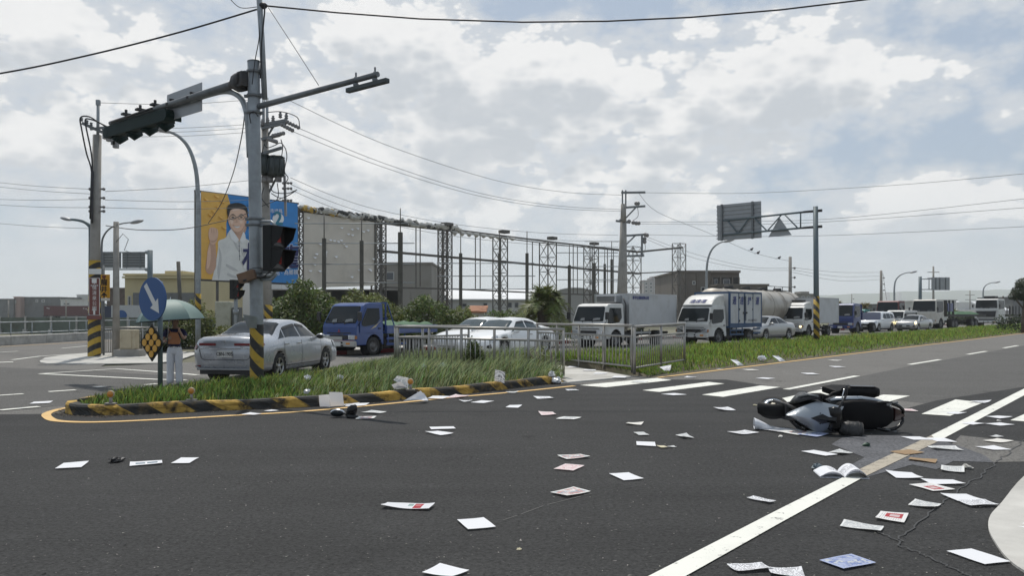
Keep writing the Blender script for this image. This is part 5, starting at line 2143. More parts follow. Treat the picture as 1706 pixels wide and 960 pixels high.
# plain far poles
for (px, pt, Y, r, lab) in ((1316.5, 428, 62, .17, 'plain concrete pole rising behind the small white truck with lit headlights'), (1468, 451, 95, .2, 'plain concrete pole with a guy wire behind the white people carrier'),
                            (1555, 444, 120, .18, 'slim tall pole behind the farther gantry sign'), (1616, 484, 150, .13, 'small distant utility pole before the pale hills'), (1419, 490, 140, .1, 'short distant pole between two small palms')):
    Z = CH + (HY - pt) / F * Y
    t = thing('utility_pole', lab, 'utility pole', ((px - HX) / F * Y, Y, 0))
    mb = MB()
    mb.tube([(0, 0, 0), (0, 0, Z)], [r, r * .7], 12)
    mb.build('trunk', M_CONC2, t)
    mb = MB()
    if px in (1555, 1616):
        for k in range(2):
            mb.bar((-.9, 0, Z - .9 - k * .9), (.9 + .6 * k, 0, Z - .9 - k * .9), .1)
    else:
        for k in range(3):
            mb.ball((.35, 0, Z - .9 - k * .75), .1, 8)
            mb.bar((0, 0, Z - .9 - k * .75), (.35, 0, Z - .9 - k * .75), .05)
    mb.build('bracket', M_PORC, t)

# --- the gantry sign in the median
gx, gy = (1360.5 - 853) / 1300 * 38, 38.0
t = thing('gantry_sign', 'grey cantilever gantry holding a large sign back and a small triangle, striped post', 'road sign', (gx, gy, 0))


def GP(px, py):
    """point on the gantry's own plane (through the post, across the road)"""
    u = (px - HX) / F
    s_ = (gx - u * gy) / (.755 + .656 * u)
    p = Vector((gx, gy, 0)) + Vector((-.755, .656, 0)) * s_
    p.z = CH + (HY - py) / F * p.y
    return p - Vector((gx, gy, 0))


ztop = CH + (HY - 344) / F * gy
mb = MB()
mb.tube([(0, 0, 0), (-.05, 0, ztop)], [.135, .115], 16)
mb.build('post', M_BLUEG, t)
mb = MB()
mb.cyl((0, 0, 0), (-.01, 0, CH - (547 - 522) / F * gy + 1.55), .141, 18)
mb.build('striped_band', M_HAZ, t)
mb = MB()
ch = [(GP(1352, 352), GP(1205, 367.5)), (GP(1352, 378.5), GP(1205, 391.5))]
for a, b in ch:
    mb.tube([a, b], .05, 10)
tops, bots = [1335, 1305, 1255, 1217], [1331, 1282, 1233]


def onch(k, px):
    a, b = ch[k]
    f = (1352 - px) / (1352 - 1205)
    return a.lerp(b, f)


mb.tube([onch(0, 1335), onch(1, 1335)], .036, 8)
for a, b in ((1309, 1331), (1305, 1281), (1258, 1281), (1250, 1231), (1212, 1231)):
    mb.tube([onch(0, a), onch(1, b)], .034, 8)
mb.build('truss_arm', M_BLUEG, t)
mb = MB()
for k in (0, 1):
    mb.tube([Vector((.2, -.15, ch[k][0].z)), ch[k][0].lerp(ch[k][1], .12)], [.07, .05], 10)
    mb.bar(ch[k][0] + Vector((.35, -.3, 0)), ch[k][0].lerp(ch[k][1], .08), .16, .09)
mb.build('flange', M_STEEL, t)
mb = MB()
q = [GP(1193, 342), GP(1266.5, 334.5), GP(1267.5, 395.5), GP(1194.5, 401.5)]
q[0].z = q[1].z = (q[0].z + q[1].z) / 2
q[2].z = q[3].z = (q[2].z + q[3].z) / 2
mb.prism([p + RD * .09 for p in q], RD * .03)
sg_ = mb.build('large_sign', M_PLATEBACK, t)
zt_, zb_ = q[0].z, q[2].z
for k in range(9):                                   # horizontal aluminium ribs on its back
    z = zb_ + (zt_ - zb_) * (k + .5) / 9
    a, b = Vector((q[0].x, q[0].y, z)), Vector((q[1].x, q[1].y, z))
    MB().bar(a + RD * .07, b + RD * .07, .05, .06).build('rib', M_PLATEBACK, sg_)
for px in (1202, 1253):
    a = GP(px, 350)
    mb = MB()
    mb.bar(Vector((a.x, a.y, zb_ - .03)) + RD * .03, Vector((a.x, a.y, zt_ + .02)) + RD * .03, .09, .07, up=RD)
    mb.build('stiffener', M_GALVD, sg_)
mb = MB()
tr = [GP(1297.5, 362), GP(1318, 391.5), GP(1279, 395)]
mb.prism([p + RD * .07 for p in tr], RD * .02)
mb.build('triangle_sign', M_PLATEBACK, t)
# the lamp post whose head is hidden behind that sign
street_lamp('grey lamp post rising from behind the box truck to the back of the gantry sign', 1177, 560, 56, 6.75, (1.5, -.4), .1, rise=1.9, head=.8)
street_lamp('curved lamp post behind the white people carrier and van', 1490, 545, 98, 6.75, (2.4, 0), .12, rise=1.6, head=1.0)
street_lamp('curved lamp post farthest along the road, before the pale hills', 1638, 545, 110, 5.95, (2.0, 0), .11, rise=1.1, head=.9)

# the farther gantry, and the one by the left-hand road
t = thing('gantry_sign', 'distant cantilever gantry with one grey sign back above the cream lorry', 'road sign', ((1533 - 853) / 1300 * 88, 88, 0))
zz = lambda py, Y: CH + (HY - py) / F * Y
mb = MB()
mb.tube([(0, 0, 0), (0, 0, zz(461, 88))], [.2, .17], 12)
mb.build('post', M_BLUEG, t)
mb = MB()
for py in (465, 482.5):
    mb.tube([(0, 0, zz(py, 88)), (1.4, 0, zz(py, 88))], .055, 8)
mb.tube([(1.0, 0, zz(465, 88)), (1.0, 0, zz(482.5, 88))], .05, 8)
mb.build('truss_arm', M_GALV, t)
o = MB().box((2.3, 0, zz(473, 88)), (2.05, .06, 1.45)).build('large_sign', M_PLATEBACK, t)
for x in (1.75, 2.2, 2.85):
    MB().box((x, -.06, zz(473, 88)), (.09, .06, 1.45)).build('stiffener', M_GALVD, o)
t = thing('gantry_sign', 'cantilever gantry with two grey sign backs before the yellow building', 'road sign', ((250 - 853) / 1300 * 56, 56, 0))
mb = MB()
mb.tube([(0, 0, 0), (0, 0, zz(417, 56))], [.2, .18], 12)
mb.build('post', M_BLUEG, t)
mb = MB()
for py in (420.5, 449):
    mb.tube([(0, 0, zz(py, 56)), (-3.9, 0, zz(py, 56))], .05, 8)
    mb.ball((-.22, 0, zz(py, 56)), (.2, .14, .14), 8)
mb.build('truss_arm', M_GALV, t)
for x0, x1 in ((165, 201), (203.5, 241)):
    xa, xb = (x0 - 250) / F * 56, (x1 - 250) / F * 56
    o = MB().box(((xa + xb) / 2, .05, zz(433.5, 56)), (xb - xa, .05, 1.15)).build('large_sign', mat('sign_back_dark', (.15, .155, .15), .6, .3, var=.1), t)
    for k in range(6):
        MB().box(((xa + xb) / 2, .015, zz(433.5, 56) - .48 + k * .19), (xb - xa, .03, .04)).build('rib', M_PLATEBACK, o)
    for f in (.2, .8):
        MB().box((xa + (xb - xa) * f, -.01, zz(433.5, 56)), (.08, .03, 1.2)).build('stiffener', M_GALVD, o)

# --- the left-hand road's parapet, handrail and green fence
t = thing('road_parapet', 'low pale concrete parapet along the far side of the left-hand road', 'wall', (-25.2, 0, 0))
for k in range(12):
    y = 30 + k * 3.0
    MB().box((0, y + 1.49, .23), (.35, 2.96, .46)).build('wall_block', M_CONC, t, .02, 1)
t = thing('handrail', 'thin pale metal handrail beyond the concrete parapet', 'railing', (-26.2, 0, 0))
mb = MB()
for z in (.55, 1.12):
    mb.tube([(-.0, 30, z), (.0, 80, z)], .035, 8)
mb.build('rail', M_GALV, t)
for k in range(28):
    MB().cyl((0, 30 + k * 1.8, 0), (0, 30 + k * 1.8, 1.14), .025, 6).build('post', M_GALV, t)
t = thing('green_fence', 'long grey-green panel fence across the background yard', 'fence', (0, 61, 0))
gf = mat('fence_green', (.125, .15, .125), .7, var=.15, vs=1.2, dirt=(.09, .085, .06), ds=.7, da=.6)
x = -52.0
k = 0
while x < -9:
    MB().box((x + 1.0, 0, .62), (1.93, .05, 1.28)).build('fence_panel', gf, t)
    if k % 1 == 0:
        mb = MB()
        mb.box((x, -.05, .66), (.13, .13, 1.42))
        mb.box((x, -.08, .1), (.3, .25, .5))
        mb.build('fence_post', M_CONC, t)
    x += 2.0
    k += 1

# the red and white kerb on the far side of the main road
t = None
mb = MB()
RW = [mat('kerb_red', (.22, .03, .035), .8, var=.25), mat('kerb_pale', (.45, .42, .38), .8, var=.2)]
s_ = 17.4
k = 0
while s_ < 120:
    a, b = so(s_, 24.6), so(s_ + 1.18, 24.6)
    mb.prism([Vector((a.x, a.y, 0)), Vector((b.x, b.y, 0)), Vector((b.x, b.y, .16)), Vector((a.x, a.y, .16))], RN * .2, mi=k % 2)
    s_ += 1.2
    k += 1
struct(mb.build('far_kerb', RW))
struct(flat('far_pavement', [so(17.4, 24.75), so(250, 24.75), so(250, 27.5), so(17.4, 27.5)], .13, M_PAVE))

# ------------------------------------------------------------------ billboard, scaffold, buildings, trees, wires
def split(o, pad=.012):
    """give every separate piece of a part its own object (pieces that touch stay together)"""
    me = o.data
    n = len(me.vertices)
    par = list(range(n))

    def find(a):
        while par[a] != a:
            par[a] = par[par[a]]
            a = par[a]
        return a
    for e in me.edges:
        a, b = find(e.vertices[0]), find(e.vertices[1])
        if a != b:
            par[a] = b
    isl = {}
    for i in range(n):
        isl.setdefault(find(i), []).append(i)
    keys = list(isl)
    if len(keys) < 2:
        return [o]
    bb = []
    for k in keys:
        c = np.array([me.vertices[i].co[:] for i in isl[k]])
        bb.append((c.min(0) - pad, c.max(0) + pad))
    gp = list(range(len(keys)))

    def gf_(a):
        while gp[a] != a:
            a = gp[a]
        return a
    for i in range(len(keys)):
        for j in range(i):
            if np.all(bb[i][0] <= bb[j][1]) and np.all(bb[j][0] <= bb[i][1]):
                a, b = gf_(i), gf_(j)
                if a != b:
                    gp[a] = b
    groups = {}
    for i, k in enumerate(keys):
        groups.setdefault(gf_(i), set()).update(isl[k])
    if len(groups) < 2:
        return [o]
    out = []
    name = o.name.split('.')[0]
    for vs in groups.values():
        vl = sorted(vs)
        mp = {v: i for i, v in enumerate(vl)}
        m2 = bpy.data.meshes.new(name)
        fs = [p for p in me.polygons if p.vertices[0] in vs]
        m2.from_pydata([me.vertices[v].co for v in vl], [], [[mp[v] for v in p.vertices] for p in fs])
        for m in me.materials:
            m2.materials.append(m)
        m2.polygons.foreach_set('material_index', [p.material_index for p in fs])
        m2.polygons.foreach_set('use_smooth', [p.use_smooth for p in fs])
        q = bpy.data.objects.new(name, m2)
        COL.objects.link(q)
        q.parent = o.parent
        q.matrix_basis = o.matrix_basis.copy()
        out.append(q)
    bpy.data.objects.remove(o)
    return out


BO = 44.0                                            # the billboard frames stand along this line beside the road


def BP(px, py, do=0.0):
    p = off_pt(px, BO + do)
    p.z = CH + (HY - py) / F * p.y
    return p


M_STL = mat('scaffold_steel', (.12, .115, .105), .6, .4, var=.25, vs=4, dirt=(.12, .075, .05), ds=2, da=.4)
M_POST = mat('weathered_post', (.10, .095, .082), .85, var=.3, vs=3)
M_SHEETB = mat('blank_banner', (.62, .57, .50), .75, var=.08, vs=.8, dirt=(.46, .43, .39), ds=.5, da=.5, bump=.15, bs=1.5)
M_BBLUE = mat('print_blue', (.03, .235, .60), .45, var=.12, vs=1.2, bump=.25, bs=2.2)
M_BYEL = mat('print_yellow', (.80, .46, .09), .45, var=.12, vs=1.2, bump=.35, bs=3)
M_SKIN = mat('print_skin', (.74, .49, .36), .5, var=.12, vs=1.6)
M_SKIND = mat('print_skin_deep', (.57, .35, .25), .5, var=.1, vs=2)
M_SHIRT = mat('print_shirt', (.76, .76, .73), .5, var=.12, vs=1.0, dirt=(.60, .60, .58), ds=.9, da=.5)
M_HAIR = mat('print_hair', (.018, .017, .018), .5)
M_PWHITE = mat('print_white', (.82, .82, .82), .5)
M_NAVY = mat('print_navy', (.015, .02, .11), .5)

bl = thing('billboard', 'yellow and blue billboard printed with a man in a white polo shirt raising his fist', 'billboard', BP(409, 470))
b0_ = Vector(bl.location)


def bp(px, py, lay=0):
    return BP(px, py) - b0_ - RN * (.06 + lay * .012)


def printed(pts, lay, m, name, parent, sm=True):
    """a flat printed shape on the banner"""
    p = [bp(x, y, lay) for x, y in pts]
    mb = MB()
    mb.prism(p, RN * .008)
    return mb.build(name, m, parent)


mb = MB()
q = [bp(334, 318.5), bp(495, 339.5), bp(495, 472.5), bp(334, 465)]
mb.prism(q, RN * .05)
banner = mb.build('banner', M_BBLUE, bl)


def curve(pts, k=5):
    P = smooth([Vector((x, y, 0)) for x, y in pts], k)
    return [(p.x, p.y) for p in P]


printed([(334, 318.8), (378, 324.4), (384, 345), (376, 372), (376, 410), (366, 440), (354, 466), (334, 465)], 1, M_BYEL, 'yellow_print', banner)
# the man: arm and fist, shirt, neck, face, hair
sh_ = curve([(352, 467), (358, 440), (362, 415), (363, 402), (375, 396), (381, 386), (395, 392), (405, 396), (415, 402), (424, 412), (428, 440), (428, 469)]) + [(390, 468)]
printed(sh_, 2, M_SHIRT, 'shirt_print', banner)
printed(curve([(341, 446), (344, 425), (348, 404), (356, 402), (358, 412), (359, 428), (358, 446), (351, 457), (343, 454), (341, 446)]), 3, M_SKIND, 'arm_print', banner)
fist = printed(curve([(349, 405), (346, 394), (346.5, 384), (349, 380), (353, 379), (357, 380), (361, 383), (362, 392), (358.5, 404), (353, 408), (349, 405)], 3), 4, M_SKIN, 'fist_print', banner)
for x in (350.5, 354.5, 358.5):
    printed([(x, 381), (x + .7, 381), (x + .9, 388), (x + .2, 388)], 5, M_SKIND, 'finger_line', fist)
printed(curve([(384, 384), (383, 372), (408, 376), (405, 392), (398, 402), (390, 396), (384, 384)]), 3, M_SKIND, 'neck_print', banner)
printed([(380, 386), (384, 381), (397, 400), (391, 405), (383, 398)], 4, M_PWHITE, 'collar_print', banner)
printed([(407, 391), (404, 386), (398, 401), (402, 406), (408, 400)], 4, M_PWHITE, 'collar_print', banner)
face = printed(curve([(379, 352), (378, 362), (380, 374), (386, 384), (393, 389), (400, 388), (406, 380), (409, 368), (410, 356), (406, 346), (394, 340), (383, 344), (379, 352)]), 5, M_SKIN, 'face_print', banner)
printed(curve([(378, 364), (376.5, 352), (378, 343), (386, 339), (397, 338.5), (407, 343), (411, 352), (411, 366), (409, 357), (405, 350), (392, 348), (383, 350), (380, 358), (378, 364)]), 6, M_HAIR, 'hair_print', banner)
for x in (386, 400):
    printed(curve([(x - 4, 358.6), (x, 356.8), (x + 4, 358.6), (x, 358), (x - 4, 358.6)]), 6, M_HAIR, 'eyebrow_print', face)
    printed(curve([(x - 2.6, 362.5), (x, 361.3), (x + 2.6, 362.5), (x, 363.6), (x - 2.6, 362.5)]), 6, M_HAIR, 'eye_print', face)
    ring = [(x + 5.4 * cos(a), 362.6 + 3.7 * sin(a)) for a in np.linspace(0, 2 * pi, 25)]
    mb = MB()
    mb.tube([bp(a, b, 6.4) for a, b in ring], .011, 5)
    mb.build('glasses_print', M_HAIR, face)
printed([(392.4, 361), (394, 370.5), (389.6, 371.2), (389.8, 370.2), (392.2, 369.6)], 6, M_SKIND, 'nose_print', face)
printed(curve([(408.5, 350), (409.5, 362), (407, 376), (400, 387), (394, 389), (402, 382), (405.5, 372), (406.5, 360), (408.5, 350)]), 5.6, M_SKIND, 'cheek_shade', face)
printed(curve([(381, 372), (384, 380), (391, 386.5), (398, 386), (392, 388.6), (386, 384), (381, 372)]), 5.6, M_SKIND, 'chin_shade', face)
mo = printed(curve([(387.5, 376), (393, 377.4), (398.5, 376.2), (396, 379.3), (391, 379.6), (387.5, 376)]), 6, M_PWHITE, 'mouth_print', face)
mb = MB()
mb.tube([bp(x, y, 6.6) for x, y in ((386, 375.5), (393, 377.2), (400, 376))], .016, 5)
mb.build('lip_print', M_SKIND, mo)
printed(curve([(346, 398), (350, 401.5), (356, 400.5), (361, 396), (358, 402), (352, 404), (346, 398)]), 5, M_SKIND, 'wrist_shade', fist)
printed(curve([(383, 346), (390, 343), (399, 343), (403, 347), (396, 350), (387, 352), (383, 346)]), 5.6, mat('print_highlight', (.84, .62, .50), .5), 'brow_light', face)
printed(curve([(381, 366), (385, 365), (387, 370), (384, 374), (381, 366)]), 5.6, MATS['print_highlight'], 'cheek_light', face)
printed(curve([(397, 366), (402, 366), (402, 372), (398, 372), (397, 366)]), 5.6, MATS['print_highlight'], 'cheek_light', face)
printed(curve([(344, 420), (348, 408), (350, 425), (347, 445), (343, 446), (344, 420)]), 4, M_SKIN, 'arm_light', banner)
M_FOLD = mat('print_fold', (.56, .56, .55), .5)
for f_ in ([(364, 412), (368, 428), (366, 450), (363, 466), (361, 450), (364, 430)], [(412, 404), (416, 420), (413, 445), (411, 466), (409, 440), (412, 420)], [(376, 440), (388, 446), (396, 452), (386, 450), (376, 444)],
           [(378, 455), (392, 460), (404, 458), (392, 464), (378, 459)], [(386, 396), (394, 408), (397, 420), (390, 409)], [(400, 412), (408, 422), (409, 434), (402, 424)]):
    printed(curve(f_ + [f_[0]], 4), 2.8, M_FOLD, 'fold_shade', banner)
for y in (410, 418, 427):
    printed([(397 + (y - 410) * .05 + .9 * cos(a), y + .9 * sin(a)) for a in np.linspace(0, 2 * pi, 9)[:-1]], 4, M_NAVY, 'button_print', banner)
mb = MB()
mb.tube([bp(x, y, 3.2) for x, y in ((397, 403), (397.5, 418), (398, 434))], .012, 5)
mb.build('placket_print', M_GREYINK, banner)
bx_ = (BP(495, 400) - BP(334, 400)).normalized()
FB = frame(bx_, -RN)
lettering('林', 1.75, M_PWHITE, banner, bp(421, 431, 4), FB, name='lettering_outline', bold=.07, ext=.003, shear=.12)
lettering('林', 1.75, M_NAVY, banner, bp(421, 431, 6), FB, bold=.035, ext=.003, shear=.12)
lettering('佳', 1.6, M_PWHITE, banner, bp(444, 431, 4), FB, name='lettering_outline', bold=.06, ext=.003, shear=.12)
lettering('佳', 1.6, M_NAVY, banner, bp(444, 431, 6), FB, bold=.03, ext=.003, shear=.12)
lettering('龍', 1.6, M_PWHITE, banner, bp(478, 431, 4), FB, name='lettering_outline', bold=.06, ext=.003, shear=.12)
lettering('龍', 1.6, M_NAVY, banner, bp(478, 431, 6), FB, bold=.03, ext=.003, shear=.12)
lettering('服務 · 為鄉親', .36, M_PWHITE, banner, bp(472, 455, 4), FB, ext=.003)
lettering('市議員', .30, M_PWHITE, banner, bp(459, 352.5, 4), FB, ext=.003)
printed([(462 + 9.5 * cos(a), 365 + 9.5 * sin(a)) for a in np.linspace(0, 2 * pi, 33)[:-1]], 4, M_PWHITE, 'badge_print', banner)
lettering('2', 1.2, mat('print_teal', (.02, .2, .3), .5), banner, bp(462, 365, 6), FB, bold=.03, ext=.003)
printed([(414 + 3 * cos(a), 409 + 3 * sin(a)) for a in np.linspace(0, 2 * pi, 17)[:-1]], 4, M_PWHITE, 'dot_print', banner)
# the wind slits cut in the banner show as small loose flaps
for (x, y) in ((343, 330), (369, 333), (362, 343), (355, 350), (367, 360), (350, 356), (372, 377), (360, 325), (414, 340), (413, 356), (414, 376), (415, 392)):
    mb = MB()
    a = bp(x, y, 3)
    mb.grid(lambda u, v: a + bx_ * (.34 * (u - .5)) + Vector((0, 0, -.10 * u - .14 * v * sin(pi * u))) - RN * (.10 * v * sin(pi * u)), 6, 2)
    mb.build('banner_slit', MATS['print_yellow' if x < 380 else 'print_blue'], banner)
# its own frame
mb = MB()
for px in (325, 331):
    mb.bar(BP(px, 318) - b0_, BP(px, 560) - b0_, .07, up=RD)
for k in range(22):
    y = 322 + k * 11
    mb.bar(BP(325, y) - b0_, BP(331, y + 10) - b0_, .035)
    mb.bar(BP(325, y) - b0_, BP(331, y) - b0_, .035)
mb.build('lattice_leg', M_STL, bl)
mb = MB()
for a, b in (((324, 466), (496, 474)), ((324, 318), (497, 339.5))):
    mb.bar(BP(*a, .1) - b0_, BP(*b, .1) - b0_, .12)
mb.build('edge_beam', M_STL, bl)
for px in (362, 392, 440, 490):
    MB().bar(BP(px, 466 + (px - 324) * .045, .1) - b0_, Vector((*(BP(px, 500, .1) - b0_).xy, -b0_.z)), .12, up=RD).build('leg', M_STL, bl)

# --- the long bare frame of lattice towers to its right
fr_ = thing('lattice_scaffold', 'long bare billboard frame of rusty lattice towers with rolled-up banners along its top', 'scaffold', BP(750, 540) * 1.0)
f0 = Vector(fr_.location)
f0.z = 0
fr_.location = f0


def lattice(px0, px1, pyt, pyb, parent, name='lattice_tower', step_=None):
    """square lattice mast between two pixel columns on the frame line"""
    a, b = BP(px0, pyt), BP(px1, pyt)
    w = (b - a).length
    zt_ = (a.z + b.z) / 2
    zb_ = 0
    dp = RN * min(w, 1.0)
    cs = [Vector((a.x, a.y, 0)), Vector((b.x, b.y, 0)), Vector((b.x, b.y, 0)) + dp, Vector((a.x, a.y, 0)) + dp]
    mb = MB()
    for c in cs:
        mb.bar(c + Vector((0, 0, zb_)) - f0, c + Vector((0, 0, zt_)) - f0, .075, up=RD)
    n_ = max(6, int((zt_ - zb_) / (w * 1.05)))
    for k in range(n_):
        z0_, z1_ = zb_ + (zt_ - zb_) * k / n_, zb_ + (zt_ - zb_) * (k + 1) / n_
        for i in range(4):
            p, q_ = cs[i] - f0, cs[(i + 1) % 4] - f0
            mb.bar(p + Vector((0, 0, z1_)), q_ + Vector((0, 0, z1_)), .04)
            if (k + i) % 2:
                p, q_ = q_, p
            mb.bar(p + Vector((0, 0, z0_)), q_ + Vector((0, 0, z1_)), .035)
            if i % 2 == 0:
                mb.bar(q_ + Vector((0, 0, z0_)), p + Vector((0, 0, z1_)), .035)
    return mb.build(name, M_STL, parent)


for a, b, t_, u_ in ((495.5, 505, 345, 0), (625, 633, 366, 0), (634.5, 643, 367, 0), (737, 744.5, 377, 0), (745.5, 753, 378, 0), (834, 845.5, 395, 0), (913, 927, 404, 0), (986.5, 997, 412, 0), (1054.5, 1068, 411, 0), (1133, 1142.5, 405.5, 0)):
    lattice(a, b, t_, u_, fr_)


def beam(pts, th, nm='beam', do=.2):
    mb = MB()
    for i in range(len(pts) - 1):
        mb.bar(BP(*pts[i], do) - f0, BP(*pts[i + 1], do) - f0, th)
    return mb.build(nm, M_STL, fr_)


beam([(496, 352), (640, 372), (750, 384)], .16)
beam([(750, 382), (845, 394), (925, 404), (1000, 412.5), (1068, 420)], .13)
beam([(750, 386), (845, 397.5), (925, 407.5), (1000, 414.5), (1062, 421)], .08)
beam([(1062, 420), (1137, 412.5)], .20)
beam([(1062, 455.5), (1137, 452)], .12)
beam([(496, 405.5), (640, 419), (760, 429.5), (880, 440), (1000, 450.5), (1066, 456)], .17)
beam([(640, 479), (760, 482), (880, 487.5), (1000, 492)], .12)
for px, a, b in ((575, 357, 470), (583, 358, 470), (693, 378, 480), (700, 377, 478), (792, 390, 482), (800, 388, 482), (887, 402, 484), (955, 408, 490), (962, 410, 490), (1012, 414, 494), (1022, 416, 494)):
    MB().bar(BP(px, a, .15) - f0, BP(px, b, .15) - f0, .06, up=RD).build('hanger', M_STL, fr_)
for px in (745, 840, 920, 990):
    p = BP(px, 376 + (px - 745) * .13)
    MB().box(p - f0 + Vector((0, 0, .1)), (.8, .6, .24), rz=radians(49)).build('tower_cap', M_STL, fr_)
# blank banner still hanging in one bay, with slit flaps
mb = MB()
def blank(u, v):
    p = BP(506 + (628 - 506) * u, 354 + 16 * u, .05).lerp(BP(506 + (628 - 506) * u, 480 - 4 * u, .05), v)
    return p - f0 - RN * (.05 * sin(u * 9) * sin(v * 7) + .03 * sin(u * 23 + v * 5))
mb.grid(blank, 24, 16)
bk = mb.build('blank_banner', M_SHEETB, fr_)
for k in range(30):
    u, v = .05 + .9 * ((k * .37 + .11 * sin(k * 5)) % 1), .06 + .8 * ((k * .618 + .07 * sin(k * 3)) % 1)
    a = blank(u, v)
    mb = MB()
    mb.grid(lambda s_, w_: a + bx_ * (.30 * (s_ - .5)) - Vector((0, 0, .12 * w_ * sin(pi * s_))) - RN * (.05 + .10 * w_ * sin(pi * s_)), 5, 2)
    mb.build('banner_slit', M_PWHITE, bk)
# banners rolled and bunched along the top
M_ROLL = [mat('rolled_pale', (.50, .49, .46), .7, var=.2, vs=3), mat('rolled_dark', (.05, .05, .05), .8), mat('rolled_yellow', (.55, .36, .08), .6)]
rr = random.Random(3)
for k in range(46):
    px = 498 + k * 5.6
    if px > 752:
        break
    py = 347 + (px - 498) * .128 + rr.uniform(-2, 2)
    p, q_ = BP(px, py), BP(px + 17, py + 2.2 + rr.uniform(-1.5, 1.5))
    mi = 2 if k in (1, 2, 7, 9) else (1 if k % 3 == 1 else 0)
    mb = MB()
    r0 = rr.uniform(.11, .2)
    n_ = 6
    pts, rs = [], []
    for j in range(n_):
        f = j / (n_ - 1)
        pts.append(p.lerp(q_, f) - f0 + Vector((0, rr.uniform(-.08, .08), rr.uniform(-.1, .1))))
        rs.append(r0 * rr.uniform(.7, 1.25))
    mb.tube(pts, rs, 7, sm=False)
    mb.build('rolled_banner', M_ROLL[mi], fr_)
for k in range(9):
    x0, x1 = 752 + k * 12, 763 + k * 12
    mb = MB()
    mb.grid(lambda u, v: BP(x0 + (x1 - x0) * u, 383 + (x0 - 752) * .125 + 1.3 * u) - f0 + Vector((0, 0, -(.12 + .32 * sin(pi * u) * (1 - k * .06)) * v)) - RN * .18 * sin(pi * v) * sin(pi * u), 8, 4)
    mb.build('festoon', M_ROLL[0], fr_)

# --- dark posts with pipe rails in front of it
SC = [(44, [(540, 397, 1), (602.5, 401, 1), (667, 387, 1.25)], [(490, 690, 372), (490, 690, 405), (495, 690, 440), (540, 690, 471)], 'weathered posts and pipe rails standing before the blank hanging banner'),
      (48, [(767.5, 422, 1), (832, 422, .9), (878, 422, 1)], [(727, 890, 438.5), (727, 892, 460), (745, 890, 482)], 'weathered posts and pipe rails standing behind the white sedans'),
      (52, [(948.5, 442, 1), (990, 438, .95)], [(928, 1030, 421), (928, 1050, 466), (928, 1040, 444)], 'two weathered posts and pipe rails between the palm and the refrigerated truck'),
      (60, [(1007.5, 440, .9), (1019, 432, .9), (1041, 441, .8)], [(975, 1050, 402), (973, 1048, 427), (973, 1050, 469)], 'cluster of three weathered posts and pipes beside the three-legged utility pole')]
for Y, posts, rails, lab in SC:
    x0 = (posts[0][0] - HX) / F * Y
    t = thing('post_and_pipe_frame', lab, 'scaffold', (x0, Y, 0))
    for px, py, k in posts:
        p = W(px, py, Y) - Vector((x0, Y, 0))
        mb = MB()
        mb.bar((p.x, 0, 0), (p.x, 0, p.z), .20 * k, up=(0, 1, 0))
        o = mb.build('post', M_POST, t, .02, 1)
        MB().cyl((p.x, 0, p.z), (p.x, 0, p.z + 1.35), .03, 6).build('pipe', M_STL, o)
    for a, b, py in rails:
        MB().cyl(W(a, py, Y) - Vector((x0, Y - .14, 0)), W(b, py, Y) - Vector((x0, Y - .14, 0)), .03, 6).build('rail', M_GALV, t)
px = 297
t = thing('post', 'single dark leaning post above the bushes near the yellow building', 'post', ((px - HX) / F * 44, 44, 0))
MB().tube([(.2, 0, 0), (0, 0, CH + (522 - 436) / F * 44)], [.12, .11], 8).build('shaft', M_POST, t)

# --- buildings
M_WIN = mat('window_glass', (.03, .04, .05), .1, spec=.7)
M_FRAME = mat('window_frame', (.42, .42, .41), .5)


def house(name, label, x0, x1, pyt, Y, D, m, wins=(), roof=None, cat='building', parap=True, base=0.0, rot=0):
    a, b = (x0 - HX) / F * Y, (x1 - HX) / F * Y
    z = CH + (HY - pyt) / F * Y
    t = thing(name, label, cat, ((a + b) / 2, Y, 0))
    w = b - a
    o = MB().box((0, D / 2, (z + base) / 2), (w, D, z - base)).build('wall', m, t)
    if parap:
        MB().box((0, D / 2, z + .09), (w + .3, D + .3, .22)).build('parapet', roof or m, o)
    for (c0, d0, c1, d1) in wins:
        xa, xb = (c0 - HX) / F * Y - (a + b) / 2, (c1 - HX) / F * Y - (a + b) / 2
        za, zb_ = CH + (HY - d0) / F * Y, CH + (HY - d1) / F * Y
        e = .07 * max(1, Y / 70)
        f = MB()
        for zz_ in (za, zb_):
            f.box(((xa + xb) / 2, -.02, zz_), (xb - xa + e, .14, e))
        for xx in (xa, xb):
            f.box((xx, -.02, (za + zb_) / 2), (e, .13, abs(za - zb_) - e))
        if xb - xa > 1.6:
            f.box(((xa + xb) / 2, -.02, (za + zb_) / 2), (e * .7, .1, abs(za - zb_) - e))
        fo = f.build('window', M_FRAME, t)
        MB().box(((xa + xb) / 2, .0, (za + zb_) / 2), (xb - xa - e * .5, .05, abs(za - zb_) - e * .5)).build('pane', M_WIN, fo)
    return t


def extra(t, Y, x0, x1, p0, p1, m, name, d=.3, dy=-.1):
    ox = t.location.x
    a, b = (x0 - HX) / F * Y - ox, (x1 - HX) / F * Y - ox
    za, zb_ = CH + (HY - p0) / F * Y, CH + (HY - p1) / F * Y
    return MB().box(((a + b) / 2, dy + d / 2, (za + zb_) / 2), (b - a, d, za - zb_)).build(name, m, t)


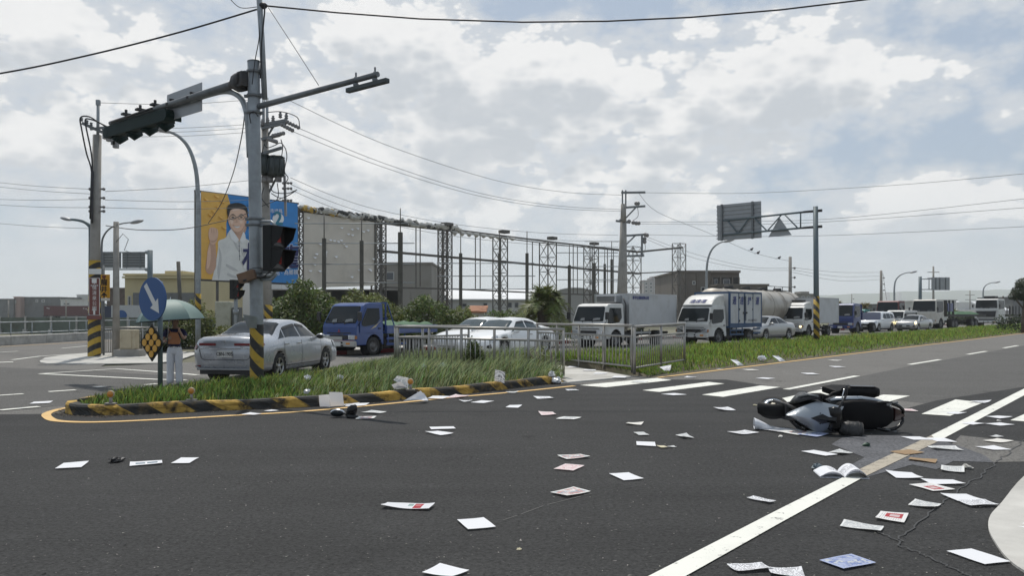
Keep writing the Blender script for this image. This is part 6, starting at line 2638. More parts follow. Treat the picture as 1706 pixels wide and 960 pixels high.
B = lambda n, c, **k: mat(n, c, .85, var=.10, vs=.25, **k)
M_BGREY = B('render_grey', (.25, .235, .21), dirt=(.15, .14, .12), ds=.25, da=.4)
M_BBRN = B('render_taupe', (.17, .15, .13), dirt=(.11, .10, .09), ds=.3, da=.3)
M_BYELW = B('render_yellow', (.50, .43, .25), dirt=(.33, .28, .18), ds=.3, da=.35)
M_BWHT = B('render_white', (.55, .55, .53), dirt=(.38, .37, .35), ds=.2, da=.4)
M_BDARK = B('render_dark', (.16, .165, .165), dirt=(.08, .08, .08), ds=.3, da=.6)
M_BPINK = B('render_pink', (.36, .26, .23))
M_ROOFW = mat('roof_white_metal', (.66, .67, .68), .45, .1, var=.06, vs=.2)
M_ROOFR = mat('roof_rust', (.34, .15, .075), .8, var=.3)
M_BFAR = B('far_block', (.36, .34, .33))

t = house('office_building', 'plain grey concrete building with one window seen through the bare billboard frame', 633, 719, 440, 92, 18, M_BGREY, [(644, 454, 656, 467)])
for a, b, c, d in ((669, 452, 679, 482), (683, 455, 716, 484), (646, 483, 662, 500), (668, 485, 716, 505)):
    extra(t, 92, a, b, c, d, M_BGREY, 'wall_panel', .25, -.18)
t = house('warehouse', 'long low warehouse with a bright white sloping metal roof behind the bushes', 720, 946, 500, 105, 2, M_BWHT,
          [(805, 505, 812, 513), (846, 504, 853, 513), (857, 504, 864, 513), (735, 506, 745, 512), (770, 506, 778, 512)], parap=False)
ox = t.location.x
mb = MB()
x0, x1 = (716 - HX) / F * 105 - ox, (948 - HX) / F * 105 - ox
mb.prism([(x0, -.4, 3.35), (x1, -.4, 3.35), (x1, 14, 5.1), (x0, 14, 5.1)], (0, 0, .15))
mb.build('roof', M_ROOFW, t)
t = thing('arched_hall', 'pale arched-roof hall end wall between the palm and the refrigerated truck', 'building', ((958 - HX) / F * 84, 84, 0))
arc = [(-3.2, 0, 0)] + [(-3.2 * cos(a), 0, 2.7 + 1.6 * sin(a)) for a in np.linspace(0, pi, 19)] + [(3.2, 0, 0)]
MB().prism(arc, (0, 14, 0)).build('wall', mat('hall_grey', (.34, .335, .32), .7, var=.08, vs=.4), t)
mb = MB()
for k in range(18):
    a, b = pi * k / 18, pi * (k + 1) / 18
    mb.prism([(-3.28 * cos(a), -.15, 2.7 + 1.68 * sin(a)), (-3.28 * cos(b), -.15, 2.7 + 1.68 * sin(b)), (-3.2 * cos(b), -.15, 2.7 + 1.6 * sin(b)), (-3.2 * cos(a), -.15, 2.7 + 1.6 * sin(a))], (0, 14.3, 0))
mb.build('roof', M_ROOFW, t)
# shed with a rusty roof among the bushes
t = house('shed', 'small shed with an orange rusty roof among the bushes behind the white sedans', 783, 806, 521, 60, 4, M_BWHT, parap=False)
mb = MB()
mb.prism([(-.75, -.3, 1.62), (.75, -.3, 1.62), (.75, 4, 2.1), (-.75, 4, 2.1)], (0, 0, .12))
mb.build('roof', M_ROOFR, t)
# apartment tower
wins = []
for i in range(7):
    for j in range(5):
        wins.append((1074.5 + j * 7.8, 471 + i * 6.2, 1079 + j * 7.8, 474.4 + i * 6.2))
t = house('apartment_tower', 'pale grey apartment tower with rows of windows rising behind the refrigerated truck', 1072.5, 1112, 467.5, 420, 14, M_BFAR, wins)
extra(t, 420, 1087, 1103, 460.5, 468, M_BFAR, 'roof_tower', 8, 2)
extra(t, 420, 1081, 1088, 463.5, 468, M_BFAR, 'roof_tower', 4, 2)
# taupe building behind the box truck
t = house('taupe_building', 'taupe flat-roofed building with a recessed balcony behind the white and blue box truck', 1129.5, 1231.5, 453.5, 100, 16, M_BBRN, [(1154, 469, 1158, 474), (1168, 479, 1174, 487)])
extra(t, 100, 1184, 1232, 451.5, 455, M_BBRN, 'cornice', .6, -.5)
extra(t, 100, 1187, 1229, 462.5, 477, mat('recess_shade', (.06, .058, .055), .9), 'balcony_shade_panel', .1, -.06)  # flat panel on the wall; the balcony's shade is put into its dark colour
for a, b in ((1189.5, 1195.5), (1204.5, 1216)):
    f = extra(t, 100, a, b, 465.5, 475, M_FRAME, 'balcony_window', .1, -.1)
    c = (b - a) * .12
    MB().box((((a + b) / 2 - HX) / F * 100 - t.location.x, -.12, CH + (HY - 470.2) / F * 100), ((b - a) / F * 100 * .78, .06, .6)).build('pane', M_WIN, f)
for a in (1186, 1199.5, 1219, 1230):
    extra(t, 100, a - 1, a + 1, 462, 477.5, M_BBRN, 'pier', .4, -.4)
for a in (1144, 1161, 1184):
    extra(t, 100, a - .8, a + .8, 456, 500, M_BBRN, 'pilaster', .2, -.2)
for x_, y_ in ((1150, 451), (1172, 451)):
    extra(t, 100, x_ - 4, x_ + 4, y_, 454, M_BWHT, 'roof_unit', 2, 3)
t = house('annex_building', 'low taupe annex beside the balconied building, just above the tank lorry', 1196, 1279, 476, 96, 12, M_BBRN)
for a in (1218, 1253):
    extra(t, 96, a - .8, a + .8, 478, 505, M_BBRN, 'pilaster', .2, -.2)
# small buildings far along the road
t = house('grey_building', 'small grey concrete building above the small white box truck', 1329, 1356, 491, 170, 10, M_BGREY, [(1336, 494, 1340, 498), (1345, 494, 1349, 498)])
extra(t, 170, 1340, 1354, 485.5, 491, M_BGREY, 'roof_hut', 4, 2)
t = house('white_house', 'white two-storey house behind the cream lorry flatbed', 1565, 1593, 501.5, 130, 12, M_BWHT, [(1577.5, 506, 1589, 512.5)])
t = house('white_shed', 'low white shed with a sloping roof behind the flatbed trailer', 1594, 1630, 503.5, 150, 10, M_BWHT, parap=False)
mb = MB()
mb.prism([(-2.4, -.4, 2.1), (2.4, -.4, 2.1), (2.6, 8, 3.9), (-2.2, 8, 3.9)], (0, 0, .15))
mb.build('roof', M_ROOFW, t)
t = house('white_shed', 'bright white gabled shed behind the white tractor lorry', 1646, 1681, 516, 140, 10, M_BWHT, parap=False)
mb = MB()
mb.prism([(-2.0, -.3, 2.0), (2.0, -.3, 2.0), (2.0, 5, 3.6), (-2.0, 5, 3.6)], (0, 0, .15))
mb.build('roof', M_ROOFW, t)
t = house('dark_building', 'dark building at the end of the road beside the roadside tree', 1688, 1730, 496, 160, 12, M_BDARK)
t = house('low_building', 'low dull building glimpsed between the dark blue truck and the far poles', 1408, 1462, 508, 190, 8, M_BDARK, [(1425, 511, 1431, 514)])
# the left-hand yard
t = house('yellow_building', 'pale yellow flat-roofed building behind the round blue sign', 208, 333, 459, 88, 14, M_BYELW, [(214, 494, 218.5, 509)])
extra(t, 88, 255, 286, 449, 459, M_BYELW, 'stair_tower', 5, 3)
extra(t, 88, 207, 334, 461, 464, M_BYELW, 'ledge', .5, -.5)
extra(t, 88, 222, 330, 488, 513, M_BDARK, 'lower_storey', .4, -.06)
t = thing('storage_container', 'pale grey container with a round blue emblem beside the yellow building', 'container', ((218 - HX) / F * 80, 80, 0))
MB().box((0, 0, 1.15), (2.8, 2.4, 2.5)).build('container_body', mat('container_grey', (.42, .43, .44), .6, var=.1), t)
MB().prism([(-.35 + .55 * cos(a), -1.23, 1.35 + .55 * sin(a)) for a in np.linspace(0, 2 * pi, 25)[:-1]], (0, .03, 0)).build('emblem', M_SBLUE, t)
t = thing('storage_container', 'dark blue container between the two concrete poles', 'container', ((181 - HX) / F * 84, 84, 0))
MB().box((0, 0, 1.15), (2.4, 2.4, 2.4)).build('container_body', mat('container_navy', (.03, .04, .075), .6), t)
t = house('brick_workshop', 'dark reddish workshop behind the concrete poles', 178, 208, 482, 110, 10, mat('brick_dark', (.10, .075, .065), .9, var=.3, vs=2))
t = house('dark_workshop', 'long dark grey stained workshop behind the container lorry', 34, 100, 496, 238, 14, M_BDARK, [(60, 500, 63, 503), (70, 500, 74, 503)])
t2 = house('pink_annex', 'narrow dusty pink block at the end of the dark workshop', 23, 34, 495.5, 236, 14, M_BPINK, [(25, 501, 26.5, 505)])
t = house('pale_workshop', 'pale low workshop roofs behind the yellow truck cab', 101, 140, 500, 230, 10, M_BWHT, [(106, 505, 116, 508)])
t = house('pale_block', 'small pale block beyond the yellow truck', 128, 146, 492, 250, 10, M_BWHT, [(131, 495, 134, 498)])
t = house('low_sheds', 'low dark shed at the edge of the yard behind the container lorry', -20, 22, 499, 235, 10, M_BDARK)
t = house('white_hall', 'long white hall with a band of windows behind the signal mast', 340, 470, 462, 110, 12, mat('hall_white', (.60, .61, .62), .6), [(450, 486, 462, 497), (436, 486, 447, 497)], parap=False)
for x0, Y, lab in ((14, 120, 'slim pole in the background yard near the container lorry'), (110, 118, 'slim pole in the background yard before the pale workshop')):
    t = thing('post', lab, 'post', ((x0 - HX) / F * Y, Y, 0))
    MB().cyl((0, 0, 0), (0, 0, 3.6), .1, 8).build('shaft', M_CONC2, t)
# pale tank-like cabinet among the left bushes
t = thing('storage_cabinet', 'cream metal cabinet among the bushes behind the silver sedan', 'cabinet', ((374 - HX) / F * 40, 40, 0))
MB().box((0, 0, 1.1), (.78, .6, 2.2)).build('cabinet_body', mat('cabinet_cream', (.48, .47, .38), .7, dirt=(.3, .28, .2)), t, .05)
MB().box((.62, .1, .95), (.36, .5, 1.9)).build('side_panel', M_BDARK, t, .02)

# --- hills and far town
hl = [(-900, 521), (300, 520), (700, 519), (1000, 516), (1150, 506), (1230, 499), (1280, 496), (1330, 493), (1390, 492), (1430, 490), (1470, 489), (1510, 486), (1550, 487), (1600, 485), (1650, 484), (1690, 483), (1740, 484), (1800, 487), (2100, 492), (2600, 505), (3200, 520)]
Yh = 3400.0
rings = []
rr = random.Random(8)
for i in range(240):
    px = -800 + i * 3300 / 239
    py = np.interp(px, [q[0] for q in hl], [q[1] for q in hl]) - (rr.uniform(0, 1.3) if 1150 < px < 2600 else 0)
    a = W(px, py, Yh)
    z = max(a.z, 2)
    rings.append([Vector((a.x * .96, Yh * .96, -3)), Vector((a.x * .985, Yh * .985, z * .55)), Vector((a.x, Yh, z)), Vector((a.x * 1.05, Yh * 1.05, -3))])
mb = MB()
mb.loft(rings, closed=False, caps=False)
struct(mb.build('hills', mat('hill_green', (.055, .085, .045), .95, var=.4, vs=.01)))
for (px, w, pt, Y, lab) in ((1500, 5, 486, 3000, 'faint tower block on the hazy ridge above the cream lorry'), (1480, 5, 487.5, 3000, 'faint tower block on the hazy ridge left of the tallest one'), (1330, 9, 489, 2600, 'faint tower block on the ridge above the small white truck')):
    house('tower_block', lab, px - w / 2, px + w / 2, pt, Y, 20, M_BFAR, parap=False)

# ------------------------------------------------------------------ plants
M_LEAF = mat('leaf_green', (.085, .125, .032), .5, island=.55, trans=.3, spec=.35)
M_LEAF2 = mat('leaf_light', (.135, .165, .048), .5, island=.5, trans=.35, spec=.35)
M_LEAFD = mat('leaf_dark', (.03, .05, .016), .5, island=.5, trans=.25, spec=.35)
M_BARK = mat('bark', (.10, .08, .06), .9, var=.3)
QUAD = [(0, 1, 2, 3)]


def bush(label, px0, px1, pyt, Y, n, leaf, m, D=2.2, name='bush', base=0.0, seed=0, trunks=3, cat='bush'):
    x0, x1 = (px0 - HX) / F * Y, (px1 - HX) / F * Y
    zt_ = CH + (HY - pyt) / F * Y
    cx_ = (x0 + x1) / 2
    w = x1 - x0
    t = thing(name, label, cat, (cx_, Y, 0))
    r = random.Random(seed + int(px0))
    blobs = []
    nb = 9 + int(w * 2)
    for k in range(nb):
        fx = (k + .5) / nb * 2 - 1 + r.uniform(-.08, .08)
        top = zt_ * (.62 + .36 * (1 - abs(fx) ** 2.2)) * r.uniform(.86, 1.03)
        rz_ = r.uniform(.28, .48) * zt_ * .55
        blobs.append(((fx * w * .46, r.uniform(-.3, .4) * D, max(top - rz_, rz_)), (r.uniform(.7, 1.2) * w / nb * 1.7, D * r.uniform(.3, .5), rz_)))
        blobs.append(((fx * w * .44 + r.uniform(-.2, .2), r.uniform(-.4, .4) * D, zt_ * r.uniform(.15, .5)), (w / nb * 1.6, D * .45, zt_ * .28)))
    co = leaf_cloud(blobs, n, leaf)
    co[:, :, 2] = np.maximum(co[:, :, 2], .02)
    soup('foliage', co, 1, QUAD, m, t)
    for k in range(trunks):
        xx = r.uniform(-.35, .35) * w
        mb = MB()
        mb.tube([(xx, 0, 0), (xx + r.uniform(-.15, .15), 0, zt_ * .35), (xx + r.uniform(-.4, .4), .1, zt_ * .75)], [.06, .045, .015], 6)
        mb.build('stem', M_BARK, t)
    return t


bush('big rounded leafy bush behind the blue flatbed cab, left of the blank banner', 450, 566, 463, 36, 9500, .105, M_LEAF, 3)
bush('broad leafy bush directly behind the blue flatbed truck', 548, 668, 480, 37, 8500, .10, M_LEAF2, 3, seed=3)
bush('leafy bush behind the load of the flatbed, under the grey office building', 650, 765, 489, 38, 8000, .10, M_LEAF, 3, seed=5)
bush('lower leafy bush behind the first white sedan', 740, 800, 505, 39, 4500, .10, M_LEAF2, 2.5, seed=6)
bush('lower bush between the rusty-roofed shed and the palm', 796, 882, 512, 40, 5000, .10, M_LEAF, 2.5, seed=8)
bush('tall straggly bush behind the open umbrella', 283, 348, 492, 36.5, 5200, .085, M_LEAF2, 2.4, seed=9)
bush('dark dense bush beside the beige cabinet', 228, 300, 540, 31.5, 5000, .085, M_LEAFD, 2.0, seed=10)
bush('low yellow-green bush behind the silver sedan roof', 335, 455, 538, 37.5, 5500, .085, M_LEAF2, 2.0, seed=11)
bush('thin scrub around the palm trunk beside the arched hall', 880, 962, 524, 42, 2200, .07, M_LEAF, 2.0, seed=12)
bush('small tree peeping over the refrigerated truck beside the pole', 1050, 1078, 486, 62, 1500, .12, M_LEAFD, 2.0, seed=13)
bush('ragged bush behind the far flatbed trailer', 1588, 1628, 522, 105, 1800, .16, M_LEAFD, 3.0, seed=14)
# climbing weeds on the railing
t = bush('creeper climbing the railing in front of the white sedan', 772, 803, 560, 20.2, 1400, .05, M_LEAF, .35, name='climbing_weed', seed=15, trunks=4, cat='plant')
bush('thin weed growing through the end of the front railing', 894, 918, 573, 19.6, 260, .045, M_LEAF2, .3, name='weed', seed=16, trunks=3, cat='plant')
bush('thin weed in the gap of the railing before the sedan rear wheel', 868, 885, 580, 19.7, 200, .045, M_LEAF2, .3, name='weed', seed=17, trunks=3, cat='plant')


def palm(label, px, pyt, Y, R, n, trunk_r, m=None, seed=0, zc=None, leaflets=22):
    t = thing('palm', label, 'palm tree', ((px - HX) / F * Y, Y, 0))
    top = CH + (HY - pyt) / F * Y
    zc = zc or top - R * .55
    r = random.Random(seed)
    mb = MB()
    pts = [(0, 0, 0), (.03, 0, zc * .5), (0, 0, zc)]
    mb.tube(smooth(pts, 5), [trunk_r * (1.1 if i % 2 else .95) for i in range(11)], 10, sm=False)
    tr_ = mb.build('trunk', mat('palm_trunk', (.06, .047, .035), .95, var=.4, vs=9, bump=.8, bs=18), t)
    for k in range(n):
        a = 2 * pi * k / n * 2.4 + r.uniform(-.2, .2)
        e = radians(r.uniform(-25, 78))
        L = R * r.uniform(.8, 1.15)
        d = Vector((cos(a), sin(a), 0))
        pts = []
        for i in range(9):
            f = i / 8
            pts.append(Vector((0, 0, zc)) + d * (L * f * cos(e) * (1 - .12 * f)) + Vector((0, 0, L * (f * sin(e) - .62 * f * f * (1.0 + .45 * cos(e))))))
        mb = MB()
        mb.tube(pts, [.02 * (1 - .8 * i / 8) for i in range(9)], 4)
        side = d.cross(Vector((0, 0, 1)))
        for i in range(leaflets):
            f = .12 + .88 * i / leaflets
            j = min(int(f * 8), 7)
            p = pts[j].lerp(pts[j + 1], f * 8 - j)
            tn = (pts[j + 1] - pts[j]).normalized()
            ll = R * .30 * sin(pi * min(1, f * .85 + .15)) + .03
            for sg in (-1, 1):
                q = p + side * sg * ll * .75 + tn * ll * .55 + Vector((0, 0, ll * r.uniform(-.15, .3)))
                wv = tn * .026 * (R / 1.1)
                mb.add([p - wv, p + wv, q], [(0, 1, 2)])
        mb.build('frond', m or M_LEAF, t, fix=False)
    return t


M_PALM = mat('palm_green', (.12, .155, .04), .5, island=.45, trans=.25, spec=.4)
M_PALMY = mat('palm_yellow', (.13, .12, .03), .5, island=.45, trans=.25, spec=.4)
palm('small bushy palm with a thick dark trunk between the white sedan and refrigerated truck', 905, 470, 37.5, 2.0, 44, .30, M_PALM, 1, zc=2.05)
palm('palm crown showing over the refrigerated truck cab beside the utility pole', 1034, 480, 55, 1.3, 26, .2, M_PALM, 2, zc=2.7, leaflets=14)
palm('yellowish palm crown just behind the small white box truck', 1395, 499, 75, 1.5, 26, .2, M_PALMY, 3, zc=2.2, leaflets=14)
palm('yellowish palm crown behind the dark blue and teal trucks', 1441, 501, 82, 1.5, 26, .2, M_PALMY, 4, zc=2.1, leaflets=14)
palm('dark palm crown behind the far flatbed trailer', 1590, 513, 110, 1.6, 20, .2, M_PALM, 5, zc=1.6, leaflets=12)

# the roadside tree at the picture's edge
t = thing('roadside_tree', 'dark clipped tree with a bare trunk at the far end of the median', 'tree', ((1704 - HX) / F * 62, 62, 0))
mb = MB()
mb.tube([(0, 0, 0), (.05, 0, 1.3), (.1, 0, 2.2)], [.14, .12, .1], 8)
for a in range(6):
    d = Vector((cos(a * 1.1), sin(a * 1.1), 0))
    mb.tube([(.08, 0, 1.9), Vector((.1, 0, 2.5)) + d * .5, Vector((.1, 0, 3.2)) + d * 1.0], [.06, .04, .015], 5)
mb.build('trunk', M_BARK, t)
co = leaf_cloud([((.15, 0, 3.3), (.9, .9, .75)), ((-.5, .2, 3.0), (.45, .6, .4)), ((.8, -.2, 2.9), (.6, .7, .5)), ((.3, .3, 4.0), (.6, .6, .45)), ((-.35, -.2, 3.75), (.35, .4, .3))], 4200, .085)
soup('crown', co, 1, QUAD, M_LEAFD, t)
t = thing('hedge', 'dark hedge at the end of the median behind the roadside tree', 'hedge', (43, 63, 0))
co = leaf_cloud([((x, 0, .8), (1.2, .8, .75)) for x in np.linspace(-3.0, 14, 12)], 4200, .12)
soup('foliage', co, 1, QUAD, M_LEAFD, t)
# far trees and scrub that close the view
rr = np.random.RandomState(4)
blobs = []
for k in range(150):
    px = rr.uniform(300, 1760)
    Y = rr.uniform(150, 320)
    h = rr.uniform(1.0, 3.6)
    blobs.append((((px - HX) / F * Y, Y, h * .45), (rr.uniform(2, 6), 2.5, h * .62)))
for k in range(60):
    px = rr.uniform(-60, 330)
    Y = rr.uniform(260, 400)
    h = rr.uniform(2, 6.5)
    blobs.append((((px - HX) / F * Y, Y, h * .4), (rr.uniform(3, 8), 2.5, h * .6)))
co = leaf_cloud(blobs, 26000, .55)
stuff(soup('treeline', co, 1, QUAD, mat('far_tree_green', (.045, .06, .028), .7, island=.5, trans=.2)))

# ------------------------------------------------------------------ overhead lines
def cable(label, pts, r, m=None, group=None, name='overhead_cable', k=6):
    mb = MB()
    mb.tube(smooth(pts, k) if len(pts) < 8 else pts, r, 5)
    o = mb.build(name, m or M_WIRE, fix=False)
    tag(o, label, 'cable', group)
    return o


def Wl(pts, Y0, Y1):
    n_ = len(pts)
    return [W(px, py, Y0 + (Y1 - Y0) * i / (n_ - 1)) for i, (px, py) in enumerate(pts)]


cable('thick black cable sagging from the top of the signal mast across the upper sky', Wl([(440, 9), (560, 20.5), (700, 31), (870, 36.5), (1010, 35), (1150, 28.5), (1300, 16), (1450, -2), (1750, -60), (2300, -200), (3000, -420)], 16.5, 16.5), .019, M_CABLE)
cable('thick black cable from the signal mast down to the far left of the sky', Wl([(428, 15), (300, 53), (150, 91), (0, 122), (-250, 160), (-700, 210), (-1300, 240)], 16.5, 16.5), .019, M_CABLE)
cable('thin wire looping off the left of the mast top', Wl([(428, 11), (400, 12), (380, -6)], 16.5, 16.5), .008, M_CABLE)
cable('thin stay wire slanting from the mast top to the short arm', [W(447, 12, 16.45), W(490, 78, 15.8), W(531, 142, 15.25)], .007, M_CABLE, name='stay_wire')
cable('black cable drooping from the mast brace to the billboard edge', Wl([(408, 186), (402, 230), (388, 290), (368, 340), (347, 372)], 17, 30), .014, M_CABLE)
LW = 'thin power lines across the sky'
cable('topmost thin wire from the pin of the thick leaning pole to the transformer pole', Wl([(166, 171), (300, 173.5), (430, 165)], 28.5, 33), .010, None, LW)
for k, (a, b) in enumerate((((206, 214), (430, 206)), ((206, 221), (430, 212)), ((208, 228), (432, 219)))):
    cable(['upper', 'middle', 'lower'][k] + ' of three close wires between the thick leaning pole and the transformer pole', Wl([a, ((a[0] + b[0]) / 2, (a[1] + b[1]) / 2 + 2.5), b], 28.5, 33), .009, None, LW)
for k, (a, b) in enumerate((((148, 315), (-40, 300)), ((150, 323), (-40, 307)), ((152, 332), (-40, 331)), ((150, 346), (-40, 339)), ((155, 381), (-40, 369)))):
    cable(['first', 'second', 'third', 'fourth', 'lowest'][k] + ' wire from the top among those running from the thick pole out of view', Wl([a, ((a[0] + b[0]) / 2, (a[1] + b[1]) / 2 + 2), b], 28.5, 40), .009, None, LW)
for k, (a, b) in enumerate((((175, 319), (430, 299)), ((175, 333), (430, 333)), ((176, 346), (436, 345)))):
    cable(['uppermost', 'central', 'lowermost'][k] + ' of the low wires crossing from the thick pole above the billboard top', Wl([a, ((a[0] + b[0]) / 2, (a[1] + b[1]) / 2 + 3), b], 28.5, 33), .010, None, LW)
cable('dark cable crossing the billboard man\'s glasses', Wl([(176, 376), (230, 383), (300, 382), (360, 371), (400, 360), (440, 342), (468, 331)], 28.3, 32.8), .016, M_CABLE)
cable('long thin wire from the transformer pole top to the three-legged pole top', Wl([(484, 168), (640, 240), (820, 299), (940, 320), (1036, 325)], 33, 52), .012, None, LW)
cable('upper of the paired wires from the transformer pole to the three-legged pole', Wl([(497, 213), (640, 272), (800, 322), (930, 343), (1034, 349)], 32.6, 52), .012, None, LW)
cable('lower of the paired wires from the transformer pole to the three-legged pole', Wl([(488, 219), (640, 279), (800, 327), (930, 347), (1034, 352)], 32.6, 52), .012, None, LW)
for k, y in enumerate((296, 307, 316)):
    cable(['top', 'mid', 'bottom'][k] + ' of three wires sinking from the low bracket towards the bare frame', Wl([(484, y), (560, y + 32), (640, y + 56), (760, y + 78), (900, y + 92), (1030, y + 96)], 32.6, 52), .011, None, LW)
cable('highest wire running from the three-legged pole to the far upper sky', Wl([(1073, 321), (1240, 322), (1420, 313), (1560, 303), (1760, 284)], 52, 40), .012, None, LW)
for k, (y0, ym, y1) in enumerate(((370, 366, 325), (373, 371, 342))):
    cable(['upper', 'lower'][k] + ' of two near-level wires from the insulator string to beyond the gantry', Wl([(1066, y0), (1250, ym + 3), (1420, ym - 4), (1760, y1)], 52, 42), .012, None, LW)
cable('near-level wire from the low crossarm passing behind the gantry triangle', Wl([(1078, 391), (1250, 394), (1420, 391), (1760, 375)], 52, 42), .012, None, LW)
cable('slanting wire with birds from the three-legged pole down to the plain pole', Wl([(1063, 320), (1095, 353), (1180, 388), (1255, 421), (1315, 435)], 52, 62), .012, M_CABLE)
for k, y in enumerate((0, 7)):
    cable(['upper', 'lower'][k] + ' sagging wire from the low crossarm end to the plain pole', Wl([(1078, 395 + y * .6), (1160, 424 + y), (1250, 445 + y * .6), (1316, 447 + y * .5)], 52, 62), .011, None, LW)
for k in range(3):
    cable(['first', 'second', 'third'][k] + ' wire from the top leaving the plain pole towards the guyed pole', Wl([(1321, 446 + k * 4), (1400, 454 + k * 7), (1466, 454 + k * 6)], 62, 95), .014, None, LW)
cable('guy wire of the plain pole behind the people carrier', [W(1471, 456, 95), W(1477, 500, 93)], .02, M_CABLE, name='guy_wire')
# the birds on the slanting wire
for k, (px, py) in enumerate(((1252, 418), (1263, 423.5), (1298, 432))):
    Y = 57 + (px - 1252) * .06
    mb = MB()
    mb.ball((0, 0, .1), (.11, .07, .085), 8)
    mb.ball((.09, 0, .19), (.055, .05, .05), 8)
    mb.prism([(-.08, -.03, .08), (-.08, .03, .08), (-.28, .02, .0), (-.28, -.02, .0)], (0, 0, .02))
    mb.prism([(.13, -.012, .19), (.13, .012, .19), (.18, 0, .18)], (0, 0, .015))
    o = mb.build('bird', mat('bird_dark', (.04, .04, .045), .8))
    o.location = W(px, py, Y)
    tag(o, ['leftmost small dark bird on the slanting wire', 'small dark bird next to the first one on the slanting wire', 'lone small dark bird nearest the plain concrete pole'][k], 'bird', 'birds on the wire')

# ------------------------------------------------------------------ the person under the umbrella
def skin(name, V, E, root, m, parent, sub=2, branch=1.0):
    """one continuous surface grown round a skeleton: V = (x,y,z,rx,ry)"""
    me = bpy.data.meshes.new(name)
    me.from_pydata([v[:3] for v in V], E, [])
    o = bpy.data.objects.new(name, me)
    COL.objects.link(o)
    md = o.modifiers.new('skin', 'SKIN')
    md.branch_smoothing = branch
    md.use_smooth_shade = True
    if not me.skin_vertices:
        me.skin_vertices.new()
    for i, v in enumerate(V):
        d = me.skin_vertices[0].data[i]
        d.radius = (v[3], v[4] if len(v) > 4 else v[3])
        d.use_root = i == root
    s_ = o.modifiers.new('sub', 'SUBSURF')
    s_.levels = s_.render_levels = sub
    dg = bpy.context.evaluated_depsgraph_get()
    dg.update()
    m2 = bpy.data.meshes.new_from_object(o.evaluated_get(dg))
    o.modifiers.clear()
    o.data = m2
    bpy.data.meshes.remove(me)
    m2.materials.clear()
    m2.materials.append(m)
    for p in m2.polygons:
        p.use_smooth = True
    o.parent = parent
    return o


M_FLESH = mat('skin', (.40, .24, .17), .55, var=.06, vs=12)
M_SHIRTB = mat('shirt_navy', (.022, .022, .075), .85, var=.2, vs=14, bump=.35, bs=18)
M_TROU = mat('trousers_white', (.62, .63, .66), .85, var=.06, vs=10, bump=.5, bs=14)
M_HAIRB = mat('hair_black', (.015, .012, .011), .6)
M_BAG = mat('bag_tan', (.36, .14, .055), .6, var=.15, vs=9)
M_UMB = mat('umbrella_teal', (.175, .25, .23), .6, var=.05, vs=4)
M_UMBIN = mat('umbrella_lining', (.015, .018, .018), .8)

per = thing('person', 'person in navy shirt and white trousers standing under an open umbrella, holding a phone', 'person', ((291 - 853) / 1300 * 17.4, 17.4, 0), radians(14))
V = [(0, 0, .80, .115, .085), (0, 0, .93, .12, .085), (0, -.005, 1.08, .13, .09), (0, 0, 1.20, .135, .085), (0, .005, 1.275, .07, .055), (0, -.005, 1.335, .047, .047), (0, -.02, 1.40, .066, .074), (0, -.015, 1.47, .074, .086), (0, -.005, 1.535, .055, .066),
     (-.155, 0, 1.235, .05, .05), (-.215, .01, 1.09, .043, .043), (-.225, -.07, .97, .034, .034), (-.16, -.18, .98, .025, .025), (-.13, -.225, 1.0, .024, .017),
     (.155, 0, 1.235, .05, .05), (.225, -.03, 1.09, .043, .043), (.21, -.14, 1.03, .036, .036), (.135, -.20, 1.20, .028, .028), (.105, -.205, 1.30, .024, .018),
     (-.085, 0, .74, .088, .09), (-.083, -.01, .44, .058, .062), (-.09, .02, .10, .038, .042), (-.095, -.06, .04, .035, .03), (-.1, -.13, .03, .03, .022),
     (.085, 0, .74, .088, .09), (.085, -.01, .44, .058, .062), (.095, .02, .10, .038, .042), (.10, -.06, .04, .035, .03), (.105, -.13, .03, .03, .022)]
E = [(0, 1), (1, 2), (2, 3), (3, 4), (4, 5), (5, 6), (6, 7), (7, 8), (3, 9), (9, 10), (10, 11), (11, 12), (12, 13), (3, 14), (14, 15), (15, 16), (16, 17), (17, 18),
     (0, 19), (19, 20), (20, 21), (21, 22), (22, 23), (0, 24), (24, 25), (25, 26), (26, 27), (27, 28)]
body = skin('body', V, E, 0, M_FLESH, per)
mb = MB()
mb.ball((0, -.095, 1.435), (.014, .022, .02), 8)
for sg in (-1, 1):
    mb.ball((sg * .076, .0, 1.445), (.012, .02, .03), 8)
mb.build('nose_and_ears', M_FLESH, body)
mb = MB()
for sg in (-1, 1):
    mb.ball((sg * .03, -.092, 1.462), (.013, .008, .007), 8)
    mb.bar((sg * .03 - .018, -.094, 1.482), (sg * .03 + .018, -.094, 1.483), .008, .006)
split(mb.build('eye', M_HAIRB, body), .0)
MB().ball((0, -.088, 1.395), (.022, .01, .006), 8).build('mouth', mat('lips', (.24, .09, .08), .5), body)
mb = MB()
mb.ball((0, .02, 1.485), (.086, .092, .085), 14)
mb.ball((0, .06, 1.42), (.078, .055, .09), 12)
mb.build('hair', M_HAIRB, per)
Vs = [(0, 0, .82, .135, .10), (0, 0, .93, .138, .10), (0, -.005, 1.08, .148, .103), (0, 0, 1.20, .148, .096), (0, .005, 1.262, .085, .068),
      (-.155, 0, 1.235, .066, .064), (-.21, .01, 1.11, .06, .06), (-.222, -.01, 1.045, .056, .056), (.155, 0, 1.235, .066, .064), (.215, -.02, 1.11, .06, .06), (.225, -.06, 1.06, .055, .055)]
skin('shirt', Vs, [(0, 1), (1, 2), (2, 3), (3, 4), (3, 5), (5, 6), (6, 7), (3, 8), (8, 9), (9, 10)], 0, M_SHIRTB, per)
mb = MB()


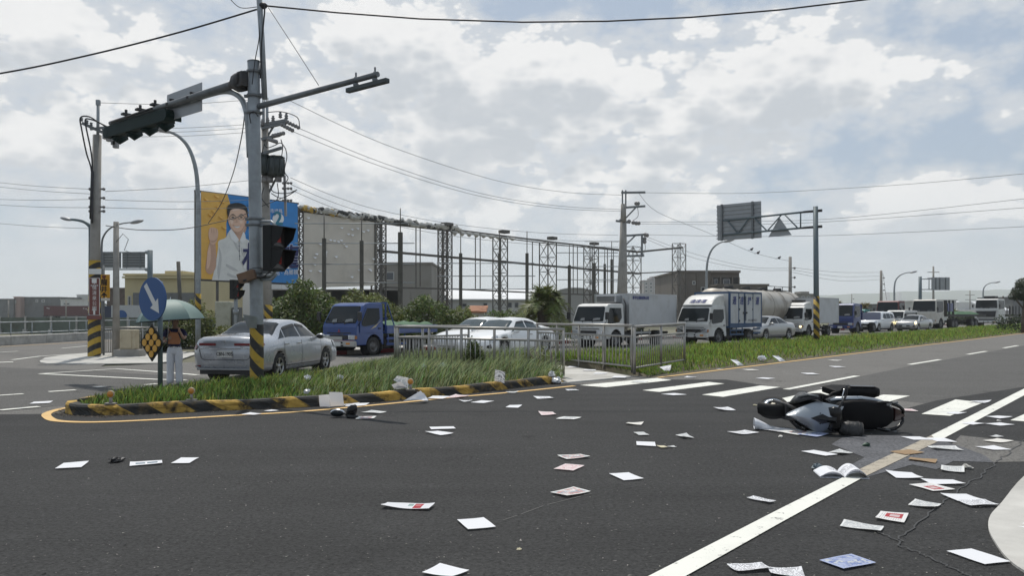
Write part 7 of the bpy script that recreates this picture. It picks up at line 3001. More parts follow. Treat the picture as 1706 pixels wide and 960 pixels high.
def el(cx_, cy_, z, a_, b_, n_=16, k=0):
    return [Vector((cx_ + a_ * cos(q) * (1 + .03 * sin(5 * q + k)), cy_ + b_ * sin(q) * (1 + .03 * cos(4 * q + k * 2)), z)) for q in np.linspace(0, 2 * pi, n_ + 1)[:-1]]


mb.loft([el(0, 0, .86, .132, .102), el(0, 0, .80, .150, .116), el(0, 0, .74, .162, .122), el(0, 0, .69, .150, .112), el(0, 0, .66, .10, .08)])
for sg in (-1, 1):
    mb.loft([el(sg * .074, 0, .75, .088, .11), el(sg * .080, -.004, .66, .090, .108, k=1), el(sg * .083, -.012, .56, .084, .098, k=2), el(sg * .085, -.014, .46, .076, .088, k=3), el(sg * .088, -.006, .40, .079, .09, k=4),
             el(sg * .090, .004, .30, .073, .084, k=5), el(sg * .093, .01, .20, .074, .084, k=6), el(sg * .095, .01, .12, .077, .088, k=7), el(sg * .097, .005, .05, .074, .09, k=8)])
mb.build('trousers', M_TROU, per)
mb = MB()
mb.lathe([(.128, -.02), (.134, -.018), (.134, .018), (.128, .02)], o=(0, 0, 0), n=20)
bl_ = mb.build('belt', M_BLK, per)
bl_.location = (0, 0, .845)
bl_.scale = (1.0, .78, 1)
MB().box((0, -.107, .845), (.05, .012, .035)).build('buckle', M_CHR, per)
for sg in (-1, 1):
    mb = MB()
    mb.ball((sg * .097, -.06, .035), (.045, .125, .035), 10)
    mb.build('shoe', mat('shoe_grey', (.25, .25, .25), .7), per)


def hand(parent, c, dirn, palm_n, side):
    """palm with five bent fingers; dirn = finger direction"""
    c, dirn, n = Vector(c), Vector(dirn).normalized(), Vector(palm_n).normalized()
    s_ = dirn.cross(n) * side
    V_ = [(*c, .02, .026), (*(c + dirn * .045), .014, .034)]
    E_ = [(0, 1)]
    for k, (off, ln) in enumerate(((-.028, .058), (-.010, .068), (.010, .064), (.027, .05))):
        b0 = c + dirn * .06 + s_ * off
        b1 = b0 + dirn * ln * .5 + n * .012
        b2 = b1 + dirn * ln * .25 + n * ln * .45
        i = len(V_)
        V_ += [(*b0, .0095), (*b1, .0088), (*b2, .0075)]
        E_ += [(1, i), (i, i + 1), (i + 1, i + 2)]
    b0 = c + dirn * .012 - s_ * .036 + n * .008
    b1 = b0 + dirn * .035 - s_ * .012 + n * .018
    i = len(V_)
    V_ += [(*b0, .0115), (*b1, .0095)]
    E_ += [(0, i), (i, i + 1)]
    return skin('hand', V_, E_, 0, M_FLESH, parent, 1)


hand(per, (-.118, -.235, 1.005), (.75, -.2, .5), (0, .6, .5), 1)
hand(per, (.10, -.205, 1.325), (-.15, .1, 1), (-.8, .3, 0), -1)
# the phone at the face, the tan bag on the chest, the umbrella: things held
ph = thing('phone', 'dark phone held up to the face under the umbrella', 'phone', per.location + Vector((.06, -.24, 1.375)), radians(14))
MB().box((0, 0, 0), (.012, .07, .14)).build('phone_body', M_BLK, ph, .004)
bg = thing('shoulder_bag', 'tan brown shoulder bag hanging on the chest of the person with the umbrella', 'bag', per.location + Vector((.08, -.22, 1.02)), radians(14))
mb = MB()
mb.prism([(-.13, 0, -.10), (.11, 0, -.11), (.13, 0, -.02), (.07, 0, .15), (-.08, 0, .16), (-.14, 0, .08)], (0, .09, 0))
bgb = mb.build('bag_body', M_BAG, bg, .02)
mb = MB()
mb.prism([(-.13, -.006, .03), (.115, -.006, .02), (.07, -.006, .155), (-.08, -.006, .165)], (0, .01, 0))
mb.build('flap', M_BAG, bg, .003)
mb = MB()
mb.tube(smooth([(-.06, .05, .14), (-.13, .13, .22), (-.16, .2, .24)], 4), .01, 6)
mb.tube(smooth([(.06, .05, .14), (.10, .10, .22), (.06, .2, .26)], 4), .01, 6)
mb.build('strap', M_BAG, bg)
um = thing('umbrella', 'open pale teal umbrella with a black lining held over the person', 'umbrella', Vector(((284 - 853) / 1300 * 17.2, 17.2, 0)))
top = CH + (HY - 499) / F * 17.2
rim = CH - (534 - HY) / F * 17.2
rad = .72
tl = Matrix.Rotation(radians(-4), 3, 'Y')
NG = 8


def canopy(k, r_, s_, off=0.0):
    a0, a1 = 2 * pi * k / NG + .2, 2 * pi * (k + 1) / NG + .2
    sag = 1 - .055 * sin(pi * s_) * r_
    a = a0 + (a1 - a0) * s_
    chord = cos(pi / NG) / cos((s_ - .5) * 2 * pi / NG)
    R_ = rad * sin(r_ * 1.18) / sin(1.18) * chord * sag
    z = rim + (top - rim) * (cos(r_ * 1.18) - cos(1.18)) / (1 - cos(1.18)) - off
    return tl @ Vector((R_ * cos(a), R_ * sin(a), z - rim)) + Vector((0, 0, rim))


for k in range(NG):
    mb = MB()
    mb.grid(lambda u, v: canopy(k, u, v), 8, 5, 0)
    mb.grid(lambda u, v: canopy(k, u, v, .006), 8, 5, 1)
    mb.build('canopy_panel', [M_UMB, M_UMBIN], um, fix=False)
for k in range(NG):
    mb = MB()
    mb.tube([canopy(k, r_, 0, .012) for r_ in np.linspace(.02, 1.0, 7)], .005, 5)
    mb.build('rib', M_STEEL, um)
mb = MB()
grip = per.location + Matrix.Rotation(radians(14), 3, 'Z') @ Vector((-.10, -.27, .98)) - um.location
mb.tube([Vector((0, 0, top + .05)), grip], .008, 8)
mb.build('shaft', M_CHR, um)
mb = MB()
mb.tube([grip + Vector((.003, 0, .06)), grip - Vector((.01, 0, .08))], .014, 8)
mb.build('handle', M_BLK, um)

# ------------------------------------------------------------------ the scooter lying on its side
M_SCB = mat('scooter_black', (.005, .005, .0055), .25, spec=.3, coat=.15)
M_SCM = mat('scooter_matte', (.007, .007, .0075), .6, spec=.2, var=.2, vs=10)
M_SCS = mat('scooter_silver', (.30, .33, .36), .26, .55, coat=.5, dirt=(.3, .32, .34), ds=3, da=.3)
M_SEAT = mat('seat_vinyl', (.005, .005, .006), .6, spec=.16, bump=.25, bs=90)
M_MUFF = mat('muff_leatherette', (.018, .018, .018), .45, bump=.5, bs=26, var=.2, vs=12)
ta, yw = radians(-5), radians(4)
Msc = Matrix(((-1, 0, 0), (0, 0, -1), (0, -1, 0))).transposed()
Msc = Matrix.Rotation(yw, 3, 'Z') @ Matrix.Rotation(-ta, 3, 'X') @ Msc
sco = thing('scooter', 'black and silver motor scooter lying on its side on the road by the crosswalk', 'scooter', (4.275, 11.18, .30), M=Msc @ Matrix.Diagonal((.90, 1.12, 1.0)))


def SL(st, m, name, parent=sco, sm=True, n=14):
    """loft along x from stations (x, half width, z low, z high, roundness)"""
    rings = []
    for (x, w, zl, zh, *r_) in st:
        p = r_[0] if r_ else .55
        ring = []
        for j in range(n):
            a = 2 * pi * j / n
            c_, s_ = cos(a), sin(a)
            ring.append(Vector((x, w * math.copysign(abs(c_) ** p, c_), (zl + zh) / 2 + (zh - zl) / 2 * math.copysign(abs(s_) ** p, s_))))
        rings.append(ring)
    mb = MB()
    mb.loft(rings, sm=sm)
    return mb.build(name, m, parent)


def scw(x, r, w, nm):
    mb = MB()
    mb.lathe([(r * .70, -w * .42), (r * .86, -w / 2), (r * .97, -w * .30), (r, 0), (r * .97, w * .30), (r * .86, w / 2), (r * .70, w * .42)], axis='Y', n=30)
    o = mb.build(nm, M_TYRE, sco)
    o.location = (x, 0, r)
    mb = MB()
    mb.lathe([(r * .72, -w * .36), (r * .66, -w * .36), (r * .64, 0), (r * .66, w * .36), (r * .72, w * .36)], axis='Y', n=26)
    for k in range(5):
        a = 2 * pi * k / 5 + .4
        for da in (-.16, .16):
            mb.bar((.03 * cos(a), 0, .03 * sin(a)), (r * .68 * cos(a + da), 0, r * .68 * sin(a + da)), .026, .02, up=(0, 1, 0))
    mb.cyl((0, -w * .4, 0), (0, w * .4, 0), .035, 12)
    mb.build('rim', mat('scooter_rim', (.26, .25, .22), .4, .6), o)
    mb = MB()
    mb.lathe([(r * .30, -w * .5), (r * .56, -w * .5), (r * .56, -w * .53), (r * .30, -w * .53), (r * .30, -w * .5)], axis='Y', n=24)
    mb.build('brake_disc', M_CHR, o)
    return o


fw = scw(.72, .235, .115, 'front_wheel')
fw.rotation_euler = (radians(-15), 0, radians(10))
scw(-.60, .235, .125, 'rear_wheel')
mb = MB()
for sg in (-1, 1):
    mb.tube([(.72, sg * .085, .235), (.63, sg * .085, .50), (.56, sg * .06, .66)], .022, 8)
mb.bar((.63, -.1, .5), (.63, .1, .5), .05)
mb.build('fork', M_STEEL, sco)
mb = MB()
for i in range(1):
    rings = []
    for a in np.linspace(radians(10), radians(150), 9):
        c0 = Vector((.72 + .262 * cos(a), 0, .235 + .262 * sin(a)))
        out = Vector((cos(a), 0, sin(a)))
        rings.append([c0 + Vector((0, -.08, 0)) - out * .05, c0 + Vector((0, -.06, 0)), c0 + out * .012, c0 + Vector((0, .06, 0)), c0 + Vector((0, .08, 0)) - out * .05])
    mb.loft(rings, closed=False, caps=False)
mb.build('front_fender', M_SCM, sco)
# nose: silver beak with a centre ridge, black cowl around it
def beak(u, v):
    # u along from tip to dash, v across
    z = .66 + .36 * u
    w = .012 + .18 * min(u / .6, 1) ** .92
    if u > .6:
        w = .192 - .045 * (u - .6) / .4
    x = .70 - .56 * u + .16 * abs(v - .5) * 2 * max(0, u - .7) / .3 * -.6
    s_ = (v - .5) * 2
    nrm = Vector((.66, 0, .75))
    return Vector((x, s_ * w, z)) + nrm * (.075 * (1 - abs(s_)) * (1 - .35 * u)) - nrm * (.05 * abs(s_) ** 2)
mb = MB()
mb.grid(beak, 14, 16, sm=False)
bk_ = mb.build('front_fairing', M_SCS, sco)
md = bk_.modifiers.new('thick', 'SOLIDIFY')
md.thickness = .012
mb = MB()
nn = Vector((.66, 0, .75)) * .02
def bkp(u, v):
    return beak(u, v) + nn
mb.prism([bkp(.52, .5), bkp(.74, .33), bkp(.86, .40), bkp(1.0, .36), bkp(1.02, .5), bkp(1.0, .64), bkp(.86, .60), bkp(.74, .67)], nn * .8)
mb.build('headlight', M_SCB, sco, .008)
SL([(.60, .05, .40, .56), (.52, .12, .36, .64), (.42, .18, .32, .74), (.32, .19, .30, .84), (.22, .17, .34, .90), (.16, .10, .40, .92)], M_SCM, 'leg_shield')
for sg in (-1, 1):
    mb = MB()
    rings = []
    for x, z0_, z1_, y in ((.58, .44, .56, .085), (.48, .42, .74, .175), (.40, .40, .84, .222), (.32, .42, .90, .226), (.28, .52, .90, .205)):
        rings.append([Vector((x, sg * y, z0_)), Vector((x + .02, sg * (y + .02), (z0_ + z1_) / 2)), Vector((x, sg * y, z1_))])
    mb.loft(rings, closed=False, caps=False)
    o = mb.build('side_cowl', M_SCB, sco)
    o.modifiers.new('thick', 'SOLIDIFY').thickness = .012
    mb = MB()
    mb.tube([(.50, sg * .20, .60), (.42, sg * .245, .72), (.34, sg * .25, .86)], .016, 6)
    mb.build('cowl_trim', M_GALVD, sco)
# steering column, bars, dash
SL([(.22, .13, .90, 1.0), (.16, .15, .92, 1.05), (.08, .14, .93, 1.04), (.02, .08, .94, 1.0)], M_SCB, 'dash')
mb = MB()
mb.tube(smooth([(.12, -.10, 1.00), (.06, -.2, 1.01), (.0, -.28, 1.0), (-.005, -.38, 1.00)], 4), .016, 8)
mb.tube(smooth([(.12, .10, 1.00), (.04, .15, 1.01), (-.06, .18, 1.02)], 4), .016, 8)
mb.build('handlebar', M_STEEL, sco)
mb = MB()
mb.tube([(-.004, -.29, 1.0), (-.005, -.405, 1.0)], .021, 10)
mb.build('grip', M_BLK, sco)
mb = MB()
mb.tube([(.06, -.2, 1.03), (.07, -.28, 1.03), (.04, -.36, 1.02)], .008, 6)
mb.build('brake_lever', M_CHR, sco)
# padded wind muff on the lower bar, crumpled against the road
rings = []
for k, (f, ry, rz) in enumerate(((0, .045, .05), (.12, .07, .075), (.3, .095, .10), (.5, .115, .115), (.7, .13, .12), (.86, .125, .11), (.96, .09, .07), (1, .03, .03))):
    c = Vector((.08, .10, .98)).lerp(Vector((-.25, .155, 1.03)), f)
    ax = Vector((-.335, .13, .06)).normalized()
    a_ = ax.cross(Vector((0, 1, 0))).normalized()
    b_ = ax.cross(a_)
    rings.append([c + a_ * (ry * cos(q)) * (1 + .07 * sin(3 * q + k)) + b_ * (rz * sin(q)) * (1 + .05 * cos(2 * q + k * 2)) for q in np.linspace(0, 2 * pi, 17)[:-1]])
mb = MB()
mb.loft(rings)
mf = mb.build('handle_muff', M_MUFF, sco)
mb = MB()
for k in (2, 4, 5):
    mb.tube([p * 1.0 + (p - sum(rings[k], Vector()) / 16) * .015 for p in rings[k]] + [rings[k][0]], .006, 5)
mb.build('seam', M_BLK, mf)
# floor, body, seat
SL([(.34, .16, .28, .42), (.22, .19, .24, .34), (.0, .19, .24, .34), (-.10, .17, .26, .46)], M_SCM, 'floorboard')
mb = MB()
for k in range(4):
    for sg in (-1, 1):
        mb.box((.20 - k * .075, sg * .10, .345), (.045, .11, .012))
split(mb.build('floor_mat', M_BLK, sco), .001)
SL([(.02, .14, .36, .62), (-.12, .185, .38, .70), (-.35, .195, .40, .735), (-.62, .175, .46, .755), (-.82, .13, .54, .75), (-.93, .07, .60, .72)], M_SCB, 'body_shell', n=18)
SL([(-.01, .09, .62, .70, .7), (-.08, .155, .64, .765, .7), (-.25, .178, .67, .80, .75), (-.45, .182, .69, .815, .75), (-.62, .168, .71, .845, .75), (-.76, .135, .74, .84, .75), (-.85, .08, .77, .82, .75)], M_SEAT, 'seat', n=18)
for sg in (-1, 1):
    mb = MB()
    rings = []
    for x, z0_, z1_, y in ((.00, .56, .60, .15), (-.08, .56, .66, .182), (-.22, .59, .715, .199), (-.42, .64, .735, .205), (-.62, .685, .75, .184), (-.78, .715, .75, .142)):
        rings.append([Vector((x, sg * (y + .002), z0_)), Vector((x, sg * (y + .014), (z0_ + z1_) / 2)), Vector((x, sg * (y - .012), z1_))])
    mb.loft(rings, closed=False, caps=False)
    o = mb.build('side_panel', M_SCS, sco)
    o.modifiers.new('thick', 'SOLIDIFY').thickness = .008
    mb = MB()
    mb.tube(smooth([(-.60, sg * .15, .80), (-.72, sg * .165, .86), (-.86, sg * .135, .88), (-.98, sg * .07, .84), (-1.0, sg * .03, .80)], 5), .021, 8)
    o = mb.build('grab_rail', M_SCB, sco)
    mb = MB()
    mb.box((-.78, sg * .16, .885), (.17, .022, .012), rz=-sg * .18)
    mb.build('rail_trim', M_GALVD, o)
mb = MB()
mb.prism([(-.90, -.085, .70), (-.90, .085, .70), (-1.0, .05, .74), (-1.03, 0, .75), (-1.0, -.05, .74)], (0, 0, .07))
mb.build('tail_light', mat('tail_smoked', (.03, .006, .007), .15, coat=.5), sco, .01)
mb = MB()
mb.prism([(-.80, -.07, .62), (-.80, .07, .62), (-1.02, .05, .42), (-1.02, -.05, .42)], (0, 0, .02))
rf_ = mb.build('rear_fender', M_SCM, sco)
MB().box((-.99, 0, .50), (.012, .16, .10), M=Matrix.Rotation(radians(40), 3, 'Y')).build('number_plate', M_PLATE, rf_)
SL([(-.20, .10, .20, .36), (-.35, .13, .16, .38), (-.60, .12, .18, .34), (-.70, .06, .22, .30)], M_STEEL, 'engine_case')
mb = MB()
mb.tube([(-.1, -.08, .28), (-.22, -.17, .24), (-.35, -.20, .27)], .025, 8)
mb.tube([(-.35, -.205, .27), (-.42, -.21, .29), (-.80, -.215, .40), (-.86, -.215, .42)], [.04, .068, .072, .05], 12)
ex_ = mb.build('exhaust', M_SCM, sco)
mb = MB()
mb.prism([(-.45, -.285, .27), (-.78, -.292, .37), (-.78, -.29, .45), (-.45, -.283, .35)], (0, .012, 0))
mb.build('heat_shield', M_SCB, ex_)
mb = MB()
mb.tube([(-.55, .12, .25), (-.70, .13, .60)], .03, 8)
mb.tube([(-.55, -.12, .25), (-.70, -.13, .60)], .03, 8)
split(mb.build('shock_absorber', M_GALVD, sco))
mb = MB()
mb.tube([(-.12, .17, .22), (-.3, .23, .18), (-.42, .24, .16)], .014, 6)
mb.build('side_stand', M_STEEL, sco)
mb = MB()
for k in range(4):
    mb.tube(smooth([(.34, -.06 + .04 * k, .94), (.20, -.05 + .05 * k, .80 + .02 * k), (.12, .05 + .03 * k, .60), (.10, .10, .42)], 4), .008, 5)
mb.build('cable_bundle', M_BLK, sco)
mb = MB()
mb.box((.06, 0, .50), (.10, .13, .28))
mb.box((.10, .02, .66), (.08, .1, .12), rz=.3)
mb.build('inner_cover', M_SCM, sco, .02)
# rear drive housing showing past the seat
mb = MB()
mb.prism([(-.16, -.235, .02), (-.34, -.25, -.03), (-.72, -.245, .02), (-.86, -.23, .14), (-.80, -.20, .24), (-.3, -.2, .2)], (0, .08, 0))
mb.build('drive_cover', M_SCM, sco, .02)

# broken-off mirror and its black stem
t = thing('broken_mirror', 'broken-off scooter mirror with silver back and black stem lying by the kerb', 'mirror', G(575, 697))
mb = MB()
mb.ball((-.13, .05, .075), (.115, .055, .062), 14)
sh2 = mb.build('mirror_shell', M_CHR, t)
MB().ball((-.13, .022, .07), (.10, .04, .052), 14).build('mirror_glass', M_GLASS, sh2)
mb = MB()
mb.tube(smooth([(-.05, .03, .06), (.0, .0, .07), (.03, -.02, .03), (.08, -.02, .02)], 4), .013, 8)
mb.build('stem', M_BLK, t)
mb = MB()
rings = []
for k, (f, a, b_) in enumerate(((0, .02, .02), (.2, .06, .04), (.5, .085, .05), (.8, .06, .045), (1, .02, .02))):
    c = Vector((.04, -.02, .03)).lerp(Vector((.17, -.02, .20)), f)
    rings.append([c + Vector((.8, 0, -.6)) * a * cos(q) + Vector((0, 1, 0)) * b_ * sin(q) for q in np.linspace(0, 2 * pi, 11)[:-1]])
mb.loft(rings)
mb.tube([(.05, -.03, .03), (.14, -.05, .015), (.20, -.03, .02)], [.04, .05, .03], 8)
mb.build('cover_shell', M_SCB, t)

# ------------------------------------------------------------------ the scattered papers
def paper_mat(name, base=(.84, .85, .88), lines=0.0, blocks=(), tint=None, tscale=18):
    """print: rows of text and coloured blocks, in the sheet's own coordinates (metres from its centre)"""
    m = bpy.data.materials.new(name)
    m.use_nodes = True
    nt = m.node_tree
    b = NB(nt)
    p = nt.nodes['Principled BSDF']
    p.inputs['Roughness'].default_value = .65
    p.inputs['Specular IOR Level'].default_value = .25
    tc = b.n('ShaderNodeTexCoord').outputs['Object']
    sp = b.n('ShaderNodeSeparateXYZ')
    b.link(tc, sp.inputs[0])
    x, y = sp.outputs[0], sp.outputs[1]
    c = tuple(base) + (1,)
    if lines:
        row = b.m('GREATER_THAN', b.m('FRACT', b.m('MULTIPLY', y, 62)), .5)
        mp = b.n('ShaderNodeMapping')
        b.link(tc, mp.inputs[0])
        mp.inputs['Scale'].default_value = (150, 62, 1)
        wn = b.n('ShaderNodeTexWhiteNoise', noise_dimensions='2D')
        fl = b.n('ShaderNodeVectorMath', operation='FLOOR')
        b.link(mp.outputs[0], fl.inputs[0])
        b.link(fl.outputs[0], wn.inputs[0])
        k = b.m('MULTIPLY', row, b.m('GREATER_THAN', wn.outputs[0], .35))
        inn = b.m('MULTIPLY', b.m('LESS_THAN', b.m('ABSOLUTE', x), .115), b.m('LESS_THAN', b.m('ABSOLUTE', y), .08))
        c = b.mix(b.m('MULTIPLY', b.m('MULTIPLY', k, inn), lines), c, (.12, .12, .14))
    if tint is not None:
        n = b.noise(tc, tscale, 5, .65)
        n2 = b.noise(tc, tscale * 2.3, 4, .6)
        inn = b.m('MULTIPLY', b.m('LESS_THAN', b.m('ABSOLUTE', x), .125), b.m('LESS_THAN', b.m('ABSOLUTE', y), .085))
        c2 = b.mix(b.ss(n2, .45, .6), tint[0], tint[1])
        c = b.mix(b.m('MULTIPLY', b.m('MULTIPLY', b.ss(n, .40, .56), inn), .8), c, c2)
    for (x0, x1, y0, y1, col) in blocks:
        k = b.m('MULTIPLY', b.m('MULTIPLY', b.m('GREATER_THAN', x, x0), b.m('LESS_THAN', x, x1)), b.m('MULTIPLY', b.m('GREATER_THAN', y, y0), b.m('LESS_THAN', y, y1)))
        c = b.mix(k, c, col)
    b.put(p.inputs['Base Color'], c)
    tl_ = b.n('ShaderNodeBsdfTranslucent')             # paper lets light through
    b.put(tl_.inputs[0], c)
    mx = b.n('ShaderNodeMixShader')
    mx.inputs[0].default_value = .2
    b.link(p.outputs[0], mx.inputs[1])
    b.link(tl_.outputs[0], mx.inputs[2])
    b.link(mx.outputs[0], nt.nodes['Material Output'].inputs[0])
    MATS[name] = m
    return m


PM = {
    'b': paper_mat('paper_blank'),
    'o': paper_mat('paper_offwhite', (.80, .78, .73)),
    't': paper_mat('paper_text', lines=.75),
    'g': paper_mat('paper_grey_print', (.80, .81, .80), lines=.4, tint=((.42, .45, .48), (.66, .67, .65))),
    'r': paper_mat('paper_red_print', (.82, .81, .80), blocks=((-.03, .10, -.07, .05, (.45, .06, .07)), (-.0, .07, -.05, .02, (.62, .5, .5))), lines=.4),
    'R': paper_mat('paper_red_corner', (.76, .77, .80), blocks=((.055, .125, -.07, .06, (.42, .035, .05)), (.065, .11, -.01, .03, (.55, .2, .2)), (.0, .045, -.01, .05, (.3, .42, .4)))),
    'p': paper_mat('paper_pink', (.80, .69, .69), tint=((.66, .36, .38), (.8, .77, .75)), tscale=14),
    'c': paper_mat('paper_colour', (.80, .80, .78), tint=((.55, .16, .12), (.18, .32, .42)), tscale=10, lines=.4),
    'u': paper_mat('paper_blue', (.42, .48, .68), tint=((.10, .16, .42), (.62, .64, .6)), tscale=11),
    'k': paper_mat('paper_kraft', (.36, .245, .14)),
    'y': paper_mat('paper_cream', (.70, .64, .46)),
    'd': paper_mat('paper_two_bars', blocks=((-.10, -.01, -.04, .04, (.2, .26, .32)), (.01, .11, -.04, .04, (.2, .26, .32)))),
}
for q in PM.values():
    pass
GRP = 'papers strewn over the road'
pr = random.Random(21)


def sheet(px4, kind, label, curl=.012, z=.016, cat='paper', name='paper_sheet', sx=None, sy=None):
    """a sheet lying flat; px4 = its corners in the photo going round"""
    P = [G(*q) for q in px4]
    c = sum(P, Vector()) / 4
    ex = ((P[1] - P[0]) + (P[2] - P[3])) / 2
    ey = ((P[3] - P[0]) + (P[2] - P[1])) / 2
    if ey.length > ex.length:
        ex, ey = ey, -ex
    w, h = ex.length, ey.length
    w, h = sx or min(w, .44), sy or min(h, .32)
    a = atan2(ex.y, ex.x)
    if cos(a) < 0:
        a += pi
    k0, k1, k2 = pr.uniform(-1, 1), pr.uniform(-1, 1), pr.uniform(0, 6)
    sk = max(-.35, min(.35, ex.normalized().dot(ey.normalized()))) * .6

    def fn(u, v):
        s_, t_ = u * 2 - 1, v * 2 - 1
        zz_ = .38 * curl * (abs(s_ * k0 + t_ * k1) ** 2.2 + .35 * (1 + sin(3 * s_ + 2 * t_ + k2)) * .5)
        return Vector((s_ * w / 2 + t_ * h * sk * .3, t_ * h / 2, zz_))
    mb = MB()
    mb.grid(fn, 8, 6)
    o = mb.build(name, PM[kind], fix=False)
    o.location = (c.x, c.y, z + pr.uniform(0, .003))
    o.rotation_euler = (0, 0, a)
    tag(o, label, cat, GRP)
    return o


def box4(x0, x1, y0, y1, sl=0.0, sk=.2):
    """corners of a small sheet seen nearly edge-on"""
    w = x1 - x0
    return [(x0, y1 - (y1 - y0) * .35), (x0 + w * sk, y0), (x1, y0 + (y1 - y0) * .35), (x1 - w * sk, y1)]


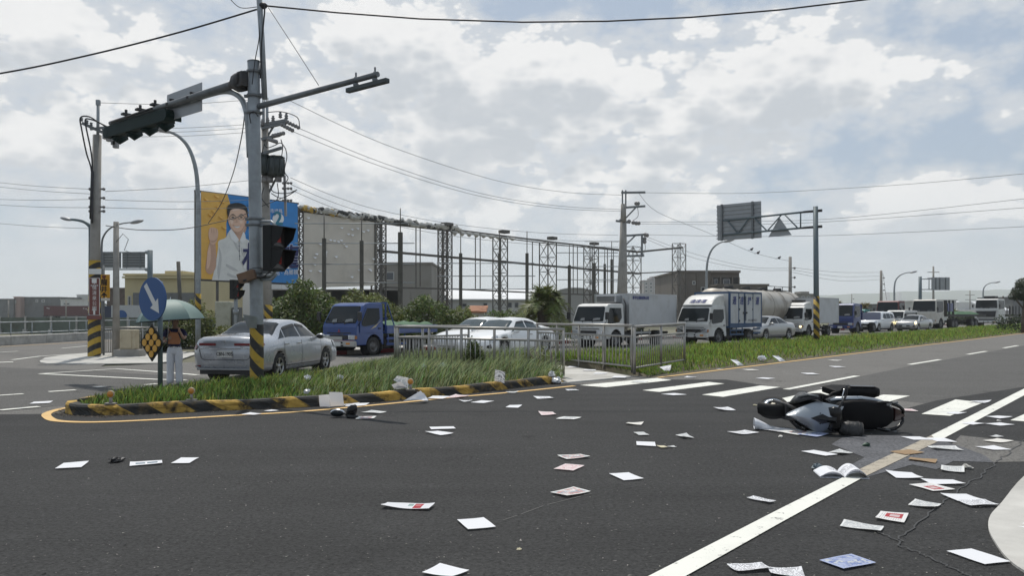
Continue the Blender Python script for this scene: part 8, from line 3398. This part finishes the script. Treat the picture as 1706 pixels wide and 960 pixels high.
SH = [
    ([(94, 783.3), (107.7, 773.8), (146.8, 772.9), (133, 783.3)], 'b', 'blank white sheet nearest the lower left corner, left of the black scrap'),
    ([(216, 773.8), (270, 769.8), (270.4, 775.5), (216.6, 779.6)], 'd', 'narrow white sheet printed with two grey-blue bars, between two blank sheets'),
    ([(283.4, 775), (303, 766), (330.7, 765), (316.8, 775)], 'b', 'blank white sheet just right of the sheet with two grey bars'),
    ([(717, 714.6), (758.5, 712.8), (756.7, 717.4), (717, 717.8)], 'b', 'upper of two blank sheets lying close together in mid road'),
    ([(708.6, 723), (728, 720.2), (753, 725), (736.8, 728.4)], 'b', 'lower of two blank sheets lying close together in mid road'),
    ([(636, 849), (643.5, 842.3), (722.5, 844.5), (717, 854)], 'R', 'white sheet with a red block at its curled right end'),
    ([(761, 871), (806, 866.5), (825, 882), (781, 887.5)], 'b', 'large blank white sheet in the near centre of the road'),
    ([(709, 959), (727, 947), (775, 953), (760, 972)], 'b', 'blank white sheet cut off by the bottom edge of the view'),
    ([(786.6, 672), (806, 668.5), (820, 670.6), (803, 674)], 'b', 'white sheet beside a smaller strip just over the island yellow line'),
    ([(765.6, 670), (775, 668.5), (785, 670.3), (776, 671.8)], 't', 'small white strip just over the island yellow line'),
    ([(842.7, 681), (850, 676.7), (869, 677.7), (863, 682)], 'b', 'blank sheet lying before the right part of the striped kerb'),
    ([(892, 663.5), (912, 662), (920, 665), (898, 667.3)], 't', 'printed sheet beyond the pink one, nearest the kerb end'),
    ([(946, 651.5), (955, 650), (961.5, 652), (952, 653.5)], 't', 'small white sheet in front of the first crosswalk stripe'),
    ([(896.7, 689), (921, 688), (927, 694), (902, 693.5)], 'p', 'pinkish sheet with a red lower edge in the middle lane'),
    ([(934, 699), (946.7, 694.8), (962, 699), (948, 702.4)], 'g', 'curled grey printed sheet just right of the pinkish one'),
    ([(1044, 706), (1070.7, 707.3), (1070, 710.4), (1045, 709.5)], 'o', 'narrow cream strip lying alone left of the scooter'),
    ([(1056.7, 723.3), (1071, 722), (1080, 727), (1066, 728.3)], 'g', 'small grey leaflet just above the curled white strip'),
    ([(1060, 739), (1091, 739), (1091.7, 745.4), (1061.7, 746.2)], 'b', 'white strip with both ends curling up'),
    ([(1095, 746.3), (1104, 745), (1112, 748), (1103, 749.3)], 'y', 'small cream slip beside the curled white strip'),
    ([(1113, 746.5), (1120, 745.3), (1127, 747), (1120, 748.4)], 'g', 'tiny grey slip to the right of the cream slip'),
    ([(1126.7, 728), (1142, 726.6), (1154, 731.7), (1141, 733.3)], 'g', 'small curved grey leaflet left of the scooter papers'),
    ([(1107, 658), (1128, 656.8), (1140, 659.5), (1116, 661.3)], 'b', 'white sheet between the second and third crosswalk stripes'),
    ([(1191.7, 682), (1208, 680.6), (1221.7, 685), (1205, 687)], 't', 'white sheet with faint text before the fourth crosswalk stripe'),
    ([(1218, 722), (1245, 719.6), (1260.7, 724), (1228, 727)], 't', 'white sheet lying just left of the rolled paper and front wheel'),
    ([(930.7, 762.7), (966.7, 759.6), (984, 764.7), (941.7, 768.6)], 'c', 'colour-printed sheet, topmost in the column of three leaflets'),
    ([(924, 784), (941.7, 775.6), (974, 779), (953, 788)], 'p', 'pale red-printed sheet, middle of the column of three leaflets'),
    ([(1015, 793), (1046.7, 790.2), (1071.7, 801), (1040, 804)], 'b', 'blank sheet right of the column of three leaflets'),
    ([(917, 824), (956.7, 816), (982.7, 823), (944, 831.6)], 'c', 'colourful printed sheet, lowest of the column of three leaflets'),
    ([(1245.7, 834), (1253, 830.6), (1292.7, 838.7), (1283, 842.2)], 't', 'narrow white strip left of the white edge line'),
    ([(1338, 755), (1352, 752.5), (1393, 759), (1378, 763.6)], 'b', 'blank white sheet between the scooter and the open booklet'),
    ([(1380, 756), (1400, 753.5), (1420, 757.5), (1400, 760.5)], 'g', 'grey printed sheet partly behind the blank one near the scooter'),
    ([(1508, 731.5), (1525, 728.6), (1547, 734), (1530, 737)], 'b', 'white sheet overlapping the stained part of the edge line'),
    ([(1547, 732.8), (1570, 731.5), (1590.6, 738), (1565, 739.4)], 'b', 'white sheet touching the edge line sheet on its right'),
    ([(1550, 747), (1600, 748.4), (1598, 753.4), (1551.6, 751.4)], 'g', 'narrow grey printed strip above the brown cardboard'),
    ([(1499, 766), (1530, 768.2), (1560, 769), (1560, 776), ][:4], 'k', 'brown kraft cardboard piece on the dark patch'),
    ([(1568, 779), (1607, 781.6), (1606, 790.5), (1568, 787.8)], 'g', 'grey printed leaflet right of the brown cardboard'),
    ([(1478, 790.6), (1515.6, 788.8), (1534, 800), (1497.5, 801)], 'b', 'white sheet below the brown cardboard, left of a leaning pair'),
    ([(1534, 802), (1594, 803), (1603, 810), (1553, 810.6)], 'b', 'wide white sheet touching the top of the red graphic sheet'),
    ([(1513, 810.6), (1551.6, 807.6), (1590, 819), (1556, 821.6)], 'r', 'white sheet with a bold red graphic'),
    ([(1568, 828), (1608, 826.3), (1637.5, 837.5), (1600, 840)], 'b', 'left of the two overlapping sheets at the concrete apron'),
    ([(1597, 839.7), (1637, 837), (1671, 847.5), (1615, 847)], 't', 'right of the two overlapping sheets, its end on the concrete apron'),
    ([(1514, 844.4), (1524, 838), (1569, 844), (1556, 852.4)], 'g', 'grey-printed sheet on the cracked strip below the red graphic sheet'),
    ([(1458, 869), (1467, 856), (1514, 861.6), (1506, 875.3)], 'r', 'leaflet with a red printed band near the road crack'),
    ([(1396, 880), (1409, 872.3), (1477, 882), (1463, 890.3)], 'g', 'long grey patterned strip near the road crack'),
    ([(1364, 938), (1417, 928.6), (1461, 942), (1406, 953.4)], 'u', 'blue photographic leaflet at the bottom of the view'),
    ([(1581, 925), (1614, 916.6), (1681, 940), (1644, 945.6)], 'b', 'large blank sheet nearest the concrete apron corner'),
    ([(1693, 881), (1712, 874), (1745, 880), (1725, 888)], 'b', 'white sheet on the concrete apron at the very edge'),
    ([(1503, 684), (1512, 682.5), (1523, 686), (1514, 688)], 'p', 'small pink slip just beyond the scooter tail'),
    ([(1620, 671.5), (1632, 669), (1647, 671.5), (1634, 674)], 't', 'white sheet on the far corner of the sixth crosswalk stripe'),
    ([(1578, 690), (1594, 688), (1608, 690.3), (1592, 692.6)], 'b', 'white sheet between the sixth crosswalk stripe and the edge line'),
    ([(1644, 696.5), (1665, 694.6), (1684, 697.6), (1662, 699.8)], 'b', 'white sheet beside the last crosswalk stripe'),
    ([(1601.6, 707.2), (1622, 705.6), (1642, 708.4), (1620, 710.4)], 'b', 'left one of two neighbouring sheets beyond the edge line'),
    ([(1643, 707.8), (1668, 706.4), (1689, 709.8), (1664, 711.8)], 'b', 'right one of two neighbouring sheets beyond the edge line'),
    ([(1637.5, 736.8), (1662.5, 733.6), (1688, 737.5), (1664, 741)], 'o', 'off-white sheet on the grey patch, upper of two'),
    ([(1631, 746.8), (1659, 745.6), (1683, 752), (1647, 752.8)], 'b', 'white sheet on the grey patch, lower of two'),
    ([(1263, 631.6), (1276, 630.3), (1287, 632), (1274, 633.6)], 'b', 'white sheet beyond the third crosswalk stripe'),
    ([(1338, 623.6), (1350, 622.4), (1362, 624.5), (1350, 626)], 'b', 'white sheet on the far lane, left of the nearest lane dash'),
    ([(1384, 612), (1395, 611), (1406, 612.6), (1395, 613.8)], 'b', 'white sheet on the far lane between verge and lane dashes'),
    ([(1239, 617), (1250, 616.2), (1261, 617.6), (1250, 618.8)], 'o', 'off-white sheet on the lane beside the grassy verge'),
    ([(1382, 601.3), (1391, 600.4), (1400, 601.6), (1391, 602.8)], 'o', 'far off-white sheet close to the yellow line'),
    ([(1368, 648), (1384, 646.2), (1398, 647.6), (1382, 649.8)], 'b', 'white sheet just behind the raised scooter handlebar'),
    ([(1182, 615.5), (1192, 614.2), (1202, 615.6), (1192, 617)], 'b', 'flat white sheet at the grass edge beside the yellow line'),
    ([(604, 689.5), (615, 686.6), (641, 688.6), (630, 691.8)], 'g', 'grey-printed sheet lying beyond the broken mirror'),
    ([(596, 699), (602, 695.3), (623.5, 697), (618, 701.4)], 'c', 'small printed sheet touching the broken mirror shell'),
    ([(400, 692), (418, 690.2), (438, 691.4), (420, 694)], 'b', 'flat sheet on the yellow line, left of the standing leaflets'),
    ([(439.6, 686.6), (452, 684.8), (464, 685.8), (452, 687.8)], 'b', 'small flat sheet in the gutter below the kerb'),
    ([(846, 655.5), (853, 653.6), (860, 655), (853, 657)], 'g', 'grey slip on the island yellow line'),
    ([(53, 674), (60, 670.5), (85, 671), (78, 674.5)], 'b', 'white sheet on the side road left of the island nose'),
    ([(1054, 638), (1064, 635.6), (1077, 637.6), (1067, 640)], 'g', 'greyish sheet lying on the first crosswalk stripe'),
    ([(1143, 630), (1148, 628.8), (1158, 630), (1153, 631.4)], 't', 'white sheet beside the yellow line in front of the grass'),
    ([(1285, 722), (1330, 717), (1375, 722), (1330, 729)], 'c', 'colour leaflet sticking out under the scooter'),
    ([(1262, 716), (1290, 713), (1312, 718), (1288, 722)], 'b', 'white sheet under the scooter front wheel'),
    ([(1280, 719), (1310, 716), (1345, 721), (1315, 726)], 'b', 'white sheet pinned under the scooter nose'),
    ([(1325, 727), (1345, 722.6), (1385, 724), (1362, 730)], 'u', 'bluish leaflet below the scooter handlebar'),
    ([(1222.7, 944), (1275, 947), (1283, 950), (1218, 962)], 't', 'left page of the printed sheets at the bottom edge'),
    ([(1283, 950), (1340, 955), (1338, 968), (1280, 964)], 't', 'right page of the printed sheets at the bottom edge'),
    ([(1646, 729.5), (1660, 728), (1672, 730), (1658, 731.6)], 'g', 'thin grey sheet almost lost on the grey patch'),
]
for P4, k, lab in SH:
    big = k in 'R'
    sheet(P4, k, lab, curl=.05 if big else (.03 if k in 'gtk' else .014))
for (x0, x1, y0, y1, z_, lab) in ((942, 970, 612, 616.5, .045, 'white sheet at the back of the refuge paving'), (972, 992, 618.5, 621.5, .045, 'white sheet in the middle of the refuge paving'),
                                  (990, 1011, 623.5, 627, .045, 'white sheet nearest the crosswalk on the refuge paving'), (1021, 1043, 629.5, 633.5, .045, 'sheet at the corner of refuge paving and crosswalk'),
                                  (1063, 1078, 615.5, 619, .09, 'sheet under the railing nearest the crosswalk')):
    sheet(box4(x0, x1, y0, y1), 'b', lab, z=z_)
sheet([(765, 642.6), (775, 640), (791, 641.3), (781, 644)], 'b', 'white sheet lying on top of the striped kerb', z=.185)


def held(px4, Y, kind, label, name='paper_sheet', bend=.02, z0=None, lean=0.0):
    """a sheet standing more or less upright at distance Y"""
    P = [W(px, py, Y) for px, py in px4]
    c = sum(P, Vector()) / 4
    mb = MB()

    def fn(u, v):
        p = P[0].lerp(P[1], u).lerp(P[3].lerp(P[2], u), v) - c
        return p + Vector((0, bend * sin(pi * u) - lean * (v - .5), 0)) + Vector((0, .3 * bend * sin(2.5 * pi * v), 0))
    mb.grid(fn, 8, 8)
    o = mb.build(name, PM[kind], fix=False)
    o.location = c
    tag(o, label, 'paper', GRP)
    return o


held([(532, 658.5), (549.5, 657), (549, 679), (531.5, 678.5)], 13.05, 'b', 'left of two leaflets standing against the kerb', lean=-.10)
held([(549.5, 653), (572, 653.5), (572, 677.5), (549, 678.5)], 12.95, 'b', 'right of two leaflets standing against the kerb', lean=-.12)
held([(656, 633), (662, 626), (679.5, 630), (679, 649)], 14.6, 'g', 'creased printed sheet caught upright in the long grass', bend=.05, lean=-.1)
held([(653, 641), (668, 635.5), (679.5, 648), (657, 650)], 14.45, 'b', 'crumpled white sheet in front of the creased one by the reflector stud', bend=.06, lean=-.15)
held([(825, 615.5), (841.5, 620), (840.5, 639), (823.5, 635)], 16.15, 't', 'white sheet standing upright in the grass near the kerb end', bend=.015, lean=-.06)
held([(672, 668.5), (693, 666), (713, 668.5), (700, 652)], 13.75, 'b', 'pointed folded white sheet leaning on the kerb', bend=.05, lean=-.10)
held([(695, 653), (707, 655), (714, 668), (704, 668)], 13.9, 't', 'second folded sheet leaning on the kerb behind the pointed one', bend=.03, lean=-.1)
sheet([(713, 666.5), (726, 661), (745, 664), (730, 668)], 'b', 'flat sheet spread right of the pointed folded sheet', curl=.04)
sheet([(745, 664), (762, 659.6), (782, 661), (765, 665.6)], 'p', 'pinkish sheet in the gutter right of the folded sheets', curl=.03)
sheet([(577, 679), (590, 671.5), (613, 675), (602, 679.5)], 'b', 'white sheet in the gutter behind the broken mirror', curl=.05)
sheet([(566, 676.5), (577, 672), (592, 675), (584, 679.5)], 't', 'printed sheet tucked under the standing leaflets', curl=.04)
for (px, py, a, kind, lab) in ((1228.5, 604.5, -.7, 'b', 'leaf-shaped curled sheet at the grass edge, leftmost of three'), (1298.5, 598, -.6, 'b', 'leaf-shaped curled sheet at the grass edge, rightmost of three'), (1111, 613.5, .5, 't', 'curled sheet hanging under the end post of the railing')):
    Y = F * (CH - .16) / (py + 4 - HY)
    o = held([(px - 10, py - 5), (px + 1, py - 4), (px + 9, py + 4), (px - 1, py + 4)] if a < 0 else [(px - 11, py - 1), (px + 9, py - 5), (px + 4, py + 4), (px - 5, py + 4)], Y, kind, lab, bend=.06, lean=.2)
# crumpled things
def crumple(name, label, cat, loc, r, m, seed, sq=.6, n=14, group=None):
    rr_ = random.Random(seed)
    mb = MB()
    mb.ball((0, 0, r * sq), (r, r * .8, r * sq), n)
    mb.v = [tuple(Vector(p) * (1 + rr_.uniform(-.28, .22))) for p in mb.v]
    mb.sm = [False] * len(mb.sm)
    o = mb.build(name, m)
    o.location = loc
    o.rotation_euler = (0, 0, rr_.uniform(0, 6))
    return tag(o, label, cat, group)


M_PLAS = mat('plastic_film', (.62, .63, .64), .25, spec=.7, var=.1)
M_PLASB = mat('plastic_film_blue', (.42, .48, .52), .25, spec=.7, var=.15)
crumple('paper_ball', 'crumpled white paper at the grass edge between two leaf-shaped sheets', 'paper', G(1271, 606) + Vector((0, .1, .08)), .13, PM['b'], 3)
crumple('plastic_bag', 'crumpled white plastic bag at the end of the striped kerb', 'plastic bag', G(926, 641) + Vector((0, .15, .0)), .17, M_PLAS, 4, .45)
crumple('plastic_bag', 'small upright knot of white plastic above the bag at the kerb end', 'plastic bag', G(920, 641) + Vector((0, .18, .12)), .085, M_PLAS, 5, .9)
for (px, py, Y, r, lab, s_) in ((513, 630, 15.2, .10, 'crushed clear wrapper in the grass, left of a taller one', 1), (566, 631, 15.3, .11, 'crushed clear wrapper standing in the grass above the standing leaflets', 2),
                                (511, 653, 13.6, .09, 'flattened wrapper half buried in the grass behind the kerb', 3), (705, 612, 17.2, .11, 'bluish plastic film snagged high in the long grass, left piece', 4),
                                (736, 610, 17.6, .12, 'bluish plastic film snagged high in the long grass, right piece', 5)):
    crumple('plastic_wrapper', lab, 'wrapper', W(px, py, Y) - Vector((0, 0, r * .5)), r * .72, M_PLASB if s_ > 3 else M_PLAS, s_ + 20, .7, 10)
crumple('crumpled_cloth', 'crumpled black scrap between the blank sheet and the barred sheet', 'scrap', G(194, 771), .085, M_BLK, 9, .3)
crumple('stone', 'small grey stone beside the grey printed leaflet', 'stone', G(1612, 782), .055, M_CONC, 10, .4, 8)
crumple('plastic_lump', 'small blue-grey plastic lump left of the open booklet', 'lump', G(1360, 784), .055, mat('lump_grey', (.12, .15, .17), .5), 11, .6, 8)
crumple('green_scrap', 'tiny green scrap on the patched asphalt below the scooter', 'scrap', G(1444, 745), .05, mat('scrap_green', (.02, .06, .035), .5), 12, .5, 8)
crumple('paper_ball', 'tiny white scrap below the papers under the scooter', 'paper', G(1300, 730), .035, PM['o'], 13, .5, 8)
crumple('paper_ball', 'tiny cream scrap alone on the near asphalt', 'paper', G(865, 917.5), .022, PM['y'], 14, .35, 8)
crumple('paper_ball', 'tiny cream scrap beyond the scooter front wheel', 'paper', G(1258, 677), .035, PM['y'], 15, .4, 8)
crumple('paper_ball', 'tiny white scrap by the last crosswalk stripe', 'paper', G(1664, 703), .035, PM['o'], 16, .4, 8)
# rolled paper cone by the front wheel
t = G(1271, 718)
mb = MB()
rings = []
for k in range(9):
    f = k / 8
    r = .066 * (1 - f) ** .8 + .012
    c = Vector((-.10 + .24 * f, 0, r))
    rings.append([c + Vector((0, r * cos(a), r * sin(a))) for a in np.linspace(-.4, 2 * pi - .6, 16)])
mb.loft(rings, closed=False, caps=False)
o = mb.build('rolled_paper', PM['b'])
o.location = t + Vector((0, .05, .012))
o.rotation_euler = (0, 0, radians(-8))
o.modifiers.new('thick', 'SOLIDIFY').thickness = .003
tag(o, 'white paper rolled into a cone beside the scooter front wheel', 'paper', GRP)
# open booklet lying face up
t = thing('open_booklet', 'open white booklet with curling pages on the edge line', 'booklet', G(1401, 793), radians(-9))
for sg in (-1, 1):
    for k in range(3):
        mb = MB()
        hgt = .05 + .012 * k if sg > 0 else .028 + .008 * k
        mb.grid(lambda u, v: Vector((sg * (.004 + .225 * u * (1 - .02 * k)), -.15 + .30 * v, .014 + .004 * k + hgt * sin(pi * min(1, u * 1.05)) ** .8 + (.0 if sg > 0 else 0))), 12, 4)
        mb.build('page', PM['t' if k == 2 else 'b'], t, fix=False)
MB().box((0, 0, .012), (.02, .30, .014)).build('spine', PM['b'], t)
MB().box((0, 0, .006), (.45, .305, .004)).build('cover', PM['b'], t)
# a flat tyre-black splinter and a pale plastic strip near the kerb stones
sheet([(1480, 756), (1510, 752), (1545, 757), (1510, 760)], 'k', 'flattened brown-grey card scrap on the patched asphalt', curl=.02)

# ------------------------------------------------------------------ the pale air that fades the hills
hm = bpy.data.materials.new('haze')
hm.use_nodes = True
hm.node_tree.nodes.clear()
hb = NB(hm.node_tree)
ho = hb.n('ShaderNodeOutputMaterial')
hv = hb.n('ShaderNodeVolumePrincipled')
hv.inputs['Color'].default_value = (.93, .97, 1, 1)
hv.inputs['Density'].default_value = .0003
hv.inputs['Anisotropy'].default_value = .2
hb.link(hv.outputs[0], ho.inputs['Volume'])
hz = MB().box((0, 1810, 69), (10800, 4280, 144)).build('haze', hm)
stuff(hz)

# pieces of one kind that stand apart become objects of their own
for o_ in list(S.objects):
    if o_.type == 'MESH' and o_.parent is not None and o_.get('kind') is None and not o_.children and o_.name.split('.')[0] in (
            'crossarm', 'side_bracket', 'insulator', 'clamp', 'bracket', 'wiper', 'sign_border', 'air_intake', 'side_trim', 'fuse_box', 'low_bracket', 'pole_bracket',
            'head_bracket', 'down_cable', 'hinge', 'badge', 'tail_guard', 'plate_clamp', 'bar_bracket', 'underbody', 'side_box', 'strap', 'top_pin', 'edge_beam', 'tank_band', 'kerb_mark',
            'hanger', 'flange', 'rail', 'mast_cable', 'jumper_cable', 'wheel_well', 'truss_arm', 'walkway', 'stanchion', 'grille_bar', 'marking', 'cargo_bed', 'chassis', 'cooling_grille', 'edge_trim'):
        split(o_)
